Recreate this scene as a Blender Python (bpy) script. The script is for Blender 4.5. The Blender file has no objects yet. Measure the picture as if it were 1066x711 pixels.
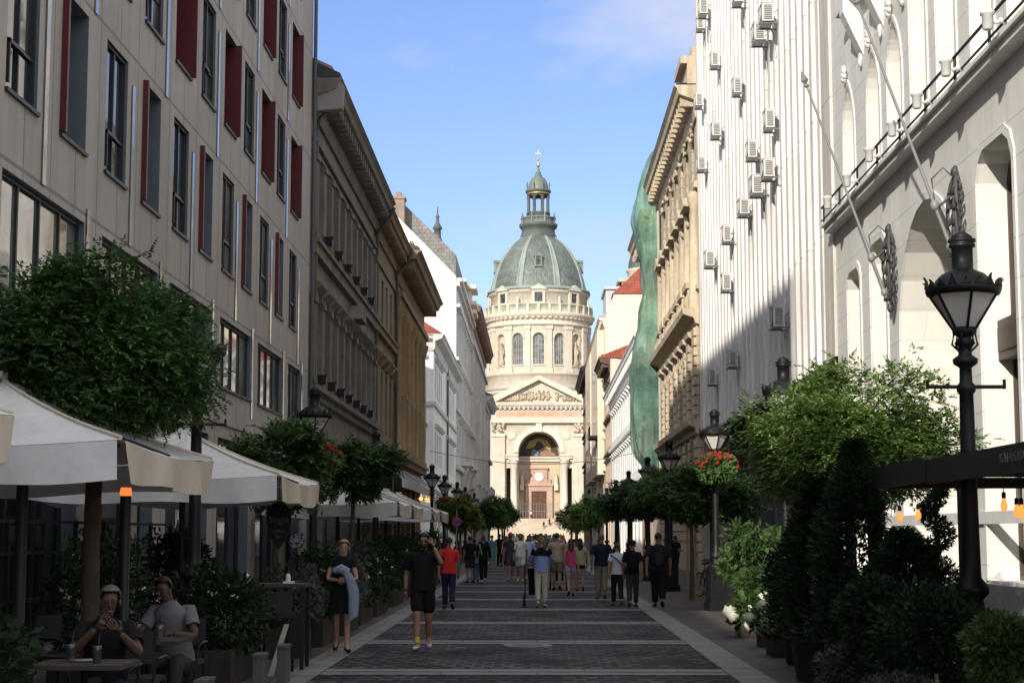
import bpy, bmesh, math, random
from mathutils import Vector, Matrix, noise
R = math.radians
PI = math.pi
scene = bpy.context.scene
COL = scene.collection
LOC = {}            # thing name -> base point, so that parts written in world metres land on their thing

# ------------------------------------------------------------------ materials
MATS = {}
def M(name, col, rough=.85, var=.18, scale=2.0, bump=.0, bscale=30, metal=0, streak=0., joints=None, spec=.4,
      emit=None, trans=0, alpha=1, col2=None, jdark=.55, backlit=0):
    """procedural surface: base colour broken up by two noises, vertical dirt streaks and block joints"""
    if name in MATS: return MATS[name]
    m = bpy.data.materials.new(name); m.use_nodes = True; MATS[name] = m
    nt = m.node_tree; N = nt.nodes; L = nt.links
    b = N['Principled BSDF']
    b.inputs['Roughness'].default_value = rough; b.inputs['Metallic'].default_value = metal
    b.inputs['Specular IOR Level'].default_value = spec
    tc = N.new('ShaderNodeTexCoord')
    def noise_(sc, det, vec=None):
        n = N.new('ShaderNodeTexNoise'); n.inputs['Scale'].default_value = sc; n.inputs['Detail'].default_value = det
        L.new(vec or tc.outputs['Object'], n.inputs['Vector']); return n
    def ramp(src, lo, hi, a=.3, c=.7):
        r = N.new('ShaderNodeMapRange'); L.new(src, r.inputs[0]); r.inputs[1].default_value = a; r.inputs[2].default_value = c
        r.inputs[3].default_value = lo; r.inputs[4].default_value = hi; return r.outputs[0]
    def mult(a, c):
        n = N.new('ShaderNodeMath'); n.operation = 'MULTIPLY'; L.new(a, n.inputs[0]); L.new(c, n.inputs[1]); return n.outputs[0]
    f = ramp(noise_(scale, 5).outputs[0], 1-var, 1+var*.6)
    f = mult(f, ramp(noise_(scale*9, 3).outputs[0], 1-var*.5, 1+var*.4))
    if streak:
        mp = N.new('ShaderNodeMapping'); mp.inputs['Scale'].default_value = (2.2, 2.2, .12)
        L.new(tc.outputs['Object'], mp.inputs[0])
        f = mult(f, ramp(noise_(1.6, 4, mp.outputs[0]).outputs[0], 1-streak, 1.0, .35, .6))
    jf = None
    if joints:
        bw, bh, mo = joints[:3]; off = joints[3] if len(joints) > 3 else .5
        sp = N.new('ShaderNodeSeparateXYZ'); L.new(tc.outputs['Object'], sp.inputs[0])
        ad = N.new('ShaderNodeMath'); L.new(sp.outputs[0], ad.inputs[0]); L.new(sp.outputs[1], ad.inputs[1])
        cb = N.new('ShaderNodeCombineXYZ')
        if len(joints) > 4:      # flat on the ground
            L.new(sp.outputs[0], cb.inputs[0]); L.new(sp.outputs[1], cb.inputs[1])
        else:
            L.new(ad.outputs[0], cb.inputs[0]); L.new(sp.outputs[2], cb.inputs[1])
        bt = N.new('ShaderNodeTexBrick'); L.new(cb.outputs[0], bt.inputs['Vector'])
        bt.inputs['Color1'].default_value = (1,1,1,1); bt.inputs['Color2'].default_value = (1-var*.9,)*3+(1,)
        bt.inputs['Mortar'].default_value = (jdark,)*3+(1,)
        bt.inputs['Scale'].default_value = 1; bt.inputs['Brick Width'].default_value = bw
        bt.inputs['Row Height'].default_value = bh; bt.inputs['Mortar Size'].default_value = mo; bt.offset = off
        f = mult(f, bt.outputs[0]); jf = bt.outputs['Fac']
    mx = N.new('ShaderNodeMix'); mx.data_type = 'RGBA'; mx.blend_type = 'MULTIPLY'; mx.inputs[0].default_value = 1
    c1 = N.new('ShaderNodeMix'); c1.data_type = 'RGBA'
    c1.inputs[6].default_value = (*col, 1); c1.inputs[7].default_value = (*(col2 or col), 1)
    if col2: L.new(ramp(noise_(scale*.7, 4).outputs[0], 0, 1, .42, .6), c1.inputs[0])
    L.new(c1.outputs[2], mx.inputs[6]); L.new(f, mx.inputs[7])
    L.new(mx.outputs[2], b.inputs['Base Color'])
    if bump:
        bp = N.new('ShaderNodeBump'); bp.inputs['Strength'].default_value = bump; bp.inputs['Distance'].default_value = .02
        h = noise_(bscale, 4).outputs[0]
        if jf:
            s_ = N.new('ShaderNodeMath'); s_.operation = 'SUBTRACT'; L.new(h, s_.inputs[0]); L.new(jf, s_.inputs[1]); h = s_.outputs[0]
        L.new(h, bp.inputs['Height']); L.new(bp.outputs[0], b.inputs['Normal'])
    if emit:
        b.inputs['Emission Color'].default_value = (*emit[0], 1); b.inputs['Emission Strength'].default_value = emit[1]
    if backlit:
        out = N['Material Output']; tr = N.new('ShaderNodeBsdfTranslucent'); ms = N.new('ShaderNodeMixShader')
        L.new(mx.outputs[2], tr.inputs[0]); ms.inputs[0].default_value = backlit
        L.new(b.outputs[0], ms.inputs[1]); L.new(tr.outputs[0], ms.inputs[2]); L.new(ms.outputs[0], out.inputs[0])
    if alpha < 1: b.inputs['Alpha'].default_value = alpha
    return m

def leaf_mat(name, col, col2):
    return M(name, col, rough=.6, var=.45, scale=1.4, col2=col2, backlit=.3, spec=.25)

def glass(name, col=(.02,.026,.032), rough=.04, metal=0., spec=.5, ior=1.6):
    if name in MATS: return MATS[name]
    m = bpy.data.materials.new(name); m.use_nodes = True; MATS[name] = m
    nt = m.node_tree; N = nt.nodes; L = nt.links; b = N['Principled BSDF']
    b.inputs['Roughness'].default_value = rough; b.inputs['Metallic'].default_value = metal
    b.inputs['IOR'].default_value = ior; b.inputs['Specular IOR Level'].default_value = spec
    tc = N.new('ShaderNodeTexCoord'); n = N.new('ShaderNodeTexNoise'); n.inputs['Scale'].default_value = .9; n.inputs['Detail'].default_value = 1
    L.new(tc.outputs['Object'], n.inputs['Vector'])
    bp = N.new('ShaderNodeBump'); bp.inputs['Strength'].default_value = .18; bp.inputs['Distance'].default_value = .03
    L.new(n.outputs[0], bp.inputs['Height']); L.new(bp.outputs[0], b.inputs['Normal'])
    r = N.new('ShaderNodeValToRGB'); L.new(n.outputs[0], r.inputs[0])
    r.color_ramp.elements[0].position = .35; r.color_ramp.elements[1].position = .65
    r.color_ramp.elements[0].color = (*[c*.5 for c in col], 1); r.color_ramp.elements[1].color = (*[c*1.6 for c in col], 1)
    L.new(r.outputs[0], b.inputs['Base Color'])
    return m

# ------------------------------------------------------------------ mesh builder
class MB:
    def __init__(s): s.v = []; s.f = []; s.m = []; s.sm = []
    def add(s, vs, fs, mi=0, smooth=False):
        o = len(s.v); s.v += [tuple(v) for v in vs]
        for f in fs: s.f.append([i+o for i in f]); s.m.append(mi); s.sm.append(smooth)
    def box(s, x0, x1, y0, y1, z0, z1, mi=0, M4=None):
        vs = [(x,y,z) for z in (z0,z1) for y in (y0,y1) for x in (x0,x1)]
        if M4: vs = [M4 @ Vector(v) for v in vs]
        s.add(vs, [(0,2,3,1),(4,5,7,6),(0,1,5,4),(2,6,7,3),(0,4,6,2),(1,3,7,5)], mi)
    def poly(s, pts, mi=0): s.add(pts, [list(range(len(pts)))], mi)
    def prism(s, a, b, mi=0):
        """two matching rings of points joined into a closed solid"""
        n = len(a); vs = list(a)+list(b)
        s.add(vs, [list(range(n))[::-1], list(range(n, 2*n))]+[(i,(i+1)%n,(i+1)%n+n,i+n) for i in range(n)], mi)
    def tube(s, path, r, n=6, mi=0, smooth=True, caps=True):
        P = [Vector(p) for p in path]; k = len(P); rs = r if isinstance(r, (list, tuple)) else [r]*k
        rings = []
        up = Vector((0,0,1))
        for i in range(k):
            t = (P[min(i+1,k-1)]-P[max(i-1,0)]).normalized()
            a = t.cross(up)
            if a.length < .05: a = t.cross(Vector((0,1,0)))
            a.normalize(); b = a.cross(t)
            rings.append([P[i]+(a*math.cos(2*PI*j/n)+b*math.sin(2*PI*j/n))*rs[i] for j in range(n)])
        vs = [v for q in rings for v in q]
        fs = [(i*n+j, i*n+(j+1)%n, (i+1)*n+(j+1)%n, (i+1)*n+j) for i in range(k-1) for j in range(n)]
        s.add(vs, fs, mi, smooth)
        if caps: s.add(rings[0], [list(range(n))[::-1]], mi); s.add(rings[-1], [list(range(n))], mi)
    def lathe(s, prof, c=(0,0), n=16, mi=0, smooth=True, a0=0, sx=1, sy=1, z0=0):
        k = len(prof)
        vs = [(c[0]+r*math.cos(a0+2*PI*j/n)*sx, c[1]+r*math.sin(a0+2*PI*j/n)*sy, z+z0) for r, z in prof for j in range(n)]
        fs = [(i*n+j, i*n+(j+1)%n, (i+1)*n+(j+1)%n, (i+1)*n+j) for i in range(k-1) for j in range(n)]
        s.add(vs, fs, mi, smooth)
        s.add(vs[:n], [list(range(n))[::-1]], mi); s.add(vs[-n:], [list(range(n))], mi)
    def blob(s, c, r, n=10, m=7, mi=0, jit=0, seed=0, M4=None):
        if not isinstance(r, (tuple, list)): r = (r,r,r)
        vs = []
        for i in range(m+1):
            t = PI*i/m
            for j in range(n):
                p = 2*PI*j/n
                d = Vector((math.sin(t)*math.cos(p), math.sin(t)*math.sin(p), math.cos(t)))
                k = 1+jit*noise.noise(d*2.3+Vector((seed, seed*1.7, 0)))
                v = Vector((d.x*r[0], d.y*r[1], d.z*r[2]))*k
                if M4: v = M4 @ v
                vs.append(v+Vector(c))
        s.add(vs, [(i*n+j, (i+1)*n+j, (i+1)*n+(j+1)%n, i*n+(j+1)%n) for i in range(m) for j in range(n)], mi, True)
    def cut(s):
        if not hasattr(s, 'cuts'): s.cuts = []
        s.cuts.append((len(s.v), len(s.f)))
    def build_each(s, name, mats, parent):
        """every piece between two cuts becomes an object of its own"""
        cs = [c for c in s.cuts]+[(len(s.v), len(s.f))]; out = []
        for (v0,f0),(v1,f1) in zip(cs, cs[1:]):
            if f1 <= f0: continue
            m = MB(); m.v = s.v[v0:v1]; m.f = [[i-v0 for i in f] for f in s.f[f0:f1]]; m.m = s.m[f0:f1]; m.sm = s.sm[f0:f1]
            out.append(m.build(name, mats, parent))
        return out
    def mesh(s, name, mats):
        me = bpy.data.meshes.new(name); me.from_pydata(s.v, [], s.f)
        if not isinstance(mats, (list, tuple)): mats = [mats]
        for m in mats: me.materials.append(m)
        me.polygons.foreach_set('material_index', s.m); me.polygons.foreach_set('use_smooth', s.sm)
        me.update(); return me
    def build(s, name, mats, parent=None, label=None):
        base = LOC.get(parent.name) if parent else None
        if base is not None and base.length: s.v = [(x-base.x, y-base.y, z-base.z) for x,y,z in s.v]
        o = bpy.data.objects.new(name, s.mesh(name, mats)); COL.objects.link(o)
        if parent: o.parent = parent; LOC[o.name] = base
        if label: o['label'] = label
        return o

def thing(name, label, cat, loc=(0,0,0), group=None, world=True):
    """an Empty at the base of a thing; with world=True its parts are written in world metres"""
    o = bpy.data.objects.new(name, None); COL.objects.link(o); o.location = loc; o.empty_display_size = .2
    LOC[o.name] = Vector(loc) if world else Vector((0,0,0))
    o['label'] = label; o['category'] = cat
    if group: o['group'] = group
    return o
def tag(o, label, cat, group=None):
    o['label'] = label; o['category'] = cat
    if group: o['group'] = group
    return o
def copy_thing(root, loc, rz=0, label=None, sc=None):
    def cp(o, par):
        c = o.copy(); COL.objects.link(c); c.parent = par
        for ch in list(o.children): cp(ch, c)
        return c
    r = cp(root, None); r.location = loc; r.rotation_euler = (0,0,rz)
    if sc: r.scale = (sc,sc,sc) if not isinstance(sc, tuple) else sc
    if label: r['label'] = label
    return r
def text_part(body, size, mat, parent, mtx, name='lettering', depth=.004, align='LEFT'):
    cu = bpy.data.curves.new('lettering', 'FONT'); cu.body = body; cu.size = size; cu.extrude = depth; cu.align_x = align
    t = bpy.data.objects.new('lettering_source', cu); COL.objects.link(t)
    dg = bpy.context.evaluated_depsgraph_get(); me = bpy.data.meshes.new_from_object(t.evaluated_get(dg))
    bpy.data.objects.remove(t); bpy.data.curves.remove(cu)
    base = LOC.get(parent.name) or Vector((0,0,0))
    me.transform(Matrix.Translation(-base) @ mtx); me.materials.clear(); me.materials.append(mat)
    o = bpy.data.objects.new(name, me); COL.objects.link(o); o.parent = parent; LOC[o.name] = base
    return o

# ------------------------------------------------------------------ facades
class W:
    """a facade plane: s runs along it, z up, d out of it"""
    def __init__(s, kind, x0): s.k = kind; s.x0 = x0
    def P(s, a, z, d=0):
        if s.k == 'L': return (s.x0+d, a, z)
        if s.k == 'R': return (s.x0-d, a, z)
        return (a, s.x0-d, z)
    def box(s, mb, a0, a1, z0, z1, d0, d1, mi=0):
        p, q = s.P(a0, z0, d0), s.P(a1, z1, d1)
        mb.box(min(p[0],q[0]), max(p[0],q[0]), min(p[1],q[1]), max(p[1],q[1]), z0, z1, mi)
    def prof(s, mb, a0, a1, pr, mi=0):
        """a moulding: the (d, z) profile run along the wall"""
        mb.prism([s.P(a0, z, d) for d, z in pr], [s.P(a1, z, d) for d, z in pr], mi)
def head(a, b, d, kind):
    w = b-a; c = (a+b)/2
    if kind == 'arch':
        r = w/2; return [(c-r*math.cos(PI*i/12), d-r+r*math.sin(PI*i/12)) for i in range(13)]
    if kind == 'lancet':
        pts = []
        for i in range(7): t = PI/3*i/6; pts.append((b-w*math.cos(t), d-w*.866+w*math.sin(t)))
        return pts+[(2*c-x, z) for x, z in pts[-2::-1]]
    if kind == 'chamf':
        k = w*.22; return [(a, d-k), (a+k*.35, d-k*.35), (a+k, d), (b-k, d), (b-k*.35, d-k*.35), (b, d-k)]
    return [(a, d), (b, d)]
def wall_sheet(mb, w, s0, s1, z0, z1, ops, depth=.3, mi=0, rmi=None, back=.7):
    """wall with real openings (and their reveals) cut out of it; an op is (s0, s1, z0, z1, kind)"""
    rmi = mi if rmi is None else rmi
    S = sorted({s0, s1, *[v for o in ops for v in o[:2]]}); Z = sorted({z0, z1, *[v for o in ops for v in o[2:4]]})
    S = [v for v in S if s0 <= v <= s1]; Z = [v for v in Z if z0 <= v <= z1]
    for i in range(len(Z)-1):
        zc = (Z[i]+Z[i+1])/2; run = None
        row = [o for o in ops if o[2] < zc < o[3]]
        for j in range(len(S)-1):
            sc = (S[j]+S[j+1])/2; hole = any(o[0] < sc < o[1] for o in row)
            if not hole and run is None: run = S[j]
            if run is not None and (hole or j == len(S)-2):
                e = S[j] if hole else S[j+1]
                mb.poly([w.P(run,Z[i]), w.P(e,Z[i]), w.P(e,Z[i+1]), w.P(run,Z[i+1])], mi); run = None
    for o in ops:
        a, b, c, d = o[:4]; kind = o[4] if len(o) > 4 else 'rect'; dp = o[5] if len(o) > 5 else depth
        h = head(a, b, d, kind); mid = len(h)//2
        if kind != 'rect':
            for i in range(len(h)-1):
                k = (a,d) if i < len(h)/2-.5 else (b,d)
                mb.poly([w.P(*k), w.P(*h[i]), w.P(*h[i+1])], mi)
            if kind != 'chamf': 
                mb.poly([w.P(a,d), w.P(*h[mid]), w.P(b,d)], mi) if h[mid][1] < d-.001 else None
        ring = [(a,c)]+h+[(b,c)]
        for i in range(len(ring)):
            p, q = ring[i], ring[(i+1)%len(ring)]
            mb.poly([w.P(*p), w.P(*q), w.P(*q,-dp), w.P(*p,-dp)], rmi)
    for s_ in (s0, s1): mb.poly([w.P(s_,z0), w.P(s_,z1), w.P(s_,z1,-back), w.P(s_,z0,-back)], mi)
    mb.poly([w.P(s0,z1), w.P(s1,z1), w.P(s1,z1,-back), w.P(s0,z1,-back)], mi)
def window(w, o, depth, parent, fm, gm, mull=1, trans=(), fw=.06, name='window'):
    a, b, c, d = o[:4]; kind = o[4] if len(o) > 4 else 'rect'; dp = o[5] if len(o) > 5 else depth
    h = head(a, b, d, kind); ring = [(a,c)]+h+[(b,c)]
    mb = MB(); D0, D1 = -dp+.01, -dp+.07; zs = h[0][1]
    w.box(mb, a+.004, a+fw, c+.004, zs, D0, D1); w.box(mb, b-fw, b-.004, c+.004, zs, D0, D1); w.box(mb, a+fw+.002, b-fw-.002, c+.004, c+fw, D0, D1)
    if kind == 'rect': w.box(mb, a+fw+.002, b-fw-.002, d-fw, d-.004, D0, D1)
    else: mb.tube([w.P(x+( .03 if x < (a+b)/2 else -.03), z-.03, -dp+.04) for x, z in h], fw*.6, 4, smooth=False)
    for i in range(mull):
        x = a+(b-a)*(i+1)/(mull+1); zt = d-fw-.002 if kind == 'rect' else d-.06
        w.box(mb, x-fw*.5, x+fw*.5, c+fw+.002, zt, D0, D1-.008)
    for t in trans:
        z = c+(d-c)*t; w.box(mb, a+fw+.002, b-fw-.002, z-fw*.4, z+fw*.4, D0, D1-.014)
    f = mb.build(name, fm, parent)
    if gm.name == 'window_glass':      # some rooms have blinds or pale curtains behind the glass
        h_ = (a*12.9898+c*78.233) % 1
        if h_ < .22: gm = glass('blind_behind_glass', (.16,.15,.13), .06, ior=1.9)
        elif h_ < .5: gm = glass('dim_room_glass', (.05,.052,.055), .05, ior=2.0)
    g = MB(); g.poly([w.P(x, z, -dp+.02) for x, z in ring]); g.build('pane', gm, f)
    return f
def mass(mb, w, s0, s1, z0, z1, d0=-.72, d1=-12, mi=0): w.box(mb, s0, s1, z0, z1, d1, d0, mi)
# ------------------------------------------------------------------ camera, sun, sky
cam = bpy.data.objects.new('camera', bpy.data.cameras.new('camera')); COL.objects.link(cam); scene.camera = cam
cam.location = (0, 0, 1.75); cam.rotation_euler = (R(90+6.504), 0, R(.8328))
cam.data.sensor_width = 36; cam.data.lens = 1750/1066*36; cam.data.clip_end = 6000; cam.data.clip_start = .1
SUN = Vector((-1.95, -4.75, 2.2)).normalized()
sl = bpy.data.lights.new('sun', 'SUN'); sl.energy = 5.0; sl.angle = R(.53); sl.color = (1, .93, .82)
so = bpy.data.objects.new('sun', sl); COL.objects.link(so); so.rotation_euler = (-SUN).to_track_quat('-Z', 'Y').to_euler(); so.location = (-60, -160, 80)
wd = bpy.data.worlds.new('World'); scene.world = wd; wd.use_nodes = True
def world():
    nt = wd.node_tree; N = nt.nodes; L = nt.links; bg = N['Background']
    sk = N.new('ShaderNodeTexSky'); sk.sky_type = 'NISHITA'; sk.sun_disc = False
    sk.sun_elevation = math.asin(SUN.z); sk.sun_rotation = math.atan2(SUN.x, SUN.y) % (2*PI)
    sk.air_density = 1.0; sk.dust_density = .6; sk.ozone_density = 2.2; sk.altitude = 100
    tc = N.new('ShaderNodeTexCoord'); mp = N.new('ShaderNodeMapping'); mp.inputs['Scale'].default_value = (1, 1, 2.4)
    mp.inputs['Location'].default_value = SKY_OFF
    L.new(tc.outputs['Generated'], mp.inputs[0])
    n = N.new('ShaderNodeTexNoise'); n.inputs['Scale'].default_value = 4.5; n.inputs['Detail'].default_value = 7; n.inputs['Roughness'].default_value = .55
    L.new(mp.outputs[0], n.inputs['Vector'])
    r = N.new('ShaderNodeMapRange'); L.new(n.outputs[0], r.inputs[0]); r.inputs[1].default_value = .48; r.inputs[2].default_value = .68; r.inputs[3].default_value = 0; r.inputs[4].default_value = .95
    # the sky is clear ahead over the basilica and unseen white cloud overhead and behind is added as fill light
    sp = N.new('ShaderNodeSeparateXYZ'); L.new(tc.outputs['Generated'], sp.inputs[0])
    ah = N.new('ShaderNodeMapRange'); ah.interpolation_type = 'SMOOTHSTEP'; L.new(sp.outputs[1], ah.inputs[0])
    ah.inputs[1].default_value = .82; ah.inputs[2].default_value = .15; ah.inputs[3].default_value = 0; ah.inputs[4].default_value = 1
    n2 = N.new('ShaderNodeTexNoise'); n2.inputs['Scale'].default_value = 2.2; n2.inputs['Detail'].default_value = 6; L.new(mp.outputs[0], n2.inputs['Vector'])
    r2 = N.new('ShaderNodeMapRange'); L.new(n2.outputs[0], r2.inputs[0]); r2.inputs[1].default_value = .34; r2.inputs[2].default_value = .60
    bk = N.new('ShaderNodeMath'); bk.operation = 'MULTIPLY'; L.new(ah.outputs[0], bk.inputs[0]); L.new(r2.outputs[0], bk.inputs[1])
    mx0 = N.new('ShaderNodeMix'); mx0.data_type = 'RGBA'; L.new(r.outputs[0], mx0.inputs[0]); mx0.inputs[7].default_value = (4.7, 5.0, 6.0, 1)
    mx = N.new('ShaderNodeMix'); mx.data_type = 'RGBA'; L.new(bk.outputs[0], mx.inputs[0]); mx.inputs[7].default_value = FILL_CLOUD
    tint = N.new('ShaderNodeMix'); tint.data_type = 'RGBA'; tint.blend_type = 'MULTIPLY'; tint.inputs[0].default_value = 1
    tint.inputs[7].default_value = SKY_TINT
    L.new(sk.outputs[0], tint.inputs[6]); L.new(tint.outputs[2], mx0.inputs[6]); L.new(mx0.outputs[2], mx.inputs[6]); L.new(mx.outputs[2], bg.inputs[0]); bg.inputs[1].default_value = SKY_STR
SKY_OFF = (2.6, 4, 1.5); FILL_CLOUD = (9.8, 9.8, 10.0, 1); SKY_TINT = (1.0, .99, 1.25, 1); SKY_STR = .15
world()
scene.view_settings.view_transform = 'Standard'; scene.view_settings.look = 'None'; scene.view_settings.exposure = 0

# ------------------------------------------------------------------ shared surfaces
concrete = M('grey_concrete_panels', (.46,.425,.385), .75, .11, .5, .15, 8, joints=(1.31,3.4,.03,0), streak=.10, jdark=.55)
steel = M('polished_steel', (.28,.30,.31), .13, .08, 2, .25, 3, metal=1)
slate = M('blue_grey_metal', (.125,.15,.175), .4, .1, 3)
redpanel = M('oxblood_metal', (.10,.010,.012), .45, .1, 2)
darkframe = M('dark_window_metal', (.02,.022,.025), .45, .1, 4)
pane = glass('window_glass', ior=2.1)
pane_bright = glass('bright_reflection_glass', (.15,.145,.135), .04, ior=3.2)  # paler base stands in for white reflections in the wide windows
brownstone = M('brown_render', (.265,.232,.20), .9, .22, .5, .2, 12, streak=.3)
ochre = M('ochre_render', (.36,.26,.145), .9, .25, .5, .2, 12, streak=.3)
brown_trim = M('brown_trim', (.21,.183,.157), .9, .25, 1, .2, 10, streak=.2)
ochre_trim = M('ochre_trim', (.28,.20,.12), .9, .25, 1, .2, 10, streak=.2)
white_render = M('white_render', (.82,.81,.77), .9, .07, .4, .15, 14, streak=.1)
pale_trim = M('pale_trim', (.60,.59,.56), .9, .12, .8, .15, 10, streak=.15)
grey_render = M('grey_white_render', (.60,.61,.60), .9, .12, .5, .15, 10, streak=.2)
tile_red = M('red_roof_tiles', (.33,.085,.05), .85, .3, 1.2, .5, 30, joints=(.3,.35,.03))
tile_grey = M('grey_roof_slates', (.26,.25,.23), .8, .25, 1.5, .4, 30, joints=(.5,.35,.03))
roof_dark = M('dark_roof_metal', (.05,.045,.045), .6, .2, 2)
pipe = M('zinc_downpipe', (.09,.10,.11), .5, .15, 2)
iron = M('black_cast_iron', (.009,.010,.011), .45, .2, 8, .15, 60, spec=.3)
tan_stone = M('tan_ashlar', (.55,.455,.32), .9, .2, .6, .35, 10, joints=(1.1,.5,.03), streak=.25, jdark=.55)
tan_plain = M('tan_stone', (.56,.465,.33), .9, .22, .6, .3, 10, streak=.3)
cream_stone = M('pale_limestone', (.76,.745,.71), .85, .07, .5, .12, 10, joints=(2.4,.62,.012), streak=.06, jdark=.72)
cream_reveal = M('smooth_limestone', (.80,.77,.70), .85, .06, .5, .1, 10, joints=(3.0,.62,.01), jdark=.82)
white_panel = M('white_facade_panels', (.86,.835,.79), .7, .1, .8, .12, 10, streak=.28, col2=(.85,.80,.75))
soffit_dark = M('near_black_concrete', (.03,.03,.032), .9, .2, 1)  # near-black tone for the finned block's core and underside
pink_render = M('pink_render', (.66,.50,.38), .9, .1, .6, .15, 10, streak=.12)
cream_render = M('cream_render', (.72,.63,.49), .9, .08, .5, .15, 10, streak=.1)
brick_brown = M('brown_brick', (.34,.22,.15), .9, .2, .6, .3, 10, joints=(.5,.2,.03))
shop_glass = glass('shop_glass', (.012,.015,.02), .06)
bas_stone = M('basilica_limestone', (.59,.52,.42), .9, .12, .12, .25, 2.5, joints=(2.2,.9,.05), streak=.15, jdark=.8)
bas_plain = M('basilica_smooth_stone', (.61,.545,.445), .9, .12, .15, .2, 2.5, streak=.15)
bas_carved = M('basilica_carved_stone', (.46,.375,.27), .9, .35, .6, .6, 3)
patina = M('green_copper_patina', (.17,.20,.178), .65, .28, .22, .3, 2, streak=.35, col2=(.23,.265,.235))
patina_dark = M('dark_copper_patina', (.085,.10,.085), .65, .3, .4, .2, 2)
patina_rib = M('bright_copper_patina', (.25,.295,.26), .65, .2, .4, .2, 2)
gold = M('gilding', (.60,.42,.17), .4, .1, 1, metal=.8)
rose_stone = M('rose_marble', (.44,.30,.235), .8, .2, .3, .15, 2)
wood = M('old_oak', (.10,.05,.03), .7, .3, 1, .3, 8)

# ------------------------------------------------------------------ ground
cobbles = M('dark_basalt_setts', (.118,.104,.102), .75, .7, .7, .5, 7, joints=(.26,.30,.045,.5,1), jdark=.3, spec=.10)
slabs = M('pale_granite_slabs', (.22,.20,.175), .7, .2, 1.2, .25, 50, joints=(1.2,.45,.012,.5,1), jdark=.4)
pave = M('brown_grey_paving', (.095,.078,.064), .75, .25, .7, .3, 50, joints=(.6,.4,.012,.5,1), jdark=.5)
asphalt = M('asphalt', (.055,.054,.053), .9, .25, .5, .4, 60)
def struct(name, mb, mat):
    o = mb.build(name, mat); o['kind'] = 'structure'; return o
def sheet(name, x0, x1, y0, y1, z, mat):
    mb = MB(); mb.poly([(x0,y0,z),(x1,y0,z),(x1,y1,z),(x0,y1,z)]); return struct(name, mb, mat)
sheet('ground', -3000, 3000, -3000, 3000, -.006, asphalt)
sheet('square_paving', -60, 60, 262.2, 362, 0, pave)
sheet('street_paving', -16, 16, -6, 262, 0, pave)
sheet('cobbled_roadway', -2.72, 2.40, -6, 262, .004, cobbles)
for x0, x1 in ((-3.14, -2.72), (2.40, 2.84)): sheet('granite_border', x0, x1, -6, 262, .008, slabs)
b_ = MB(); y = 21.6-5.85*4
while y < 260:
    for o in (-.47, .03): b_.poly([(-2.70,y+o,.012),(2.38,y+o,.012),(2.38,y+o+.42,.012),(-2.70,y+o+.42,.012)])
    y += 5.85
struct('granite_cross_bands', b_, slabs)
mh = MB(); mh.lathe([(.40,.005),(.40,.018),(.36,.022),(.30,.018)], (-.15,26.6), 28)
for i in range(-3,4):
    q = math.sqrt(.09-(i*.08)**2)*.9; mh.box(-.15-q, -.15+q, 26.6+i*.08-.02, 26.6+i*.08+.02, .017, .026)
tag(mh.build('manhole_cover', M('worn_iron', (.16,.15,.14), .5, .3, 6, .3, 50)), 'round worn iron manhole cover in the cobbled roadway', 'manhole cover')

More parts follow.
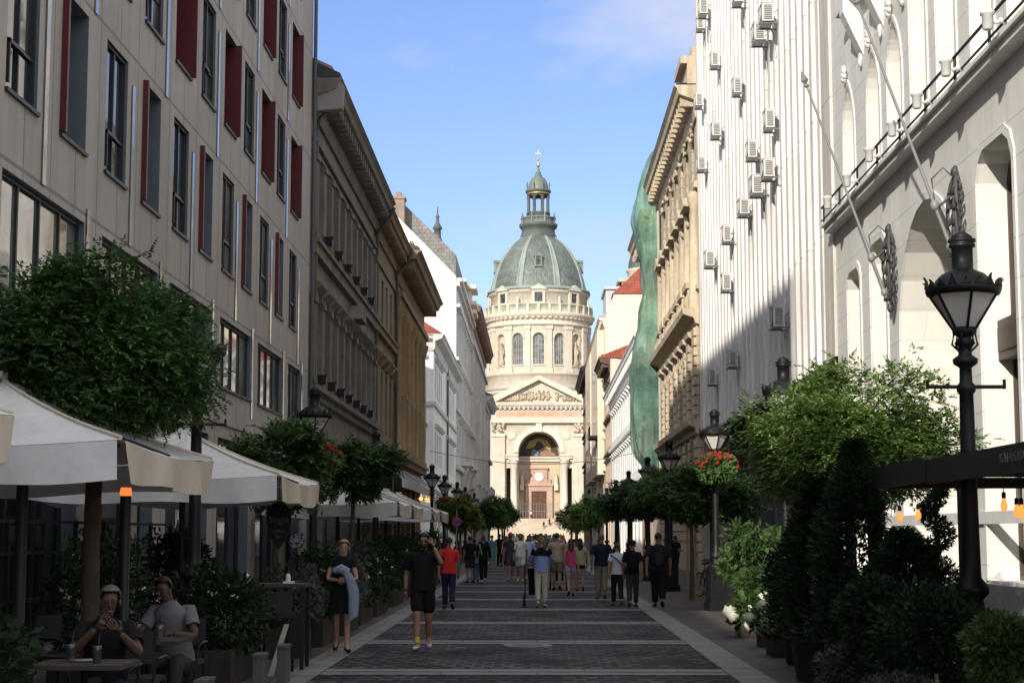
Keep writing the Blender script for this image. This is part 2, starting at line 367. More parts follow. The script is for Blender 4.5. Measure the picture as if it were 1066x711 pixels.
# ------------------------------------------------------------------ left: grey concrete block with red shutters
def left_block():
    w = W('L', -7.2)
    t = thing('office_building', 'grey concrete panel building at left with red framed windows and wide lower windows', 'building', (-7.2, 27, 0))
    ops = []; clear = []; redup = []; redlow = []; wide = []; shop = []
    for row, z in enumerate((7.77, 11.16, 14.6, 18.0, 21.4)):
        for k in range(-2, 11):
            s = 22.17+2.62*k+(.0 if k < 9 else .02); red = (k % 2 == 1) if row == 0 else (k % 2 == 0)
            o = (s, s+1.45, z, z+2.24, 'rect', .42 if red else .12); ops.append(o)
            (clear if not red else (redlow if row == 0 else redup)).append(o)
    for k in range(-1, 6):
        s = 22.17+5.24*k; e = min(s+4.15, 51.0)
        o = (s, e, 5.08, 6.66, 'rect', .16); ops.append(o); wide.append(o)
        o = (s, e, .12, 3.92, 'rect', .3); ops.append(o); shop.append(o)
    mb = MB(); wall_sheet(mb, w, 12.2, 52.8, 0, 25.4, ops, .42, 0, 1, .75)
    mass(mb, w, 12.2, 52.8, 0, 25.3, -.76, -14)
    for z in (4.5,): w.box(mb, 12.22, 52.78, z-.28, z-.2, .002, .05)
    mb.build('wall', [concrete, slate], t)
    sl = MB()
    for o in ops:
        if o[2] > 5: sl.cut(); w.box(sl, o[0]-.03, o[1]+.03, o[2]-.06, o[2]-.004, -.3, .05)
    sl.build_each('sill', darkframe, t)
    for o in clear:
        f = window(w, o, .42, t, darkframe, pane, 1, (.33,), .055)
        m = MB(); w.box(m, o[0]+.05, o[0]+.70, o[2]+.64, o[2]+.70, -.045, .03); w.box(m, o[0]+.05, o[0]+.09, o[2]+.08, o[2]+.70, -.045, .03); m.build('hopper_vent', darkframe, f)
    for o in redup:
        f = window(w, o, .42, t, darkframe, pane, 0, (.33,), .055)
        m = MB(); w.box(m, o[1]-.05, o[1]+.005, o[2]+.005, o[3]-.005, -.41, .13); m.build('shutter', redpanel, t)
    for o in redlow:
        f = window(w, o, .42, t, darkframe, pane, 0, (), .055)
        m = MB(); w.box(m, o[0]-.03, o[0]+.06, o[2]+.005, o[3]-.005, -.05, .10); m.build('shutter', redpanel, t)
    for o in wide: window(w, o, .16, t, darkframe, pane_bright, 3, (), .06)
    for i, o in enumerate(shop):
        window(w, o, .3, t, darkframe, shop_glass, 2, (.78,), .08, 'shop_window')
    st = MB()
    for o in clear:
        st.cut(); w.box(st, o[1]+.28, o[1]+.46, o[2]-.98, o[2]+1.9, .004, .03)
    for o in wide: st.cut(); w.box(st, o[1]+.05, o[1]+.22, 4.6, 6.9, .004, .03)
    st.build_each('mirror_strip', steel, t)
    m = MB(); m.tube([(-7.1,52.7,0.2),(-7.1,52.7,22)], .06, 8); m.build('downpipe', pipe, t)
    # shop front signs
    s = MB(); w.box(s, 22.2, 26.3, 2.55, 3.3, -.24, -.2); sg = s.build('shop_sign', M('red_poster', (.16,.02,.02), .6, .4, 5), t)
    text_part('o whe', .5, M('white_paint', (.75,.75,.72), .6), sg, Matrix.Translation((-7.385,22.6,2.7)) @ Matrix.Rotation(PI/2,4,'Z') @ Matrix.Rotation(PI/2,4,'X'))
    s = MB(); w.box(s, 30.4, 31.2, .3, 3.5, -.24, -.2); s.build('poster', M('pale_poster', (.30,.25,.22), .7, .3, 4), t)
    s = MB(); w.box(s, 20.2, 21.3, .3, 3.5, .01, .05); s.build('poster', M('pale_poster', (.30,.25,.22), .7, .3, 4), t)
    s = MB(); w.box(s, 33.2, 36.0, .4, 3.3, -.24, -.19); sg = s.build('shop_sign', M('black_board', (.012,.014,.018), .5), t)
    text_part('JAB', .42, M('white_paint', (.75,.75,.72), .6), sg, Matrix.Translation((-7.375,34.4,1.95)) @ Matrix.Rotation(PI/2,4,'Z') @ Matrix.Rotation(PI/2,4,'X'))
left_block()
def shade_wing():  # wing added out of view to shade the roadway
    w = W('L', -7.25); t = thing('shade_wing', 'added low wing beside the grey office block, out of view, shading the roadway', 'building', (-7.25, 3, 0))
    ops = [(-4.6+2.6*k, -3.1+2.6*k, z, z+2.2, 'rect', .25) for k in range(6) for z in (5.0, 9.2)]
    mb = MB(); wall_sheet(mb, w, -5.6, 12.15, 0, 12.2, ops, .25); mass(mb, w, -5.6, 12.15, 0, 12.1, -.76, -14); mb.build('wall', concrete, t)
    for o in ops: window(w, o, .25, t, darkframe, pane, 1, (.5,))
shade_wing()

# ------------------------------------------------------------------ left: brown and ochre classical fronts
def eave(mb, w, s0, s1, z, out, drop=1.1, dent=True, mi=0, pitch=.75):
    w.prof(mb, s0, s1, [(.003,z-drop),(.10,z-drop),(.16,z-drop*.8),(.16,z-drop*.45),(out*.8,z-drop*.28),(out*.86,z-drop*.12),(out,z-.02),(out,z),(.003,z)], mi)
    if dent:
        s = s0+.3
        while s < s1-.3:
            w.box(mb, s, s+.28, z-drop*.62, z-drop*.34, .165, out*.72, mi); s += pitch
def roof_prism(mb, w, s0, s1, z, out, rise, run, mi=0):
    w.prof(mb, s0, s1, [(out-.06,z+.01),(out-.06,z+.14),(-run,z+rise),(-2*run,z+.1),(-2*run,z+.01)], mi)
def flood(w, s, z, t):
    m = MB(); p = w.P(s, z, .30)
    m.tube([w.P(s,z-.18,.2), w.P(s,z+.02,.3)], .025, 5)
    w.box(m, s-.15, s+.15, z, z+.26, .2, .46); w.box(m, s-.17, s+.17, z+.24, z+.29, .17, .50)
    m.build('floodlight', iron, t)
def left_brown():
    w = W('L', -7.2)
    t = thing('classical_building', 'brown grey stone building with long moulded eave, pilasters and floodlights on its ledges', 'building', (-7.2, 63, 0))
    s0, s1 = 52.84, 73.75
    up = [(53.45+2.02*k, 54.35+2.02*k, 11.3, 13.55, 'rect', .32) for k in range(10)]
    lo = [(53.45+2.02*k, 54.35+2.02*k, 6.55, 9.2, 'rect', .32) for k in range(10)]
    sh = [(53.4+4.05*k, 56.6+4.05*k, .1, 4.4, 'arch' if k % 2 else 'rect', .4) for k in range(5)]
    mb = MB(); wall_sheet(mb, w, s0, s1, 0, 16.3, up+lo+sh, .32); mass(mb, w, s0, s1, 0, 16.2, -.71, -12)
    mb.build('wall', brownstone, t)
    for o in up+lo: window(w, o, .3, t, darkframe, pane, 1, (.7,), .05)
    for o in sh: window(w, o, .4, t, darkframe, shop_glass, 2, (.7,), .07, 'shop_window')
    c = MB(); eave(c, w, s0, s1, 16.35, .95, 1.25)
    for z0, z1, d in ((10.65,11.0,.20),(11.0,11.15,.30),(14.0,14.1,.10),(14.3,14.42,.14),(6.0,6.25,.18),(6.25,6.42,.34),(4.9,5.2,.2)): w.box(c, s0+.01, s1-.01, z0, z1, .004, d)
    c.build('cornice', brown_trim, t)
    p = MB()
    for k in range(11):
        s = 52.9+2.02*k
        for z0, z1 in ((11.16,13.9),(6.44,9.3)):
            p.cut(); w.box(p, s, s+.5, z0, z1, .004, .16); w.box(p, s-.05, s+.55, z1-.22, z1, .164, .22); w.box(p, s-.05, s+.55, z0, z0+.2, .164, .22)
    p.build_each('pilaster', brown_trim, t)
    h = MB()
    for k, o in enumerate(lo):
        h.cut(); w.prof(h, o[0]-.3, o[1]+.3, [(.005,9.45),(.12,9.45),(.34,9.66),(.34,9.76),(.005,9.80)])
        for s in (o[0]-.25, o[1]+.1): w.box(h, s, s+.15, 9.22, 9.44, .006, .2)
    o = lo[5]; a, b, c_ = o[0]-.6, o[1]+.6, (o[0]+o[1])/2
    h.cut(); h.prism([w.P(a,9.81,.006), w.P(b,9.81,.006), w.P(c_,10.45,.006)], [w.P(a,9.81,.6), w.P(b,9.81,.6), w.P(c_,10.45,.6)])
    h.build_each('window_hood', brown_trim, t)
    for k in range(6): flood(w, 54.9+2.9*k, 11.2, t)
    for k in range(7): flood(w, 53.7+2.6*k, 6.5, t)
    r = MB(); roof_prism(r, w, s0, s1, 16.36, .95, 3.4, 6); r.build('roof', roof_dark, t)
    f = MB(); f.prism([(-7.9,52.9,15.2),(-6.25,52.9,15.35),(-6.2,52.9,16.1),(-6.6,52.9,16.75),(-7.9,52.9,17.35)], [(-7.9,53.3,15.2),(-6.25,53.3,15.35),(-6.2,53.3,16.1),(-6.6,53.3,16.75),(-7.9,53.3,17.35)])
    f.build('parapet_end', M('grey_plaster', (.30,.28,.26), .9, .12, 1), t)
    d = MB(); d.cut(); d.tube([(-6.28,53.4,16.2),(-6.5,53.4,15.6),(-7.0,53.2,15.1),(-7.08,53.2,14.6),(-7.08,53.2,.3)], .065, 8)
    d.cut(); d.tube([(-6.28,73.4,16.1),(-6.6,73.4,15.5),(-7.06,73.7,15.0),(-7.06,73.7,.3)], .075, 8); d.build_each('downpipe', pipe, t)
    # ---- the narrower house next door
    s0, s1 = 73.8, 84.5
    t = thing('townhouse', 'narrow warm brown house of three storeys between the brown and the ochre building', 'house', (-7.2, 79, 0))
    up = [(75.0+2.35*k, 76.0+2.35*k, 11.3, 13.5, 'rect', .3) for k in range(4)]; lo = [(75.0+2.35*k, 76.0+2.35*k, 6.4, 9.2, 'rect', .3) for k in range(4)]
    sh = [(74.6+3.3*k, 77.2+3.3*k, .1, 4.4, 'rect', .4) for k in range(3)]
    mb = MB(); wall_sheet(mb, w, s0, s1, 0, 16.0, up+lo+sh, .3); mass(mb, w, s0, s1, 0, 15.9, -.71, -12)
    mb.build('wall', M('warm_brown_render', (.29,.225,.15), .9, .2, .5, .2, 12, streak=.3), t)
    for o in up+lo: window(w, o, .3, t, darkframe, pane, 1, (.7,), .05)
    for o in sh: window(w, o, .4, t, darkframe, shop_glass, 1, (.75,), .07, 'shop_window')
    c = MB(); eave(c, w, s0, s1, 16.05, .9, 1.1)
    for z0, z1, d_ in ((10.7,11.0,.2),(11.0,11.12,.28),(13.9,14.0,.1),(5.6,5.9,.2)): w.box(c, s0+.01, s1-.01, z0, z1, .004, d_)
    for o in lo: w.prof(c, o[0]-.25, o[1]+.25, [(.005,9.4),(.1,9.4),(.36,9.7),(.36,9.82),(.005,9.9)])
    c.build('cornice', ochre_trim, t)
    r = MB(); roof_prism(r, w, s0, s1, 16.06, .9, 3.2, 6); r.build('roof', roof_dark, t)
    d = MB(); d.tube([(-6.3,84.2,15.9),(-6.6,84.2,15.3),(-7.06,84.4,14.8),(-7.06,84.4,.3)], .075, 8); d.build('downpipe', pipe, t)
    # ---- ochre building with deep cornice
    s0, s1 = 84.55, 105.0
    t = thing('ochre_building', 'ochre building with half columns and a deep bracketed cornice, at the side street corner', 'building', (-7.2, 95, 0))
    up = [(86.0+3.1*k, 87.2+3.1*k, 9.6, 12.9, 'rect', .35) for k in range(6)]; lo = [(86.0+3.1*k, 87.2+3.1*k, 6.3, 8.7, 'rect', .35) for k in range(6)]
    sh = [(85.4+3.9*k, 88.4+3.9*k, .1, 4.2, 'rect', .4) for k in range(5)]
    mb = MB(); wall_sheet(mb, w, s0, s1, 0, 15.9, up+lo+sh, .35); mass(mb, w, s0, s1, 0, 15.8, -.71, -12); mb.build('wall', ochre, t)
    for o in up+lo: window(w, o, .33, t, darkframe, pane, 1, (.7,), .06)
    for o in sh: window(w, o, .4, t, darkframe, shop_glass, 1, (.75,), .07, 'shop_window')
    c = MB(); eave(c, w, s0, s1, 16.1, 1.35, 1.5, True, 0, 1.0)
    w.prof(c, s0+.5, s1-.5, [(.7,16.11),(.9,16.11),(.9,16.6),(.7,16.7)])
    for z0, z1, d_ in ((13.7,14.0,.45),(13.3,13.7,.3),(5.3,5.6,.35),(5.6,5.75,.5),(9.0,9.2,.22)): w.box(c, s0+.01, s1-.01, z0, z1, .004, d_)
    for o in up+lo: w.box(c, o[0]-.2, o[1]+.2, o[3]+.1, o[3]+.28, .004, .3)
    c.build('cornice', ochre_trim, t)
    for k in range(7):
        s = 85.1+3.1*k; p = MB(); x, yy, _ = w.P(s, 0, .02)
        p.lathe([(.42,5.76),(.42,6.0),(.34,6.1),(.36,8),(.30,12.5),(.34,12.6),(.45,13.0),(.5,13.29)], (x, yy), 12); p.build('half_column', ochre, t)
    r = MB(); roof_prism(r, w, s0, s1, 16.12, 1.3, 3, 6); r.build('roof', roof_dark, t)
left_brown()

def far_left():
    w = W('L', -7.2)
    # white corner house beyond the side street
    t = thing('corner_house', 'white corner house with green shutters and red tiled hip roof beyond the side street', 'house', (-7.2, 133, 0))
    s0, s1 = 117.0, 149.9
    win = [(119.2+2.35*k, 120.3+2.35*k, z, z+2.3, 'rect', .25) for k in list(range(4))+list(range(6,12)) for z in (6.6, 11.3)]
    sh = [(118.4+5*k, 121.6+5*k, .1, 4, 'rect', .4) for k in range(6)]
    mb = MB(); wall_sheet(mb, w, s0, s1, 0, 15.2, win+sh, .25)
    f = W('F', 116.96); fw = [(-11.25+2.35*k, -10.15+2.35*k, z, z+2.3, 'rect', .25) for k in range(2) for z in (6.6, 11.3)]
    wall_sheet(mb, f, -14, -7.205, 0, 15.2, fw, .25); mb.box(-14, -7.95, 117.75, 149.8, 0, 15.1); mb.build('wall', white_render, t)
    gs = M('dull_green_shutter', (.10,.12,.105), .8, .2, 2)
    for o in win: window(w, o, .25, t, gs, pane, 1, (.33,.66), .09)
    for o in fw: window(f, o, .25, t, gs, pane, 1, (.33,.66), .09)
    for o in sh: window(w, o, .4, t, darkframe, shop_glass, 1, (), .1, 'shop_window')
    c = MB(); eave(c, w, s0-.8, s1, 15.55, .8, 1.1, False); eave(c, f, -14, -7.19, 15.55, .8, 1.1, False)
    for z in (5.6, 10.6): w.box(c, s0-.1, s1, z, z+.3, .004, .16); f.box(c, -14, -7.21, z, z+.3, .004, .16)
    for o in win: w.prof(c, o[0]-.2, o[1]+.2, [(.005,o[3]+.2),(.3,o[3]+.42),(.3,o[3]+.5),(.005,o[3]+.62)])
    for o in fw: f.prof(c, o[0]-.2, o[1]+.2, [(.005,o[3]+.2),(.3,o[3]+.42),(.3,o[3]+.5),(.005,o[3]+.62)])
    c.build('cornice', pale_trim, t)
    r = MB(); r.add([(-6.5,116.3,15.57),(-6.5,149.9,15.57),(-15,149.9,15.57),(-15,116.3,15.57),(-10.6,121,18.6),(-10.6,149.9,18.6)], [(0,1,5,4),(0,4,3),(3,4,5,2),(1,2,5),(0,3,2,1)]); r.build('roof', tile_red, t)
    d = MB(); d.tube([(-7.08,134,15),(-7.08,134,.2)], .08, 8); d.build('downpipe', pipe, t)
    # tall house with the bare white gable
    t = thing('gabled_house', 'tall white house with a bare sunlit gable wall, slate roof and chimney', 'house', (-7.2, 170, 0))
    s0, s1 = 150.0, 184.0
    win = [(153+3.2*k, 154.4+3.2*k, z, z+2.6, 'rect', .3) for k in range(9) for z in (9.0, 13.6, 18.2)]
    sh = [(152.4+5.5*k, 156+5.5*k, .1, 5, 'arch', .4) for k in range(5)]
    mb = MB(); wall_sheet(mb, w, s0, s1, 0, 24.3, win+sh, .3)
    mb.build('wall', grey_render, t)
    g = MB(); pts = [(-7.24,0),(-7.24,24.8),(-12.9,30.6),(-18.6,24.8),(-18.6,0)]
    g.prism([(x,149.98,z) for x,z in pts], [(x,150.4,z) for x,z in pts]); g.box(-18.6,-7.95,150.41,183.9,0,24.2); g.build('gable_wall', white_render, t)
    for o in win: window(w, o, .3, t, darkframe, pane, 1, (.7,), .07)
    for o in sh: window(w, o, .4, t, darkframe, shop_glass, 1, (), .1, 'shop_window')
    c = MB()
    for z, d, hh in ((24.3,.55,.35),(23.9,.3,.4),(12.6,.25,.25),(17.2,.25,.3),(22.0,.35,.3),(7.4,.35,.4)): w.box(c, s0+.02, s1, z, z+hh, .004, d)
    for o in win: w.prof(c, o[0]-.25, o[1]+.25, [(.005,o[3]+.2),(.4,o[3]+.5),(.4,o[3]+.6),(.005,o[3]+.9)])
    for k in range(9): 
        s = 152.1+3.2*k; w.box(c, s, s+.5, 12.9, 21.9, .004, .16)
    c.build('cornice', pale_trim, t)
    for a, b in ((160,165),(171,176)):
        bl = MB(); w.box(bl, a, b, 8.1, 8.5, .01, 1.1)
        w.box(bl, a, b, 9.35, 9.5, .95, 1.1)
        s = a+.1
        while s < b-.1: w.box(bl, s, s+.18, 8.5, 9.35, .96, 1.08); s += .4
        for s in (a+.4, b-.9): w.prof(bl, s, s+.5, [(.01,5.9),(.3,6.2),(.5,7.2),(.95,8.09),(.01,8.09)])
        bl.build('balcony', pale_trim, t)
    r = MB(); pr = [(-7.35,24.31),(-7.35,27.1),(-12.35,32.0),(-17.5,27.1),(-17.5,24.31)]; r.prism([(x,152.0,z) for x,z in pr], [(x,183.8,z) for x,z in pr]); r.build('roof', tile_grey, t)
    ch = MB(); ch.box(-13.0,-12.0,150.5,152,29.6,32.0); ch.box(-13.1,-11.9,150.4,152.1,32.0,32.25); ch.box(-12.8,-12.3,150.8,151.6,32.25,32.7); ch.build('chimney', M('brown_chimney', (.28,.21,.16), .9, .2, 1), t)
    a = MB(); a.box(-10.2,-7.5,171.5,179,24.7,27.5); 
    for z in (27.5,): a.box(-10.4,-7.2,171.3,179.2,z,z+.3)
    for z in (24.7,25.6,27.3): w.box(a, 175, 180.2, z, z+.4, -.3, .9)
    w.box(a, 175.5, 180, 24.7, 27.3, -.29, .3)
    a.build('attic', cream_render, t)
    # brown eaved house and end house on the square
    t = thing('eaved_house', 'grey house with a big overhanging brown eave and carved bays, second from the square', 'house', (-7.2, 210, 0))
    s0, s1 = 184.1, 236
    win = [(186+3.4*k, 187.5+3.4*k, z, z+2.6, 'arch' if z > 17 else 'rect', .3) for k in range(14) for z in (8.5, 13.2, 17.9)]
    sh = [(186+5.8*k, 190+5.8*k, .1, 5.2, 'arch', .4) for k in range(8)]
    mb = MB(); wall_sheet(mb, w, s0, s1, 0, 26, win+sh, .3); mass(mb, w, s0, s1, 0, 25.9, -.71, -14); mb.build('wall', M('warm_grey_render', (.42,.38,.33), .9, .2, .5, .2, 8, streak=.25), t)
    for o in win: window(w, o, .3, t, darkframe, pane, 1, (), .08)
    for o in sh: window(w, o, .4, t, darkframe, shop_glass, 1, (), .1, 'shop_window')
    c = MB(); eave(c, w, s0, s1, 26.6, 1.2, 1.8, True, 0, 1.5)
    c.build('eave', M('brown_eave_boards', (.20,.125,.08), .8, .25, 1), t)
    c = MB()
    for z, d, hh in ((12.3,.3,.35),(22.5,.4,.4),(6.6,.5,.5)): w.box(c, s0+.02, s1-.02, z, z+hh, .004, d)
    for k in range(14):
        s = 185.1+3.4*k; w.box(c, s, s+.45, 7.2, 22.4, .004, .22)
        w.prof(c, s, s+.5, [(.01,4.6),(.3,4.9),(.8,6.55),(.01,6.58)])
    for a in (192, 206, 220): w.box(c, a, a+4.4, 7.2, 16.5, .01, .8); w.prof(c, a+.2, a+4.2, [(.01,5.0),(.75,7.15),(.01,7.15)])
    c.build('cornice', pale_trim, t)
    r = MB(); roof_prism(r, w, s0, s1, 26.62, 1.15, 4, 7); r.build('roof', tile_grey, t)
    t = thing('end_house', 'grey end house with a dark blue roof edge at the left corner of the square', 'house', (-7.2, 249, 0))
    s0, s1 = 236.1, 262
    win = [(238+3.6*k, 239.6+3.6*k, z, z+2.6, 'rect', .3) for k in range(6) for z in (8.5, 13.2)]
    mb = MB(); wall_sheet(mb, w, s0, s1, 0, 20.6, win, .3); mass(mb, w, s0, s1, 0, 20.5, -.71, -14); mb.build('wall', M('pale_grey_render', (.46,.43,.38), .9, .2, .5, .2, 8, streak=.25), t)
    for o in win: window(w, o, .3, t, darkframe, pane, 1, (), .08)
    c = MB(); eave(c, w, s0, s1, 21, 1.1, 1.6, True, 0, 1.5); w.box(c, s0+.02, s1-.02, 12.2, 12.6, .004, .4); w.box(c, s0+.02, s1-.02, 7, 7.4, .004, .9)
    for k in range(6): w.box(c, 238.6+3.6*k, 239+3.6*k, 7.5, 8.3, .6, .9)
    c.build('cornice', pale_trim, t)
    r = MB(); roof_prism(r, w, s0, s1, 21.02, 1.05, 3.4, 7); r.build('roof', M('blue_sheet_roof', (.10,.15,.24), .5, .15, 1), t)
far_left()
# ------------------------------------------------------------------ right: pale limestone palace
def palace():
    w = W('R', 7.3)
    t = thing('palace', 'pale limestone palace with tall pointed window recesses, railed ledge and great arched portal', 'building', (7.3, 28, 0))
    s0, s1 = 12.0, 40.55
    lan = [(e-1.34, e, 9.32, 12.15+(.9 if i in (3,4,5) else 0), 'lancet', 1.0) for i, e in enumerate((39.17, 36.32, 34.16, 32.02, 29.88, 27.5, 25.3, 23.1, 20.9, 18.7))]
    up = [(e-1.5, e, 14.2, 17.2, 'arch', .6) for e in (38.6, 35.3, 32, 28.7, 25.4, 22.1)]
    low = [(37.55, 39.1, 1.0, 7.75, 'chamf', .7), (34.75, 36.4, 1.0, 7.95, 'chamf', .7), (25.35, 27.45, 1.0, 7.95, 'chamf', .55), (20.4, 22.5, 1.0, 7.95, 'chamf', .55), (15.4, 17.5, 1.0, 7.95, 'chamf', .55)]
    arch = [(28.7, 33.55, .02, 7.95, 'arch', 1.6)]
    mb = MB(); wall_sheet(mb, w, s0, s1, 0, 21, lan+up+low+arch, .6, 0, 1, 1.9)
    mass(mb, w, s0, s1, 0, 20.9, -1.91, -14); mb.build('wall', [cream_stone, cream_reveal], t)
    bronze = M('bronze_panel', (.075,.05,.038), .5, .2, 2, .1, 10)
    for o in lan:
        window(w, o, 1.0, t, darkframe, pane, 1, (.4,), .06)
    for o in up: window(w, o, .6, t, darkframe, pane, 1, (.5,), .06)
    for o in low:
        f = window(w, o, o[5], t, bronze, pane, 1, (.3,), .07)
        m = MB(); w.box(m, o[0]+.02, o[1]-.02, 4.55, 5.2, -o[5]+.08, -o[5]+.3); w.box(m, o[0]+.1, o[1]-.1, 4.68, 5.07, -o[5]+.301, -o[5]+.33); m.build('spandrel', bronze, f)
    o = arch[0]
    f = window(w, o, 1.6, t, bronze, pane, 3, (.35,.66), .1, 'portal')
    g = MB()
    for k in range(5):
        x = 29.2+k*.95; g.tube([w.P(x,.3,-1.4), w.P(x,5.4,-1.4)], .03, 5)
    for k in range(12): g.tube([w.P(29.0+.36*k, 1.0, -1.4), w.P(29.2+.36*k, 4.8, -1.4)], .018, 4)
    g.build('grille', iron, f)
    # smooth margin around the low windows and the portal
    tr = MB()
    for o in low+arch+lan+up:
        tr.cut(); kind = o[4]; h = head(o[0], o[1], o[3], kind); h2 = head(o[0]-.14, o[1]+.14, o[3]+.14, kind)
        ra = [(o[0],o[2])]+h+[(o[1],o[2])]; rb = [(o[0]-.14,o[2])]+h2+[(o[1]+.14,o[2])]
        for i in range(len(ra)-1): tr.prism([w.P(*ra[i],.004), w.P(*ra[i+1],.004), w.P(*rb[i+1],.004), w.P(*rb[i],.004)], [w.P(*ra[i],.035), w.P(*ra[i+1],.035), w.P(*rb[i+1],.035), w.P(*rb[i],.035)])
    tr.build_each('window_surround', cream_stone, t)
    c = MB(); w.box(c, s0, s1-.02, 9.0, 9.13, .004, .28); w.box(c, s0, s1-.02, 9.13, 9.2, .004, .36); w.box(c, s0, s1-.02, 20.5, 21.1, .004, .6)
    w.box(c, s0, s1-.02, 1.9, 2.1, .004, .05)
    c.build('ledge', cream_stone, t)
    p = MB(); w.box(p, s0+.01, s1-.03, .02, .95, .004, .12); p.build('plinth', M('grey_plinth', (.30,.30,.29), .8, .15, 1, .2, 10), t)
    r = MB(); r.tube([w.P(s0,9.62,.33), w.P(s1-.05,9.62,.33)], .028, 5); r.tube([w.P(s0,9.30,.33), w.P(s1-.05,9.30,.33)], .022, 5)
    s = s0+.4
    while s < s1: r.tube([w.P(s,9.2,.33), w.P(s,9.63,.33)], .025, 5); s += 2.14
    r.build('railing', iron, t)
    k = MB()
    for i, o in enumerate(lan):      # little carved finials over the lancets, and corbels between
        c_ = (o[0]+o[1])/2; z = o[3]; k.cut()
        for q in range(7):
            a = 2*PI*q/7; k.blob(w.P(c_+.10*math.cos(a), z+.26+.14*math.sin(a), .10), (.06,.06,.07), 6, 4, 0, .3, q+i)
        k.blob(w.P(c_, z+.16, .08), (.05,.06,.13), 6, 5, 0, .3, i)
        if i in (1,2,3,4):
            e = o[1]+.42; k.cut(); w.prof(k, e-.2, e+.2, [(.004,12.3),(.1,12.5),(.45,13.3),(.45,13.6),(.004,13.6)])
            k.blob(w.P(e, 12.25, .05), (.06,.09,.16), 7, 5, 0, .5, i+9)
    for a in (27.0, 31.2, 35.4):
        k.cut(); w.box(k, a, a+2.6, 13.6, 13.8, .004, .35); w.prof(k, a+.2, a+2.4, [(.004,13.2),(.08,13.3),(.3,13.59),(.004,13.59)])
    k.build_each('carving', cream_stone, t)
    wl = M('white_lamp_housing', (.62,.62,.60), .5, .1, 4)
    for i, s in enumerate((38.27, 35.81, 33.36, 31.17, 29.08, 26.97, 24.41, 22.2)):
        m = MB(); x, y, z = w.P(s, 9.30, .58)
        m.lathe([(.06,-.22),(.08,-.20),(.085,.0),(.112,.015),(.112,.06),(.08,.07)], (x,y), 14, z0=z+.1)
        m.tube([(x+.1,y,z-.02),(x+.2,y,z+.02),(x+.30,y,z-.05)], .03, 5); m.blob((x+.2,y,z+.02),(.05,.05,.05),8,5)
        m.build('spotlight', wl, t)
    return t
palace()
# flagpoles leaning out from the palace wall
def flagpole(y, label):
    w = W('R', 7.3); t = thing('flagpole', label, 'flagpole', (7.3, y, 6.2), 'flagpoles on the palace wall')
    grey = M('grey_flagpole_metal', (.24,.24,.24), .45, .1, 3); orn = M('grey_wrought_iron', (.075,.075,.072), .5, .25, 6, .2, 40)
    b = Vector((7.12, y, 6.35)); tip = Vector((5.56, y, 10.84)); dr = (tip-b).normalized()
    p = MB(); p.tube([b, b+dr*.9, tip], [.036,.032,.022], 8); p.blob(b+dr*1.0, (.08,.08,.10), 8, 6); p.blob(b+dr*.25, (.075,.075,.09), 8, 6); p.build('pole', grey, t)
    f = MB(); M4 = dr.to_track_quat('Z','Y').to_matrix().to_4x4(); M4.translation = tip
    n = len(f.v); q = MB(); q.lathe([(.03,-.02),(.06,.02),(.03,.06)], (0,0), 8); q.lathe([(.02,.06),(.085,.14),(.01,.34)], (0,0), 4, smooth=False)
    f.add([M4 @ Vector(v) for v in q.v], q.f); f.build('finial', grey, t)
    o = MB()      # openwork bracket: a tall oval wreath of scrolls standing out from the wall
    for sx in (-.0,):
        ring = [Vector((7.18-.10*abs(math.sin(a)), y+.30*math.sin(a), 7.1+.72*math.cos(a))) for a in [2*PI*i/20 for i in range(21)]]
        o.tube(ring, .035, 5)
    for k in range(16):
        a = 2*PI*k/16; c = Vector((7.16, y+.30*math.sin(a), 7.1+.72*math.cos(a)))
        o.tube([c+Vector((0,.085*math.cos(g),.085*math.sin(g))) for g in [2*PI*i/8 for i in range(9)]], .022, 4)
    for k in range(5):
        z = 6.55+.27*k; o.tube([Vector((7.1+.06*math.sin(a), y+.16*math.cos(a), z+.14*math.sin(a))) for a in [2*PI*i/10 for i in range(11)]], .022, 4)
    o.tube([(7.15,y,6.2),(7.1,y,7.0),(7.15,y,7.95)], .03, 5); o.blob((7.15,y,7.88),(.07,.08,.10),7,5,0,.4,3); o.blob((7.15,y,6.28),(.07,.08,.12),7,5,0,.4,5)
    c2 = b+dr*.95; o.tube([c2, (6.95,y,7.35), (7.15,y,7.55)], .025, 5); o.tube([c2, (6.75,y,7.75), (6.95,y,7.95), (7.15,y,7.75)], .012, 4)
    o.build('bracket', orn, t)
flagpole(33.75, 'grey flagpole leaning from the palace wall between narrow windows and arched portal')
flagpole(28.3, 'grey flagpole leaning from the palace wall just behind the nearest street lamp')

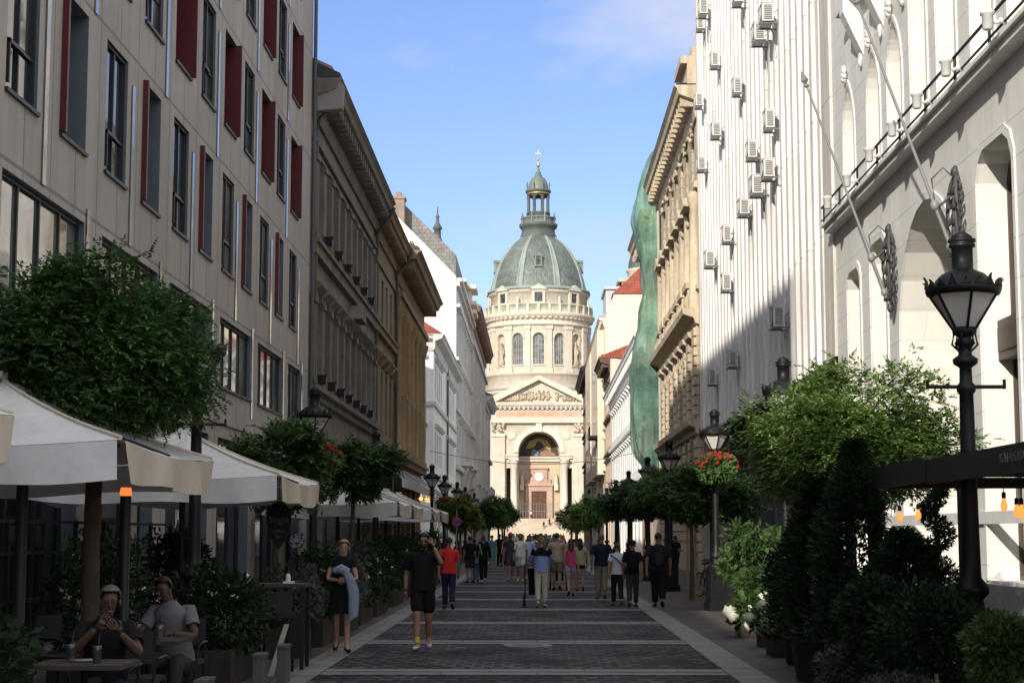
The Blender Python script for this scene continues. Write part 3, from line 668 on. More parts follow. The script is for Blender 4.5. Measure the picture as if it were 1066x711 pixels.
# ------------------------------------------------------------------ right: white finned office block on a dark undercroft
def finned():
    w = W('R', 7.3)
    t = thing('finned_office_block', 'white office block of vertical concrete fins standing over a dark open undercroft', 'building', (7.3, 57, 0))
    s0, s1 = 40.6, 74.3; zt = 27.6; floors = [6.0+3.22*k for k in range(7)]
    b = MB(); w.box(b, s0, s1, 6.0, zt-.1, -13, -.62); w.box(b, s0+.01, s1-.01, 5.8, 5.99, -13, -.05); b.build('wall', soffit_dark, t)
    g = MB(); sp = MB()
    for z in floors:
        w.box(sp, s0+.03, s1-.03, z+.02, z+1.25, -.6, -.16); w.box(sp, s0+.03, s1-.03, z+.0, z+.14, -.159, -.10)
        g.poly([w.P(s0,z+1.25,-.4), w.P(s1,z+1.25,-.4), w.P(s1,z+3.22,-.4), w.P(s0,z+3.22,-.4)])
    w.box(sp, s0, s1, floors[-1]+3.22, zt, -.6, .0)
    sp.build('spandrel', white_panel, t); g.build('window_band', pane, t)
    f = MB(); s = s0+1.55
    while s < s1-.3:
        f.cut()
        for z in floors: w.box(f, s, s+.40, z+.012, z+3.208, -.35, .05)
        for z in floors: w.box(f, s+.02, s+.38, z-.012, z+.012, -.3, .03)
        s += 1.1
    f.build_each('fin', white_panel, t)
    p = MB(); 
    for a_, b_2 in ((s0,s0+1.25),(s1-.5,s1)):
        p.cut(); w.box(p, a_+.02, b_2-.05, 6.0, zt, -.6, .04)
        for z in floors: w.box(p, a_, b_2, z+.01, z+3.21, -.6, .06)
    p.build_each('end_pier', M('warm_white_panels', (.70,.65,.58), .7, .1, .8, .1, 10, streak=.2), t)
    r = MB(); w.box(r, s0, s1, zt, zt+.25, -13, .1); r.build('roof', pale_trim, t)
    # undercroft
    c = MB()
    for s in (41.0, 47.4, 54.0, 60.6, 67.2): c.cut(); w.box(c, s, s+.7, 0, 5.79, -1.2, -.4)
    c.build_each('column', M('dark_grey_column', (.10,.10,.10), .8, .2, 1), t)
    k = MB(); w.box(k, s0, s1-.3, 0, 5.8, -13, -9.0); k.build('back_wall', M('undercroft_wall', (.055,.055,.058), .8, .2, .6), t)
    e = MB(); w.box(e, 73.9, 74.28, 0, 5.79, -3.3, -.02); w.box(e, 73.6, 74.28, 0, 5.79, -9, -5.0); ew = e.build('end_wall', M('graffiti_wall', (.34,.32,.27), .9, .15, .7, .1, 10), t)
    gr = MB(); rnd = random.Random(5)
    for q in range(9):
        x = 8.45+.2*q*.7+rnd.uniform(-.1,.1); z = 1.5+rnd.uniform(-.3,.5); pts = []
        for i in range(7): pts.append((x+rnd.uniform(-.22,.22), 73.89, z+rnd.uniform(-.35,.35)))
        gr.tube(pts, .022, 4)
    gr.build('graffiti', M('blue_spray_paint', (.06,.075,.15), .7, .2, 3), ew)
finned()
def make_ac():
    t = thing('air_conditioner', '', 'air conditioner', (0,0,0), 'air conditioners hung on the white finned block', world=False)
    wh = M('air_conditioner_casing', (.60,.59,.55), .5, .12, 3); dk = M('air_conditioner_grille', (.13,.13,.13), .6, .1, 5)
    b = MB(); b.box(-.46,-.12,-.42,.42,.04,.66); b.box(-.475,-.105,-.435,.435,.655,.685); b.build('casing', wh, t)
    g = MB(); g.box(-.475,-.463,-.36,.18,.10,.60); g.box(-.40,-.18,-.434,-.424,.10,.58); g.build('grille', dk, t)
    fr = MB()
    for r in (.25,.19,.13,.07): fr.tube([(-.482,-.09+r*math.cos(a),.35+r*math.sin(a)) for a in [2*PI*i/18 for i in range(19)]], .007, 4)
    for k in range(8): a = PI*k/8; fr.tube([(-.484,-.09+.26*math.cos(a),.35+.26*math.sin(a)),(-.484,-.09-.26*math.cos(a),.35-.26*math.sin(a))], .005, 4)
    for k in range(7): fr.box(-.41,-.17,-.442,-.436,.13+.065*k,.15+.065*k)
    fr.build('fan_guard', wh, t)
    k = MB()
    for y in (-.34,.34): k.cut(); k.box(-.50,.06,y-.02,y+.02,-.01,.03); k.tube([(-.48,y,0),(.02,y,.45)], .014, 4)
    k.build_each('bracket', M('grey_bracket', (.22,.22,.22), .5, .15, 4), t)
    h = MB(); h.tube([(-.2,.43,.2),(-.1,.5,.1),(.0,.5,-.1),(.05,.5,-.9)], .022, 5); h.build('hose', wh, t)
    return t
rows = [('top row', 19.9+3.2, [(68,45.5),(70,57)]), ('second row from the top', 19.9, [(70.6,0),(64.4,0),(56.5,0)]),
        ('third row from the top', 16.95, [(69.8,0),(63.8,0),(57.4,0),(51.2,0),(49.3,0)]), ('fourth row from the top', 13.8, [(53.6,0),(49.6,0)]),
        ('row at mid height', 12.35, [(76,0),(66.7,0),(61.0,0),(55.7,0),(52.3,0),(49.8,0)]), ('low row above the shadow edge', 10.6, [(61.3,0)]), ('lowest row in the shade', 7.65, [(67,0),(59.9,0),(48.3,0)])]
ORD = ['nearest', 'second nearest', 'third from the near end', 'fourth from the near end', 'fifth from the near end', 'farthest']
ac0 = make_ac(); first = True
for rn, z, L_ in rows:
    ys = sorted(v[0] for v in L_ if v[0] < 74)
    for i, y in enumerate(ys):
        nm = 'only unit' if len(ys) == 1 else ('farthest' if i == len(ys)-1 else ORD[i])
        lb = 'white wall air conditioner, %s in the %s' % (nm, rn)
        if first: o = ac0; o.location = (7.23,y,z-.05); o['label'] = lb; first = False
        else: q_ = .78+.28*((y*7.3) % 1); o = copy_thing(ac0, (7.23, y, z-.05), 0, lb, (q_, q_, .82+.2*((y*3.7) % 1)))

# ------------------------------------------------------------------ right: tan richly carved palazzo
def tan():
    w = W('R', 7.3)
    t = thing('carved_palazzo', 'tan ashlar palazzo with rusticated piers, carved window heads and heavy bracketed cornices', 'building', (7.3, 89, 0))
    s0, s1 = 74.35, 97.0
    A = [(76.2+2.9*k, 77.5+2.9*k) for k in range(7)]
    ops = [(a,b,z,z+h,kd,.4) for a,b in A for z,h,kd in ((7.6,2.7,'rect'),(13.2,3.3,'arch'),(18.0,1.9,'rect'))]+[(76+4.1*k, 78.6+4.1*k, .1, 5.2, 'arch', .5) for k in range(5)]
    mb = MB(); wall_sheet(mb, w, s0, s1, 0, 21.5, ops, .4); mass(mb, w, s0, s1, 0, 21.9, -.71, -13); mb.build('wall', tan_stone, t)
    for o in ops: window(w, o, o[5], t, darkframe, pane, 1, (.7,), .07)
    c = MB()
    eave(c, w, s0+.02, s1, 21.9, 1.05, 1.5, True, 0, 1.0)
    w.prof(c, s0+.02, s1, [(.004,11.0),(.2,11.05),(.3,11.3),(.75,11.45),(.8,11.7),(.004,11.75)])
    w.prof(c, s0+.02, s1, [(.004,6.1),(.25,6.15),(.3,6.4),(.55,6.5),(.6,6.75),(.004,6.8)])
    for z0,z1,d in ((17.2,17.5,.2),(12.6,12.8,.15),(.0,.9,.2)): w.box(c, s0+.03, s1-.01, z0, z1, .004, d)
    c.build('cornice', tan_plain, t)
    p = MB()
    for k in range(8):
        s = 74.6+2.9*k; p.cut(); w.box(p, s+.05, s+1.05, .95, 11, .004, .15)
        for j in range(9): w.box(p, s, s+1.1, 7.0+.44*j, 7.0+.44*j+.36, .004, .28 if k in (0,1) else .2)
        for j in range(11): w.box(p, s, s+1.1, .95+.46*j, .95+.46*j+.38, .004, .25)
        x, y, _ = w.P(s+.55, 0, .12); p.lathe([(.34,11.8),(.34,12.3),(.27,12.5),(.27,14),(.22,16.4),(.3,16.6),(.38,17.1)], (x,y), 10)
    p.build_each('pier', tan_plain, t)
    rnd = random.Random(3); q = MB()
    for a, b in A:
        m = (a+b)/2; q.cut()
        w.prof(q, a-.35, b+.35, [(.004,10.35),(.4,10.6),(.45,10.8),(.004,10.95)])
        w.box(q, a-.4, b+.4, 12.81, 13.1, .004, .5)
        q.prism([w.P(a-.4,16.6,.004), w.P(b+.4,16.6,.004), w.P(m,17.2,.004)], [w.P(a-.4,16.6,.55), w.P(b+.4,16.6,.55), w.P(m,17.2,.55)])
        for e in (a-.22, b+.22):
            q.cut(); q.blob(w.P(e,16.2,.16), (.14,.14,.28), 7, 5, 0, .6, e); q.cut(); q.blob(w.P(e,10.0,.14), (.12,.13,.26), 7, 5, 0, .6, e+3)
            q.cut(); q.blob(w.P(e,12.1,.3), (.3,.22,.5), 8, 6, 0, .4, e+5); q.blob(w.P(e,12.65,.3), (.15,.15,.18), 7, 5)
        q.cut()
        for j in range(6): q.blob(w.P(a+rnd.uniform(-.3,1.6), 20.0+rnd.uniform(-.1,.5), .1), (.10,.2,.13), 6, 5, 0, .7, j+a)
    q.build_each('carving', tan_plain, t)
    a = MB(); w.box(a, s0+.02, s0+3.2, 21.95, 22.9, -.6, .45); w.box(a, s0+.02, s0+3.4, 22.9, 23.25, -.7, .75); w.box(a, s0+.4, s0+2.0, 23.25, 23.8, -.6, .2); a.build('attic', tan_plain, t)
    r = MB(); r.add([w.P(s0,21.95,.95), w.P(s1,21.95,.95), w.P(s1,21.95,-12.9), w.P(s0,21.95,-12.9), w.P(s0+4,23.6,-6), w.P(s1-4,23.6,-6)], [(0,1,5,4),(3,4,5,2),(1,2,5),(0,4,3)]); r.build('roof', roof_dark, t)
    d = MB(); d.tube([(7.12,96.7,20.4),(7.12,96.7,.3)], .09, 8); d.build('downpipe', M('pale_pipe', (.40,.38,.33), .7, .1, 2), t)
tan()

def netted():
    w = W('R', 7.3)
    t = thing('scaffolded_house', 'sand coloured corner house with projecting cornices wrapped under green debris netting', 'house', (7.3, 104, 0))
    s0, s1 = 97.1, 111.4
    ops = [(98.2+2.4*k, 99.4+2.4*k, z, z+2.4, 'rect', .35) for k in range(5) for z in (7.2, 12.9, 16.6)]
    mb = MB(); wall_sheet(mb, w, s0, s1, 0, 22.6, ops, .35); mass(mb, w, s0, s1, 0, 22.5, -.71, -13); mb.build('wall', tan_plain, t)
    for o in ops: window(w, o, .35, t, darkframe, pane, 1, (), .07)
    c = MB(); eave(c, w, s0, s1, 20.6, 1.2, 1.4); w.prof(c, s0, s1, [(.004,10.8),(.4,10.9),(1.2,11.5),(1.2,11.8),(.004,11.9)]); w.prof(c, s0, s1, [(.004,6.1),(.5,6.4),(.5,6.8),(.004,6.9)]); c.build('cornice', tan_plain, t)
    # the netting hangs over the front and both returns
    nm = M('green_debris_netting', (.10,.205,.16), .85, .35, .5, .6, 5, streak=.35, alpha=.66, backlit=0, col2=(.20,.36,.24))
    nt = nm.node_tree; nn = nt.nodes.new('ShaderNodeTexNoise'); nn.inputs['Scale'].default_value = .55; nn.inputs['Detail'].default_value = 5
    tc_ = nt.nodes.new('ShaderNodeTexCoord'); nt.links.new(tc_.outputs['Object'], nn.inputs['Vector']); mr = nt.nodes.new('ShaderNodeMapRange'); nt.links.new(nn.outputs[0], mr.inputs[0])
    mr.inputs[1].default_value = .35; mr.inputs[2].default_value = .65; mr.inputs[3].default_value = .48; mr.inputs[4].default_value = .9; nt.links.new(mr.outputs[0], nt.nodes['Principled BSDF'].inputs['Alpha'])
    s1 = 100.8; net = MB(); NZ = 70; NS = 40
    prof = [(5.4,.75),(6.4,1.35),(8,1.55),(11.7,1.62),(13.5,1.15),(16,.85),(18,.9),(20.3,1.45),(22,1.1),(23.8,.6),(24.8,-.3)]
    def pd(z):
        for (a,p),(b,q) in zip(prof, prof[1:]):
            if a <= z <= b: return p+(q-p)*(z-a)/(b-a)
        return prof[-1][1]
    vs = []
    for i in range(NZ+1):
        z = 5.4+(24.8-5.4)*i/NZ
        for j in range(NS+1):
            u = j/NS; e = pd(z)+.06
            if u < .2: k = u/.2; s = s0-.08; d = -.0+e*k
            elif u > .8: k = (1-u)/.2; s = s1+.1; d = e*k
            else: s = s0-.08+(s1-s0+.18)*(u-.2)/.6; d = e
            wr = .16*noise.noise(Vector((s*.9, z*.35, d*1.2)))+.09*noise.noise(Vector((s*2.6, z*.9, d*3)))+.05*abs(math.sin(z*1.57))
            zz = z+(.35*math.sin(u*PI*3) if i == 0 else 0)+.25*noise.noise(Vector((s*.5,0,3)))*(1 if i in (0,NZ) else 0)
            vs.append(w.P(s+(wr if .2 <= u <= .8 else wr-.05), zz, d+wr))
    net.add(vs, [(i*(NS+1)+j, i*(NS+1)+j+1, (i+1)*(NS+1)+j+1, (i+1)*(NS+1)+j) for i in range(NZ) for j in range(NS)], 0, True)
    tag(net.build('debris_netting', nm), 'green debris netting draped over the protruding front of the corner house', 'netting')
netted()

def far_right():
    w = W('R', 7.3)
    def block(name, label, s0, s1, top, eout, floors, wall, trim, edrop=1.1, pitch=3.0, ww=1.3, wh=2.3, gable=None, roof=tile_red, rise=3, eave_m=None, start=1.0):
        t = thing(name, label, 'house', (7.3, (s0+s1)/2, 0))
        n = int((s1-s0-start)/pitch)
        ops = [(s0+start+pitch*k, s0+start+pitch*k+ww, z, z+wh, 'rect', .3) for k in range(n) for z in floors]+[(s0+start+pitch*1.5*k, s0+start+pitch*1.5*k+2.6, .1, 4.4, 'rect', .4) for k in range(int(n/1.6))]
        mb = MB(); wall_sheet(mb, w, s0, s1, 0, top-.05, ops, .3); mass(mb, w, s0, s1, 0, top-.1, -.71, -13); mb.build('wall', wall, t)
        for o in ops: window(w, o, o[5], t, darkframe, pane, 1, (), .08)
        c = MB(); eave(c, w, s0, s1, top, eout, edrop, True, 0, .8)
        for z in floors: w.box(c, s0+.02, s1-.02, z-.9, z-.6, .004, .25)
        for o in ops:
            if o[2] > 5: w.prof(c, o[0]-.2, o[1]+.2, [(.005,o[3]+.15),(.28,o[3]+.35),(.28,o[3]+.45),(.005,o[3]+.6)])
        c.build('cornice', eave_m or trim, t)
        r = MB(); roof_prism(r, w, s0, s1, top+.02, eout, rise, 6); r.build('roof', roof, t)
        return t
    t = block('white_house', 'sunlit white house with toothed cornice beside the green netting', 111.5, 164.9, 14.9, .8, (6.3, 10.4), white_render, white_render, 1.2, roof=M('pale_sheet_roof', (.55,.55,.54), .5, .1, 1), rise=2.0)
    d = MB(); d.tube([(7.15,113,13.6),(7.15,113,.3)], .1, 8); d.build('downpipe', M('rusty_pipe', (.25,.14,.09), .7, .2, 2), t)
    t = block('pink_house', 'pink rendered house with big dark brown eave behind the white house', 165.0, 178.0, 18.9, 1.2, (6.4, 10.4, 14.0), pink_render, pink_render, 1.4, eave_m=M('dark_brown_eave', (.10,.065,.045), .8, .2, 1))
    # tall cream house with bare gable and red roof
    t = block('cream_house', 'tall cream house with bare gable wall and steep red roof, overhanging bays to the street', 178.1, 228, 24.6, .7, (9.2, 13.6, 18.2), cream_render, cream_render, .9, roof=M('grey_mansard', (.34,.34,.33), .7, .15, 1), rise=3)
    g = MB(); pts = [(7.34,0),(7.34,24.4),(8.3,27.1),(22,27.1),(22,0)]
    g.prism([(x,178.04,z) for x,z in pts], [(x,178.35,z) for x,z in pts]); g.build('gable_wall', cream_render, t)
    r = MB(); r.add([(8.15,177.9,27.15),(22,177.9,27.15),(22,212,27.15),(8.15,212,27.15),(13.6,180.4,32.6),(13.6,209,32.6)], [(0,1,4),(0,4,5,3),(1,2,5,4),(2,3,5),(0,3,2,1)]); r.build('red_roof', tile_red, t)
    b = MB(); b.cut(); w.box(b, 180, 200, 8.0, 23.5, .01, .75); b.cut(); w.box(b, 205, 224, 8.0, 23.5, .01, .75); b.build_each('bay', cream_render, t)
    bw = MB()
    for s in (181,184.5,188,191.5,195,206,210,214,218):
        for z in (9.4,13.8,18.3): bw.cut(); w.box(bw, s, s+1.3, z, z+2.2, .751, .77)
    bw.build_each('window', pane, t)
    a = MB(); w.box(a, 182, 190, 24.7, 28.2, -2.2, -.3); w.box(a, 181.7, 190.3, 28.2, 28.5, -2.4, -.1); a.build('dormer', M('grey_white_dormer', (.5,.5,.5), .8, .1, 1), t)
    l = MB(); w.box(l, 180, 186, 11.9, 12.15, .77, 1.6)
    for k in range(16): 
        p = w.P(180.1+.38*k, 12.15, 1.55); l.tube([p, (p[0],p[1],13.2)], .025, 4)
    l.tube([w.P(180,13.2,1.55), w.P(186,13.2,1.55)], .035, 4); l.build('balcony', iron, t)
    block('brick_house', 'brown brick end house with wide black eave at the right corner of the square', 228.1, 262, 24.2, 1.3, (8.2, 12.6, 17.0), brick_brown, brick_brown, 1.5, eave_m=M('black_eave', (.03,.027,.025), .8, .2, 1), roof=roof_dark)
far_right()
# ------------------------------------------------------------------ the domed basilica at the end of the street
def basilica():
    X0 = .55; Y0 = 360.0; YD = 407.0; f = W('F', Y0)
    t = thing('basilica', 'great domed limestone basilica with arched portal, pediment, green copper dome and gilded cross', 'basilica', (X0, 385, 0))
    X = lambda x: X0+x
    blk = MB()
    # terrace and steps
    st = MB()
    for k in range(24): st.box(X(-14+.0*k), X(14), 347.0+.42*k, 360.9, .2*k+.002, .2*k+.2)
    st.box(X(-34), X(-14.01), 352, 362, 0, 4.8); st.box(X(14.01), X(34), 352, 362, 0, 4.8); st.box(X(-14), X(14), 357.1, 366.5, 4.801, 4.86)
    st.build('steps', M('worn_stone_steps', (.44,.37,.28), .9, .15, .3, .2, 4), t)
    # front: wall sheet with the big arch
    arch = (X(-4.45), X(4.45), 4.87, 23.4, 'arch', 6.0)
    niche = [(X(-7.0), X(-6.1), 5.2, 15.6, 'rect', 1.6), (X(6.1), X(7.0), 5.2, 15.6, 'rect', 1.6)]
    mb = MB(); wall_sheet(mb, f, X(-10.2), X(10.2), 4.8, 25.2, [arch]+niche, 6, 0, 0, 7.0)
    mb.box(X(-34), X(-10.21), 362.5, 396, 0, 25.2); mb.box(X(10.21), X(34), 362.5, 396, 0, 25.2); mb.box(X(-10.2), X(10.2), 368.0, 392, 0, 31.0)
    mb.box(X(-10.2), X(10.2), 361.6, 367.99, 25.21, 29.6)
    for x0, x1 in ((-10.2,-7.3),(7.3,10.2)): f.box(mb, X(x0), X(x1), 4.81, 22.9, .004, .7)
    mb.build('wall', bas_stone, t)
    bk = MB(); f.box(bk, X(-4.6), X(4.6), 4.87, 24, -6.9, -6.02); bk.build('porch_wall', M('porch_stone', (.50,.40,.28), .9, .15, .2, .2, 2), t)
    c = MB()
    for a, b, z0, z1, d in ((-10.4,10.4,22.9,23.4,.95),(-10.2,10.2,23.41,25.2,.72)): pass
    c.cut(); f.box(c, X(-10.4), X(10.4), 25.2, 26.3, -.5, 1.0); f.box(c, X(-10.2), X(10.2), 26.3, 28.0, -.5, .75); f.prof(c, X(-10.7), X(10.7), [(-.4,28.3),(.9,28.3),(1.5,29.0),(1.6,29.6),(-.4,29.6)])
    x = -10.5
    while x < 10.4: f.box(c, X(x), X(x)+.55, 28.02, 28.3, .0, 1.15); f.box(c, X(x)+.1, X(x)+.45, 28.3, 28.7, .9, 1.35); x += 1.0
    # impost mouldings each side of the arch and archivolt
    for s in (-1, 1):
        a, b = sorted((X(s*4.46), X(s*7.2))); c.cut(); f.box(c, a, b, 17.6, 18.1, .004, .5); f.box(c, a, b, 18.1, 18.5, .004, .8)
        a, b = sorted((X(s*7.25), X(s*10.3))); c.cut(); f.box(c, a, b, 22.3, 22.9, .72, 1.0); c.cut(); f.box(c, a, b, 5.0, 6.4, .72, 1.0)
    c.cut(); f.box(c, X(-4.4), X(4.4), 17.2, 17.9, -6.0, -5.4); f.box(c, X(-4.4), X(4.4), 17.9, 18.3, -6.0, -5.0)
    c.build_each('cornice', bas_plain, t)
    av = MB()
    zc = 23.4-4.45
    for i in range(20):
        a0, a1 = PI*i/20, PI*(i+1)/20
        q = [(X0-r*math.cos(a), zc+r*math.sin(a)) for a, r in ((a0,4.47),(a1,4.47),(a1,5.5),(a0,5.5))]
        av.prism([f.P(x,z,.004) for x,z in q], [f.P(x,z,.4) for x,z in q])
    f.box(av, X(-.6), X(.6), 23.3, 25.15, .1, .8); av.build('archivolt', M('archivolt_stone', (.66,.58,.46), .85, .1, .3, .1, 3), t)
    sp = MB()
    for s in (-1, 1):
        q = MB(); q.lathe([(.85,-.1),(.95,0),(.85,.1)], (0,0), 20)
        q.v = [(X(s*5.9)+a, Y0-.1+b3*.8, 22.6+b2) for a,b2,b3 in q.v]; q.build('roundel', bas_plain, t)
    for s in (-1,1):
        sp.cut()
        for k in range(14): rr = random.Random(k*3+s); sp.blob((X(s*8.75)+rr.uniform(-1.3,1.3), Y0-.95, 23.1+rr.uniform(.1,1.9)), (.32,.25,.34), 6, 5, 0, .5, k)
    sp.build_each('capital', bas_carved, t)
    for s in (-1, 1):
        for x_, rr in ((5.35,.72),):
            col = MB(); col.lathe([(rr*1.3,4.9),(rr*1.3,5.6),(rr*1.1,5.9),(rr,6.4),(rr,10),(rr*.84,15.2),(rr*.95,15.4),(rr*1.35,16.9),(rr*1.4,17.2)], (X(s*x_), Y0-.75), 18)
            col.box(X(s*x_)-1.0, X(s*x_)+1.0, Y0-1.75, Y0-.02, 17.2, 17.58); col.build('column', bas_plain, t)
    # tympanum
    pd = MB(); H0, H1, hw = 29.62, 34.6, 11.0
    pd.prism([f.P(X(-hw),H0,-1), f.P(X(hw),H0,-1), f.P(X0,H1,-1)], [f.P(X(-hw),H0,.35), f.P(X(hw),H0,.35), f.P(X0,H1,.35)])
    for s in (-1,1):
        pts = [(X(s*(hw+.5)),H0),(X(s*(hw+.5)),H0+.55),(X0,H1+.75),(X0,H1-.25),(X(s*(hw-1.6)),H0+.0)]
        pd.prism([f.P(x,z,.36) for x,z in pts], [f.P(x,z,1.7) for x,z in pts])
    pd.build('pediment', bas_plain, t)
    rl = MB(); rn = random.Random(8)
    for k in range(46):
        x = rn.uniform(-8.3,8.3); hmax = (1-abs(x)/hw)*4.4-1.0
        hgt = max(.5, min(1.9, hmax))*rn.uniform(.7,1); z = H0+.2+hgt*.5+rn.random()*max(0,hmax-hgt)*.3
        rl.blob(f.P(X(x), z, .5), (.32,.4,hgt*.5), 7, 6, 0, .5, k); rl.blob(f.P(X(x)+rn.uniform(-.2,.2), z+hgt*.55, .6), (.2,.2,.22), 6, 5)
        rl.tube([f.P(X(x), z+.2, .7), f.P(X(x)+rn.uniform(-.9,.9), z+rn.uniform(-.3,.6), .8)], .12, 5)
    rl.build('relief', bas_carved, t)
    fr = MB(); f.box(fr, X(-9.2), X(9.2), 26.45, 27.75, .755, .80); ins = fr.build('inscription_band', M('pale_rose_marble', (.56,.37,.27), .8, .2, .4), t)
    text_part('EGO SUM VIA VERITAS ET VITA', 1.05, M('gilt_letters', (.50,.24,.12), .6, .1, 1), ins, Matrix.Translation((X0, Y0-.82, 26.75)) @ Matrix.Rotation(PI/2,4,'X') @ Matrix.Scale(.98,4), align='CENTER')
    # inside the porch: mosaic, door surround
    mo = MB(); n = 24
    ring = [f.P(X0-4.3*math.cos(PI*i/n), 18.35+4.9*math.sin(PI*i/n), -5.95) for i in range(n+1)]
    mo.poly(ring); mm = mo.build('mosaic', M('dark_mosaic', (.06,.042,.03), .6, .4, 1.2), t)
    def patch(pts, m, d=-5.9, name='mosaic_figure'):
        q = MB(); q.poly([f.P(X(x),z,d) for x,z in pts]); q.build(name, m, mm)
    gm = M('gold_mosaic', (.34,.24,.075), .5, .3, 1.5); 
    patch([(-2.8,20.0),(-2.2,21.6),(-.6,22.2),(.4,22.3),(1.8,21.8),(2.6,20.6),(2.5,19.4),(1.2,20.4),(.6,21.2),(-.4,21.0),(-1.4,20.2)], gm)
    patch([(-1.6,18.5),(-1.7,19.6),(-.8,20.0),(-.1,19.4),(-.1,18.5)], M('blue_mosaic', (.15,.19,.27), .5, .3, 1.5), -5.88)
    patch([(.1,18.5),(.4,19.4),(1.6,19.8),(3.4,19.0),(3.7,18.5)], M('rose_mosaic', (.30,.16,.11), .6, .3, 1.5), -5.88)
    patch([(-.9,19.9),(-.6,21.3),(0,21.6),(.7,21.2),(1.1,20.0),(.6,19.4),(-.4,19.4)], M('umber_mosaic', (.04,.03,.025), .6, .3, 1.5), -5.86)
    ds = MB()
    f.box(ds, X(-2.9), X(-1.62), 4.87, 11.9, -6.0, -5.2); f.box(ds, X(1.62), X(2.9), 4.87, 11.9, -6.0, -5.2); f.box(ds, X(-1.615), X(1.615), 10.8, 11.9, -6.0, -5.25)
    f.box(ds, X(-3.1), X(3.1), 11.9, 12.4, -6.0, -4.9); f.box(ds, X(-1.8), X(1.8), 12.4, 15.6, -6.0, -5.4); f.box(ds, X(-2.0), X(2.0), 15.6, 15.95, -6.0, -5.1)
    f.box(ds, X(-2.6), X(-1.81), 12.4, 13.4, -6.0, -5.5); f.box(ds, X(1.81), X(2.6), 12.4, 13.4, -6.0, -5.5)
    ds.build('door_surround', rose_stone, t)
    md = MB(); md.lathe([(.95,-.1),(1.05,0),(.95,.12)], (0,0), 20); md.v = [(X0+a, Y0+5.33+c_*.5, 13.9+b) for a,b,c_ in md.v]; md.build('medallion', M('white_marble', (.62,.58,.52), .6, .1, 1), t)
    dr = MB(); f.box(dr, X(-1.6), X(1.6), 4.87, 10.78, -6.0, -5.6)
    for i in range(4):
        for j in range(6): f.box(dr, X(-1.5+.78*i), X(-1.5+.78*i)+.62, 5.05+.95*j, 5.05+.95*j+.76, -5.599, -5.5)
    dr.build('door', wood, t)
    sc = MB()
    for k in range(15): sc.tube([(X(-4+.57*k), 359.4, 4.86), (X(-4+.57*k), 359.4, 8.0)], .035, 4)
    for z in (6.4, 8.0): sc.tube([(X(-4),359.4,z),(X(4),359.4,z)], .04, 4)
    sc.build('gate_railing', M('grey_gate_iron', (.2,.2,.2), .6, .1, 2), t)
    # statues beside the door
    for s in (-1,1):
        q = MB(); q.box(X(s*3.7)-.45, X(s*3.7)+.45, Y0+4.9, Y0+5.8, 11.0, 12.2); q.lathe([(.45,12.2),(.4,13.2),(.3,14.0),(.12,14.2)], (X(s*3.7),Y0+5.3), 10, sy=.7); q.blob((X(s*3.7),Y0+5.2,14.4),(.2,.22,.26),8,6); q.build('statue', bas_plain, t)
    # ---------------- drum
    c = (X0, YD); dm = MB()
    def ring(mb, prof, n=64, mi=0, smooth=True): mb.lathe(prof, c, n, mi, smooth)
    base = MB(); base.lathe([(17.5,24.5),(17.5,31.2),(13.6,33.0)], c, 8, a0=PI/8, smooth=False); ring(base, [(13.4,31.0),(13.4,34.6),(14.0,34.7),(14.2,35.3),(13.2,35.5)])
    ring(base, [(12.9,35.4),(12.9,38.9),(13.2,39.0),(13.3,39.5),(12.6,39.6)]); base.build('drum_base', bas_stone, t)
    cr = MB(); ring(cr, [(13.9,35.30),(14.35,35.35),(14.35,35.6),(13.2,35.9)]); cr.build('copper_flashing', patina_rib, t)
    chim = MB(); chim.box(X(-1.5), X(1.5), 391.5, 393.2, 33.5, 37.2)
    chim.build('roof_hut', M('red_hut', (.42,.13,.08), .8, .15, 1), t)
    # drum wall as a cylinder with window recesses: built panel by panel
    RD = 12.35; dw = MB(); z0, z1 = 39.6, 51.5
    def cyl(a, r, z): return (c[0]+r*math.sin(a), c[1]-r*math.cos(a), z)
    wins = [R(a) for a in (-23.6, 0, 23.6, 90-23.6, 90+23.6, -90-23.6, -90+23.6, 156.4, 180, 203.6, 90, -90)]; nich = [R(s_*a) for a in (57.5-12, 134.5) for s_ in (-1,1)]
    nich = [R(a) for a in (-46, 46, 134, -134)]
    hw_ = 1.32/RD; wz0, wz1 = 41.4, 48.9
    edges = sorted([x for a in wins+nich for x in (a-hw_, a+hw_)])
    def panel(a0, a1, za, zb, n):
        for i in range(n):
            p, q = a0+(a1-a0)*i/n, a0+(a1-a0)*(i+1)/n
            dw.add([cyl(p,RD,za), cyl(q,RD,za), cyl(q,RD,zb), cyl(p,RD,zb)], [(0,1,2,3)], 0, True)
    panel(-PI, PI, z0, wz0, 72); panel(-PI, PI, wz1, z1, 72)
    ctr = sorted([(a+PI) % (2*PI)-PI for a in wins+nich]); E_ = [-PI]
    for a in ctr: E_ += [a-hw_, a+hw_]
    E_.append(PI)
    if ctr[-1] > PI-.01 or abs(ctr[0]+PI) < .01: pass
    for i in range(0, len(E_)-1, 2): panel(E_[i], E_[i+1], wz0, wz1, max(2, int(abs(E_[i+1]-E_[i])/.06)))
    panes = []
    for a in ctr:
        h = [(-1.32*math.cos(PI*i/10), wz1-1.32+1.32*math.sin(PI*i/10)) for i in range(11)]
        pt = lambda x, z, r: cyl(a+x/RD, r, z)
        for i in range(10):
            k = -1.32 if i < 5 else 1.32; dw.poly([pt(k,wz1,RD), pt(*h[i],RD), pt(*h[i+1],RD)])
        rg = [(-1.32,wz0)]+h+[(1.32,wz0)]
        for i in range(len(rg)):
            p, q = rg[i], rg[(i+1)%len(rg)]; dw.poly([pt(*p,RD), pt(*q,RD), pt(*q,RD-.8), pt(*p,RD-.8)])
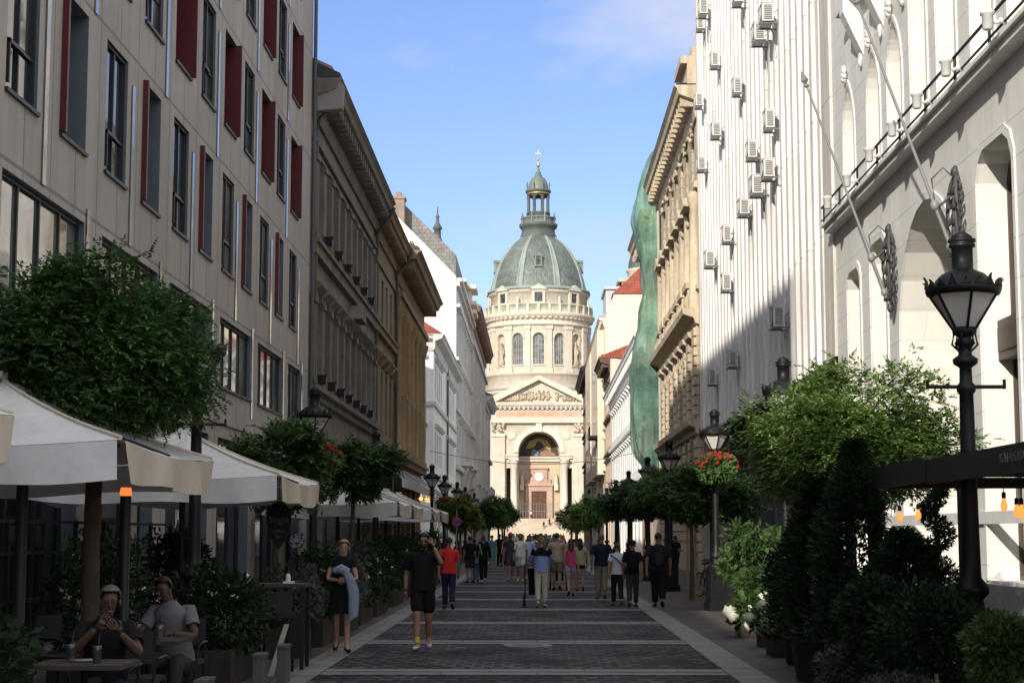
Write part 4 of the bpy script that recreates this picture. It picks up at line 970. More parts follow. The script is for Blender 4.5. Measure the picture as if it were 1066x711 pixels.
        isn = any(abs((a-b+PI)%(2*PI)-PI) < .01 for b in nich)
        if isn:
            m = MB(); m.poly([pt(x,z,RD-.79) for x,z in rg]); nn = m.build('niche', bas_stone, t)
            s = MB(); p = cyl(a, RD-.1, 0); s.lathe([(.75,wz0),(.7,wz0+1.2),(.45,wz0+1.3),(.55,wz0+2.6),(.6,wz0+3.8),(.35,wz0+4.6),(.15,wz0+4.8)], p[:2], 9); s.blob((p[0],p[1],wz0+5.15),(.3,.3,.38),8,6); s.blob((p[0]+.45,p[1]-.2,wz0+3.2),(.35,.3,.8),7,5,0,.4,3); s.build('niche_statue', bas_carved, t)
        else:
            fr_ = MB()
            for x in (-.66,0,.66): fr_.tube([pt(x,wz0,RD-.6), pt(x,wz1-.1,RD-.6)], .07, 4)
            for k in range(5): z = wz0+1.2*(k+1); fr_.tube([pt(-1.25,z,RD-.6), pt(1.25,z,RD-.6)], .05, 4)
            fw = fr_.build('window', M('pale_window_bars', (.42,.40,.36), .7, .1, 1), t)
            m = MB(); m.poly([pt(x,z,RD-.7) for x,z in rg]); m.build('pane', glass('leaded_glass', (.13,.145,.155), .2), fw)
    dw.build('drum', bas_stone, t)
    pl = MB()
    for a in [R(v) for v in (-36,-32.5,-11.8,11.8,32.5,36,-59,59,-63,63,-78,78,-101.8,101.8)]:
        M4 = Matrix.Translation((c[0],c[1],0)) @ Matrix.Rotation(a,4,'Z')
        pl.cut(); pl.box(-.55,.55,-RD-.45,-RD+.1,39.6,50.6,0,M4); pl.box(-.75,.75,-RD-.6,-RD+.1,49.7,50.6,0,M4); pl.box(-.75,.75,-RD-.6,-RD+.1,39.6,40.4,0,M4)
    pl.build_each('pilaster', bas_plain, t); pl = MB()
    for a in ctr:
        pl.cut(); M4 = Matrix.Translation((c[0],c[1],0)) @ Matrix.Rotation(a,4,'Z'); pl.box(-1.5,1.5,-RD-.25,-RD+.1,41.05,41.35,0,M4)
        for i in range(12):
            q0, q1 = PI*i/12, PI*(i+1)/12
            ps = [(-r*math.cos(q), wz1-1.32+r*math.sin(q)) for q, r in ((q0,1.34),(q1,1.34),(q1,1.75),(q0,1.75))]
            pl.prism([cyl(a+x/RD, RD+.003, z) for x,z in ps], [cyl(a+x/RD, RD+.22, z) for x,z in ps])
    pl.build_each('window_surround', bas_plain, t); pl = MB()
    for k in range(60):
        pl.cut(); M4 = Matrix.Translation((c[0],c[1],0)) @ Matrix.Rotation(2*PI*k/60,4,'Z'); pl.box(-.32,.32,-13.3,-12.6,52.35,52.85,0,M4)
    pl.build_each('modillion', bas_plain, t)
    e = MB(); ring(e, [(12.3,50.7),(12.9,50.8),(12.9,51.3),(12.5,51.4),(12.5,52.3),(12.9,52.4),(13.5,52.9),(13.75,53.3),(13.75,53.7),(12,53.75)]); e.build('drum_cornice', bas_plain, t)
    # balustrade with green copper panels
    ba = MB(); ring(ba, [(12.9,53.76),(12.9,55.6),(13.15,55.62),(13.15,55.9),(12.7,55.92),(12.7,53.76)])
    ba.build('balustrade', M('weathered_balustrade', (.50,.49,.38), .9, .3, .8, .2, 3, col2=(.40,.46,.37)), t)
    bp = MB()
    for k in range(32):
        bp.cut(); M4 = Matrix.Translation((c[0],c[1],0)) @ Matrix.Rotation(2*PI*k/32,4,'Z'); bp.box(-.28,.28,-13.25,-12.6,53.76,56.0,0,M4)
        if k % 4 == 2: bp.lathe([(.3,0),(.38,.3),(.2,.7),(.3,1.0),(.05,1.7)], cyl(2*PI*k/32,12.95,0)[:2], 8, z0=56.0)
    bp.build_each('pedestal', bas_plain, t)
    # attic storey with small pedimented windows
    at = MB(); ring(at, [(11.75,53.76),(11.75,58.6),(12.1,58.7),(12.25,59.1),(12.25,59.4)]); at.build('attic', bas_plain, t)
    for k in range(8):
        a = 2*PI*k/8; M4 = Matrix.Translation((c[0],c[1],0)) @ Matrix.Rotation(a,4,'Z')
        m = MB(); m.box(-1.6,1.6,-12.3,-11.5,56.0,56.3,0,M4); m.box(-1.6,-.95,-12.2,-11.5,56.3,59.2,0,M4); m.box(.95,1.6,-12.2,-11.5,56.3,59.2,0,M4); m.box(-.95,.95,-12.2,-11.5,58.6,59.2,0,M4)
        m.prism([M4 @ Vector(v) for v in ((-2.2,-12.6,59.25),(2.2,-12.6,59.25),(0,-12.6,60.6))], [M4 @ Vector(v) for v in ((-2.2,-11.2,59.25),(2.2,-11.2,59.25),(0,-11.2,60.6))])
        wd_ = m.build('attic_window', bas_plain, t)
        m = MB(); m.box(-.94,.94,-11.9,-11.6,56.31,58.59,0,M4); m.build('pane', glass('attic_glass', (.05,.055,.06), .2), wd_)
    # dome
    d = MB(); ring(d, [(12.2,59.4),(12.6,59.5),(12.6,60.0),(11.9,60.3)], 64); d.build('dome_gutter', patina_rib, t)
    prof = [(11.6,60.2),(11.35,62),(11.25,64)]; 
    zs = [60.2,61.3,63.2,65.0,66.7,68.0,69.3,70.5,71.9,73.0,73.5]; rs = [11.75,11.55,11.1,10.55,9.85,9.15,8.4,7.55,6.25,4.95,4.35]
    d = MB(); ring(d, list(zip(rs,zs)), 96); d.build('dome', M('copper_dome', (.16,.19,.168), .65, .28, .22, .35, 2, streak=.4, col2=(.21,.245,.215), joints=(.9,1.6,.04), jdark=.72), t)
    rb = MB()
    for k in range(8):
        a = 2*PI*(k+.5)/8; rb.cut()
        for da in (-.05,.05):
            pts = [cyl(a+da*(.6+.4*r/11), r+.08, z) for r, z in zip(rs,zs)]; rb.tube(pts, [.26*(.5+.5*r/11) for r in rs], 6)
        for i in range(len(zs)-1):
            q = [cyl(a+s_*.05*(.6+.4*rs[j]/11), rs[j]+.12, zs[j]) for j, s_ in ((i,-1),(i,1),(i+1,1),(i+1,-1))]; rb.poly(q)
    rb.build_each('dome_rib', patina_rib, t)
    for k in range(4):
        a = PI*k/2; M4 = Matrix.Translation((c[0],c[1],0)) @ Matrix.Rotation(a,4,'Z')
        m = MB(); m.box(-.7,.7,-10.7,-7.5,65.2,67.2,0,M4); m.box(-.9,-.55,-10.9,-10.0,65.2,67.4,0,M4); m.box(.55,.9,-10.9,-10.0,65.2,67.4,0,M4); m.box(-1.0,1.0,-11.0,-8,64.9,65.2,0,M4)
        m.prism([M4 @ Vector(v) for v in ((-1.1,-11.0,67.4),(1.1,-11.0,67.4),(.4,-11,68.1),(-.4,-11,68.1))], [M4 @ Vector(v) for v in ((-1.1,-7.0,67.4),(1.1,-7.0,67.4),(.4,-7,68.1),(-.4,-7,68.1))])
        dd = m.build('dormer', patina, t)
        m = MB(); m.box(-.45,.45,-10.76,-10.71,65.5,67.0,0,M4); m.build('pane', glass('dormer_glass', (.02,.02,.02), .3), dd)
    # lantern
    l = MB(); ring(l, [(4.5,73.3),(4.55,73.9),(4.2,74.4),(4.0,75.6),(4.35,75.9),(4.65,76.3),(4.75,76.9),(4.4,77.0)], 32)
    l.build('lantern_base', patina_dark, t)
    l = MB(); ring(l, [(4.15,77.0),(4.15,78.2),(4.35,78.25),(4.35,78.5),(3.9,78.5),(3.9,77.0)], 32)
    for k in range(8):
        p = cyl(2*PI*(k+.5)/8, 4.2, 0)[:2]; l.lathe([(.28,77.0),(.28,78.55),(.34,78.65),(.15,79.0),(.2,79.3),(.03,79.7)], p, 6)
    l.build('lantern_balustrade', patina, t)
    l = MB(); ring(l, [(2.9,77.2),(2.9,79.6),(3.0,79.7),(2.9,79.8),(2.75,79.9)], 24)
    for k in range(8):
        p = cyl(2*PI*(k+.5)/8, 2.55, 0)[:2]; l.lathe([(.44,79.8),(.40,80.2),(.36,83.4),(.5,84.0)], p, 8)
    for k in range(8):
        a = 2*PI*k/8
        for i in range(6):
            q0, q1 = PI*i/6, PI*(i+1)/6; ps = [(-.72*math.cos(q0),83.4+.6*math.sin(q0)), (-.72*math.cos(q1),83.4+.6*math.sin(q1)), (-.72*math.cos(q1),84.1), (-.72*math.cos(q0),84.1)]
            for rr in (2.45,2.75): pass
            l.prism([cyl(a+x/2.55,2.4,z) for x,z in ps], [cyl(a+x/2.55,2.72,z) for x,z in ps])
    ring(l, [(2.3,84.0),(2.8,84.02),(2.8,84.8),(3.1,84.9),(3.2,85.35),(2.5,85.45)], 24); l.build('lantern_arcade', patina_dark, t)
    l = MB(); ring(l, [(2.815,84.45),(2.83,84.5),(2.83,84.62),(2.815,84.66)], 24); l.build('gilt_frieze', gold, t)
    l = MB(); ring(l, [(2.5,85.45),(2.45,86.4),(2.2,87.4),(1.65,88.4),(.95,89.0),(1.0,89.2),(.65,89.5),(.8,89.8),(.4,90.4),(.32,91.0),(.12,91.4)], 24)
    for k in range(8): l.lathe([(.16,85.4),(.14,86.6),(.2,86.7),(.04,87.5)], cyl(2*PI*(k+.5)/8, 2.95, 0)[:2], 6)
    l.build('lantern_cupola', patina, t)
    g = MB(); ring(g, [(.1,91.2),(.3,91.4),(.48,91.9),(.42,92.3),(.18,92.5),(.12,92.6),(.12,93.0),(.25,93.1),(.25,93.4),(.1,93.5),(.09,95.6)], 14)
    g.box(X(-.65), X(.65), YD-.07, YD+.07, 94.6, 94.82); g.build('cross', gold, t)
    # bell towers, mostly hidden by the street
    for s in (-1, 1):
        cx, cy = X(-24.6 if s < 0 else 25.4), 404.0; m = MB(); m.box(cx-5.6, cx+5.6, cy-5.6, cy+5.6, 0, 62)
        for z, o in ((30,.5),(48,.5),(61.4,.8)): m.box(cx-5.6-o, cx+5.6+o, cy-5.6-o, cy+5.6+o, z, z+.9)
        for k in range(4):
            M4 = Matrix.Translation((cx,cy,0)) @ Matrix.Rotation(PI*k/2,4,'Z'); m.box(-5.9,-4.4,-5.9,-5.5,31,61.3,0,M4); m.box(4.4,5.9,-5.9,-5.5,31,61.3,0,M4)
        m.lathe([(3.8,62.3),(3.8,64.5),(4.2,64.7),(4.2,65.2),(3.7,65.3)], (cx,cy), 16)
        tw = m.build('bell_tower', bas_stone, t)
        m = MB(); m.lathe([(3.65,65.3),(3.5,66.9),(3.0,68.9),(2.2,70.7),(1.4,72.2),(.9,73.2),(.8,75.2),(1.2,75.4),(1.1,75.8),(.45,77),(.3,78),(.55,78.4),(.2,79),(.1,81)], (cx,cy), 20); m.build('tower_dome', patina_dark, tw)
        m = MB()
        for k in range(4):
            m.cut(); M4 = Matrix.Translation((cx,cy,0)) @ Matrix.Rotation(PI*k/2,4,'Z'); m.box(-1.5,1.5,-5.66,-5.61,52,59.5,0,M4)
        m.build_each('belfry_opening', M('dark_opening', (.03,.03,.03), .9), tw)
basilica()
# ------------------------------------------------------------------ street lamps
frost = M('milky_lamp_glass', (.62,.60,.56), .35, .08, 4, spec=.5)
def make_lamp():
    t = thing('street_lamp', '', 'street lamp', (0,0,0), 'cast iron street lamps along the street', world=False)
    p = MB(); p.box(-.24,.24,-.24,.24,0,.2); p.box(-.20,.20,-.20,.20,.2,.86); p.box(-.225,.225,-.225,.225,.86,.93)
    for s in (-1,1): p.box(-.14,.14,s*.205-.008,s*.205+.008,.3,.78); p.box(s*.205-.008,s*.205+.008,-.14,.14,.3,.78)
    p.build('pedestal', iron, t)
    s = MB(); s.lathe([(.17,.93),(.19,1.0),(.12,1.06),(.10,1.14),(.155,1.2),(.155,1.26),(.09,1.34),(.085,1.5),(.078,2.0),(.07,2.8),(.066,3.05),(.09,3.08),(.09,3.13),(.062,3.16),(.058,3.3),(.115,3.34),(.12,3.38),(.065,3.42),(.06,3.5),(.10,3.53),(.05,3.6)], (0,0), 14)
    s.build('post', iron, t)
    c = MB(); c.tube([(-.36,0,3.12),(.36,0,3.12)], .02, 6)
    for x in (-.36,.36): c.tube([(x,0,3.10),(x,0,3.19)], .016, 5)
    c.build('ladder_bar', iron, t)
    g = MB(); n = 6; a0 = PI/6
    g.lathe([(.10,3.67),(.315,4.0)], (0,0), n, smooth=False, a0=a0); g.build('lamp_glass', frost, t)
    f = MB(); f.lathe([(.05,3.58),(.115,3.63),(.115,3.68),(.06,3.7)], (0,0), 12)
    for k in range(n):
        a = a0+2*PI*k/n; f.tube([(.105*math.cos(a),.105*math.sin(a),3.66),(.325*math.cos(a),.325*math.sin(a),4.0)], .014, 5)
        b = a+.5; f.tube([(.05*math.cos(b),.05*math.sin(b),3.45),(.12*math.cos(b),.12*math.sin(b),3.52),(.10*math.cos(b),.10*math.sin(b),3.62)], .011, 4)
    f.lathe([(.30,3.985),(.34,3.99),(.355,4.03),(.355,4.06),(.30,4.075)], (0,0), 18)
    for k in range(18):
        a = 2*PI*k/18; r = .345; hh = .10 if k % 3 == 0 else .065; d = .045
        u = Vector((-math.sin(a),math.cos(a),0)); cc = Vector((r*math.cos(a),r*math.sin(a),4.06)); o = Vector((math.cos(a),math.sin(a),0))*.012
        pt = [cc-u*d, cc+u*d, cc+u*d*.3+Vector((0,0,hh*.6)), cc+Vector((0,0,hh))+o*2, cc-u*d*.3+Vector((0,0,hh*.6))]
        f.prism([q-o for q in pt], [q+o for q in pt])
    f.lathe([(.30,4.06),(.26,4.13),(.20,4.19),(.13,4.22),(.10,4.24),(.10,4.44),(.125,4.45),(.125,4.475),(.10,4.48),(.13,4.50),(.13,4.525),(.09,4.53),(.10,4.55),(.03,4.60)], (0,0), 18)
    f.build('lantern', iron, t)
    return t
lamp0 = make_lamp(); lamp_first = [True]
def lamp(x, y, label):
    if lamp_first[0]: lamp_first[0] = False; lamp0.location = (x,y,0); lamp0['label'] = label; return lamp0
    return copy_thing(lamp0, (x,y,0), .2*math.sin(y), label)
for y, x, l in ((15.85,4.05,'nearest lamp on the right, tall and black before the palace wall'), (27.3,4.02,'lamp half hidden in the sunlit bushy tree on the right'),
    (38.9,4.12,'black lamp with a basket of red flowers, at the bicycle, on the right'), (51.7,4.07,'black lamp against the carved palazzo, next behind the flower basket lamp on the right'), (63,4.15,'black lamp in front of the green netting on the right'),
    (77,4.2,'black lamp rising from the dark trees left of the green netting'), (90.7,4.26,'black lamp before the sunlit white house on the right'), (106,4.4,'far small lamp before the pink house on the right'), (119,4.4,'smallest and farthest lamp of the right row')): lamp(x, y, l)
for y, x, l in ((21.2,-4.3,'lamp rising behind the big near tree on the left'), (32.8,-4.34,'lamp with red flowers at the end of the grey office block on the left'), (47.2,-4.5,'lamp above the second ball tree on the left, before the brown building'),
    (70,-4.34,'lamp beyond the grey awning, first of the far left group'), (82.6,-4.51,'second lamp of the far left group beyond the awning'), (94,-4.42,'third lamp of the far left group beyond the awning'), (104,-4.39,'fourth lamp of the far left group beyond the awning'), (119,-4.39,'lamp with the no stopping sign on the left, farthest of its row')): lamp(x, y, l)

# ------------------------------------------------------------------ foliage
bark = M('grey_brown_bark', (.10,.075,.055), .9, .35, 6, .6, 40)
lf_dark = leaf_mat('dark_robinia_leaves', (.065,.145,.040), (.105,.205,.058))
lf_lit = leaf_mat('sunlit_robinia_leaves', (.16,.28,.065), (.25,.36,.11))  # lighter green with the sunlight on the leaves worked into it
lf_mid = leaf_mat('street_tree_leaves', (.062,.135,.036), (.105,.195,.055))
lf_yel = leaf_mat('yellow_green_leaves', (.20,.25,.04), (.29,.33,.07))  # yellowish leaves, brightened to stand in for sun that misses them
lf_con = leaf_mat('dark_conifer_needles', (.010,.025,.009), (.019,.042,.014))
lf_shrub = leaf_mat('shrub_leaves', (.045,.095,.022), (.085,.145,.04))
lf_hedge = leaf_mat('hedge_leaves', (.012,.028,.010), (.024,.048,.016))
lf_lav = leaf_mat('grey_green_leaves', (.06,.075,.055), (.10,.115,.085))
fl_white = M('white_petals', (.70,.70,.58), .7, .12, 8, backlit=.2); fl_red = M('red_petals', (.36,.018,.016), .7, .2, 8, backlit=.2)
def leaf(mb, p, dr, up, L_, wd, mi=0):
    s = dr.cross(up)
    if s.length < 1e-4: return
    s.normalize(); s *= wd*.5
    o = len(mb.v); q = p+dr*L_*.45
    mb.v += [tuple(p), tuple(q+s), tuple(p+dr*L_), tuple(q-s)]; mb.f.append((o,o+1,o+2,o+3)); mb.m.append(mi); mb.sm.append(False)
def rv(rn):
    while 1:
        v = Vector((rn.uniform(-1,1),rn.uniform(-1,1),rn.uniform(-1,1)))
        if .05 < v.length < 1: return v.normalized()
def frond(mb, p, dr, rn, L_, pairs, lw):
    """a drooping pinnate leaf"""
    side = dr.cross(Vector((0,0,1))); side = side.normalized() if side.length > .1 else Vector((1,0,0))
    d = dr.copy(); q = p.copy(); st = L_/pairs
    for i in range(pairs):
        d = (d+Vector((0,0,-.05))).normalized(); q = q+d*st
        k = lw*(1.1-.5*i/pairs)
        for s_ in (-1,1):
            ld = (side*s_+d*.45+Vector((rn.uniform(-.2,.2),rn.uniform(-.2,.2),rn.uniform(-.25,.25)))).normalized()
            leaf(mb, q, ld, Vector((rn.uniform(-.5,.5),rn.uniform(-.5,.5),1)), k, k*.62)
    leaf(mb, q, d, Vector((0,0,1)), lw, lw*.42)
def crown(mb, c, r, n, rn, L_=.26, pairs=6, lw=.075, lumps=14, floor=-.75):
    """clumps of fronds spread over lumps through a flattened crown"""
    c = Vector(c); C_ = []
    for i in range(lumps):
        v = rv(rn); v.z = max(v.z, floor*.8); k = rn.uniform(.45,1.0)
        C_.append((Vector((v.x*r[0]*k, v.y*r[1]*k, v.z*r[2]*k)), rn.uniform(.30,.52)))
    for i in range(n):
        q, k = C_[rn.randrange(lumps)]; v = rv(rn); m = k*(rn.random()**.35)
        p = q+Vector((v.x*r[0], v.y*r[1], v.z*r[2]))*m
        if p.z < floor*r[2]: p.z = floor*r[2]+rn.uniform(0,.15)
        out = Vector((p.x/r[0], p.y/r[1], p.z/r[2]*.6+.1)); out = out.normalized() if out.length > .1 else v
        if rn.random() < .09: p = p*rn.uniform(1.04,1.16)
        dr = (out*.8+rv(rn)*.9+Vector((0,0,-.02))).normalized()
        frond(mb, c+p, dr, rn, L_*rn.uniform(.7,1.2), pairs, lw)
def limbs(mb, base, top, cr, r, rn, n=7, tr=.09):
    base = Vector(base); top = Vector(top)
    m = (base+top)*.5+Vector((rn.uniform(-.04,.04),rn.uniform(-.04,.04),0))
    mb.tube([base, base+Vector((0,0,.15)), m, top], [tr*1.35,tr*1.05,tr*.9,tr*.8], 8)
    for i in range(n):
        a = 2*PI*i/n+rn.uniform(-.3,.3); e = Vector(cr)+Vector((math.cos(a)*r[0]*.75, math.sin(a)*r[1]*.75, rn.uniform(-.2,.7)*r[2]))
        k = top.lerp(e,.45)+Vector((0,0,-.1*r[2])); mb.tube([top-Vector((0,0,.05)), k, e], [tr*.55,tr*.35,tr*.12], 5)
def tree(name, label, x, y, zc, r, n, leafm, seed, L_=.26, pairs=6, lw=.075, lumps=14, tr=.08, group=None, tz=None):
    rn = random.Random(seed); t = thing(name, label, 'tree', (x,y,0), group, world=False)
    tk = MB(); limbs(tk, (0,0,0), (0,0,tz or zc-r[2]*.55), (0,0,zc), r, rn, 7, tr); tk.build('trunk', bark, t)
    cr = MB(); crown(cr, (0,0,zc), r, n, rn, L_, pairs, lw, lumps); cr.build('crown', leafm, t)
    return t
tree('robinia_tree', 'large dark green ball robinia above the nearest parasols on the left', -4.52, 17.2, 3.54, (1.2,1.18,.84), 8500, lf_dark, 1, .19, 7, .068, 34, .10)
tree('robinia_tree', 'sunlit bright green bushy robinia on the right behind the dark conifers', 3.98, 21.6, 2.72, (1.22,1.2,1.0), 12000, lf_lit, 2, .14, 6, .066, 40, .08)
TG = 'ball trees along the street'
tA = tree('ball_tree', 'ball tree behind the third white parasol, beside the red hanging flowers, on the left', -4.4, 28.6, 2.78, (.88,.88,.70), 2000, lf_mid, 3, .18, 5, .10, 16, .06, TG)
tB = tree('ball_tree', 'ball tree above the long row of white parasols, before the brown building on the left', -4.4, 40.5, 3.22, (1.02,1.02,.80), 2000, lf_mid, 4, .20, 5, .11, 16, .06, TG)
def tcopy(src, x, y, rz, label, sc=1, leafm=None):
    o = copy_thing(src, (x,y,0), rz, label, sc)
    if leafm:
        for ch in o.children:
            if ch.name.startswith('crown'): ch.data = ch.data if ch.data.materials[0] == leafm else recol(ch.data, leafm)
    return o
RC = {}
def recol(me, m):
    k = (me.name, m.name)
    if k not in RC: RC[k] = me.copy(); RC[k].materials[0] = m
    return RC[k]
tcopy(tA, 4.2, 40.6, 2.0, 'dark ball tree under the basket of red flowers on the right', (1.15,1.15,.92))
tcopy(tB, 4.15, 45.6, 1.3, 'dark ball tree tied to a wooden stake beside the bicycle on the right', (.92,.92,.86))
tcopy(tA, 4.15, 54.0, .4, 'dark ball tree, third behind the flower basket lamp on the right', (1.2,1.2,1.05))
tcopy(tB, 4.1, 63.5, 2.4, 'dark ball tree below the green netting on the right', (1.05,1.05,.9))
tcopy(tA, 4.15, 74, 1.1, 'dark ball tree before the foot of the netting, farther than the lamp there', (1.3,1.3,1.1))
tcopy(tB, 4.2, 87, 3.0, 'dark ball tree before the sunlit white house front', (1.05,1.05,.95))
tC = tree('ball_tree', 'sunlit yellow green ball tree before the white corner house on the left', -4.45, 99, 2.7, (1.15,1.15,1.05), 1900, lf_yel, 7, .28, 4, .15, 16, .09, TG)
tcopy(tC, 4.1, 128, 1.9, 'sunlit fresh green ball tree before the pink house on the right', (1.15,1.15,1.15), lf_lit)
tcopy(tC, 3.6, 150, .8, 'pale yellow green tree at the far right, left of the fresh green one', (1.0,1.0,1.0))
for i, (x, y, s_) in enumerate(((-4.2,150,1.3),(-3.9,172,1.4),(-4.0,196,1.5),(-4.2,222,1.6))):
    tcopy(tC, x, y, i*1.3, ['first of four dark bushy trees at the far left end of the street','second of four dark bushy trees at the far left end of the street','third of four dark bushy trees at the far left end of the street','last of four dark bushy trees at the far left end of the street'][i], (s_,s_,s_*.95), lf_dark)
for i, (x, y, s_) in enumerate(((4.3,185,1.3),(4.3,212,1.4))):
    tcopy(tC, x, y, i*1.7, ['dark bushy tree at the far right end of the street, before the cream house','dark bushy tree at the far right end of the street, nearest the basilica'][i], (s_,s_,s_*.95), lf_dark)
# two big square trees behind the viewer: their shade falls on the right terrace
tree('plane_tree', 'large plane tree on the square behind the viewer, in the open', -3.2, -3.6, 8.2, (3.3,3.3,3.6), 2600, lf_mid, 21, .6, 5, .34, 30, .22)
tree('plane_tree', 'large plane tree on the square behind the viewer, by the office block corner', -9.6, -5.2, 10.5, (3.8,3.6,4.9), 3200, lf_mid, 22, .6, 5, .34, 34, .25)

def bush(mb, c, r, n, rn, L_=.09, wd=.45, mi=0, fill=.55):
    c = Vector(c)
    for i in range(n):
        v = rv(rn); m = 1-fill*(rn.random()**2); lump = 1+.22*noise.noise(v*2.2+c)
        p = c+Vector((v.x*r[0], v.y*r[1], v.z*r[2]))*m*lump
        dr = (v+rv(rn)*.9+Vector((0,0,.15))).normalized(); k = L_*rn.uniform(.6,1.25)
        leaf(mb, p, dr, rv(rn), k, k*wd, mi)
def flowers(mb, c, r, n, rn, size, mi=1, top=True):
    for i in range(n):
        v = rv(rn)
        if top: v.z = abs(v.z)*.8+.1
        p = Vector(c)+Vector((v.x*r[0], v.y*r[1], v.z*r[2]))*1.02
        for k in range(9):
            d = rv(rn); leaf(mb, p+d*size*.35, (d+v*.4).normalized(), rv(rn), size*.6, size*.5, mi)
potm = M('charcoal_planter', (.022,.023,.026), .55, .2, 3, .1, 20)
corten = M('dark_wood_planter', (.035,.027,.022), .8, .3, 5, .3, 20)
def pot(mb, x, y, r, h): mb.lathe([(r*.72,0),(r*.78,.02),(r,h-.04),(r*1.04,h-.04),(r*1.04,h),(r*.94,h),(r*.92,h-.06)], (x,y), 22)
def boxplanter(mb, x0, x1, y0, y1, h):
    mb.box(x0,x1,y0,y0+.04,0,h); mb.box(x0,x1,y1-.04,y1,0,h); mb.box(x0,x0+.04,y0+.041,y1-.041,0,h); mb.box(x1-.04,x1,y0+.041,y1-.041,0,h); mb.box(x0+.041,x1-.041,y0+.041,y1-.041,.02,h-.05)
def potted(name, label, cat, x, y, pr, ph, parts, group=None, planter='pot', seed=1):
    t = thing(name, label, cat, (x,y,0), group)
    p = MB(); (pot(p, x, y, pr, ph) if planter == 'pot' else boxplanter(p, x-pr[0], x+pr[0], y-pr[1], y+pr[1], ph)); p.build('planter', potm if planter == 'pot' else corten, t)
    rn = random.Random(seed)
    for nm, fn, mats in parts: m = MB(); fn(m, rn); m.build(nm, mats, t)
    return t
def cone_fol(x, y, z0, z1, r, n, L_=.09):
    def f(m, rn):
        for i in range(n):
            k = rn.random()**.8; z = z0+(z1-z0)*k; a = rn.uniform(0,2*PI); rr = r*(1-k)**.75*(.72+.28*math.sin(9*k+3*a))*rn.uniform(.55,1.05)+.03
            p = Vector((x+rr*math.cos(a), y+rr*math.sin(a), z)); d = Vector((math.cos(a),math.sin(a),rn.uniform(-.1,.9)))
            leaf(m, p, (d+rv(rn)*.5).normalized(), rv(rn), L_*rn.uniform(.6,1.3), L_*.3)
    return f
def spiral_fol(x, y, z0, z1, r, n):
    def f(m, rn):
        m.tube([(x,y,z0-.3),(x,y,z1)], .02, 5)
        for i in range(n):
            k = rn.random(); z = z0+(z1-z0)*k; a = 2*PI*3.2*k; rr = r*(1-.6*k)
            c = Vector((x+rr*.55*math.cos(a), y+rr*.55*math.sin(a), z)); v = rv(rn)
            leaf(m, c+v*rr*.55*rn.random()**.4, (v+rv(rn)*.6).normalized(), rv(rn), .055, .022)
    return f
def ball_fol(x, y, z, r, n, L_=.05): return lambda m, rn: bush(m, (x,y,z), (r,r,r*.95), n, rn, L_, .5)
def stem_to(x, y, z0, z1, r=.018): return lambda m, rn: m.tube([(x,y,z0),(x+.01,y,(z0+z1)/2),(x,y,z1)], r, 6)
# right terrace planting
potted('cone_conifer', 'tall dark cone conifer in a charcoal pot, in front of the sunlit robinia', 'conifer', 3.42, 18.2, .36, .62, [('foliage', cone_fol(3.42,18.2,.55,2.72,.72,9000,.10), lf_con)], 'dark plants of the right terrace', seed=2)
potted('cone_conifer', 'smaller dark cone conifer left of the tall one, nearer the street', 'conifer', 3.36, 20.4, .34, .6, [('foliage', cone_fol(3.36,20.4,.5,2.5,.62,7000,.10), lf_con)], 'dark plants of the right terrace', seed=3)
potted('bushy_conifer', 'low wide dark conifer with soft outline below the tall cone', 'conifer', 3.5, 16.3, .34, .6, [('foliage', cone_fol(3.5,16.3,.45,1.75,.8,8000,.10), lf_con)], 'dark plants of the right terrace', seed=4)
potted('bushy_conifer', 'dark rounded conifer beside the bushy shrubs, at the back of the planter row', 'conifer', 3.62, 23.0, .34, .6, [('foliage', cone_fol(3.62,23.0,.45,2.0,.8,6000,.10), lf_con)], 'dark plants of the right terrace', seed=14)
potted('spiral_conifer', 'slender spiral clipped conifer before the sunlit terrace wall', 'conifer', 4.47, 19.0, .26, .5, [('foliage', spiral_fol(4.47,19.0,.8,2.35,.30,5200), lf_con)], seed=5)
potted('leafy_shrub', 'sunlit loose shrub with broad pale leaves at the end of the planter row', 'shrub', 4.02, 31.4, .3, .55, [('stem', lambda m, rn: [m.tube([(4.02,31.4,.5),(4.02+.3*math.cos(k),31.4+.3*math.sin(k),1.1),(4.02+.5*math.cos(k+.3),31.4+.4*math.sin(k+.3),1.6)], .012, 4) for k in range(8)], bark), ('foliage', lambda m, rn: [bush(m, (4.02+rn.uniform(-.55,.55),31.4+rn.uniform(-.4,.4),1.35+rn.uniform(-.45,.5)), (.2,.2,.16), 70, rn, .13, .5, 0, .9) for k in range(26)], lf_shrub)], seed=6)
potted('leafy_shrub', 'second broad leaved shrub, right of the sunlit one and partly shaded', 'shrub', 4.35, 27.6, .3, .5, [('foliage', lambda m, rn: [bush(m, (4.35+rn.uniform(-.5,.5),27.6+rn.uniform(-.4,.4),1.3+rn.uniform(-.5,.4)), (.2,.2,.16), 70, rn, .13, .5, 0, .9) for k in range(22)], lf_shrub)], seed=7)
potted('round_box', 'soft round box ball lit by the sun above white hydrangeas', 'shrub', 3.98, 29.9, (.34,.3), .45, [('foliage', lambda m, rn: bush(m, (3.98,29.9,.82), (.46,.42,.34), 4200, rn, .085, .3), lf_shrub)], None, 'box', 8)
def hyd(x, y, s, nfl, mats, label, sd):
    return potted('hydrangea', label, 'hydrangea', x, y, (.28,.3), .34, [('foliage', lambda m, rn: bush(m, (x,y,.42), (.42*s,.4*s,.28*s), 420, rn, .17, .62), lf_shrub), ('blossom', lambda m, rn: [m.blob((x+v.x*.42*s-.06, y-.12-abs(v.y)*.36*s, .44+v.z*.26*s), (.12,.12,.09), 9, 6, 0, .8, i) for i, v in enumerate([rv(rn) for _ in range(nfl)])], mats)], None, 'box', sd)
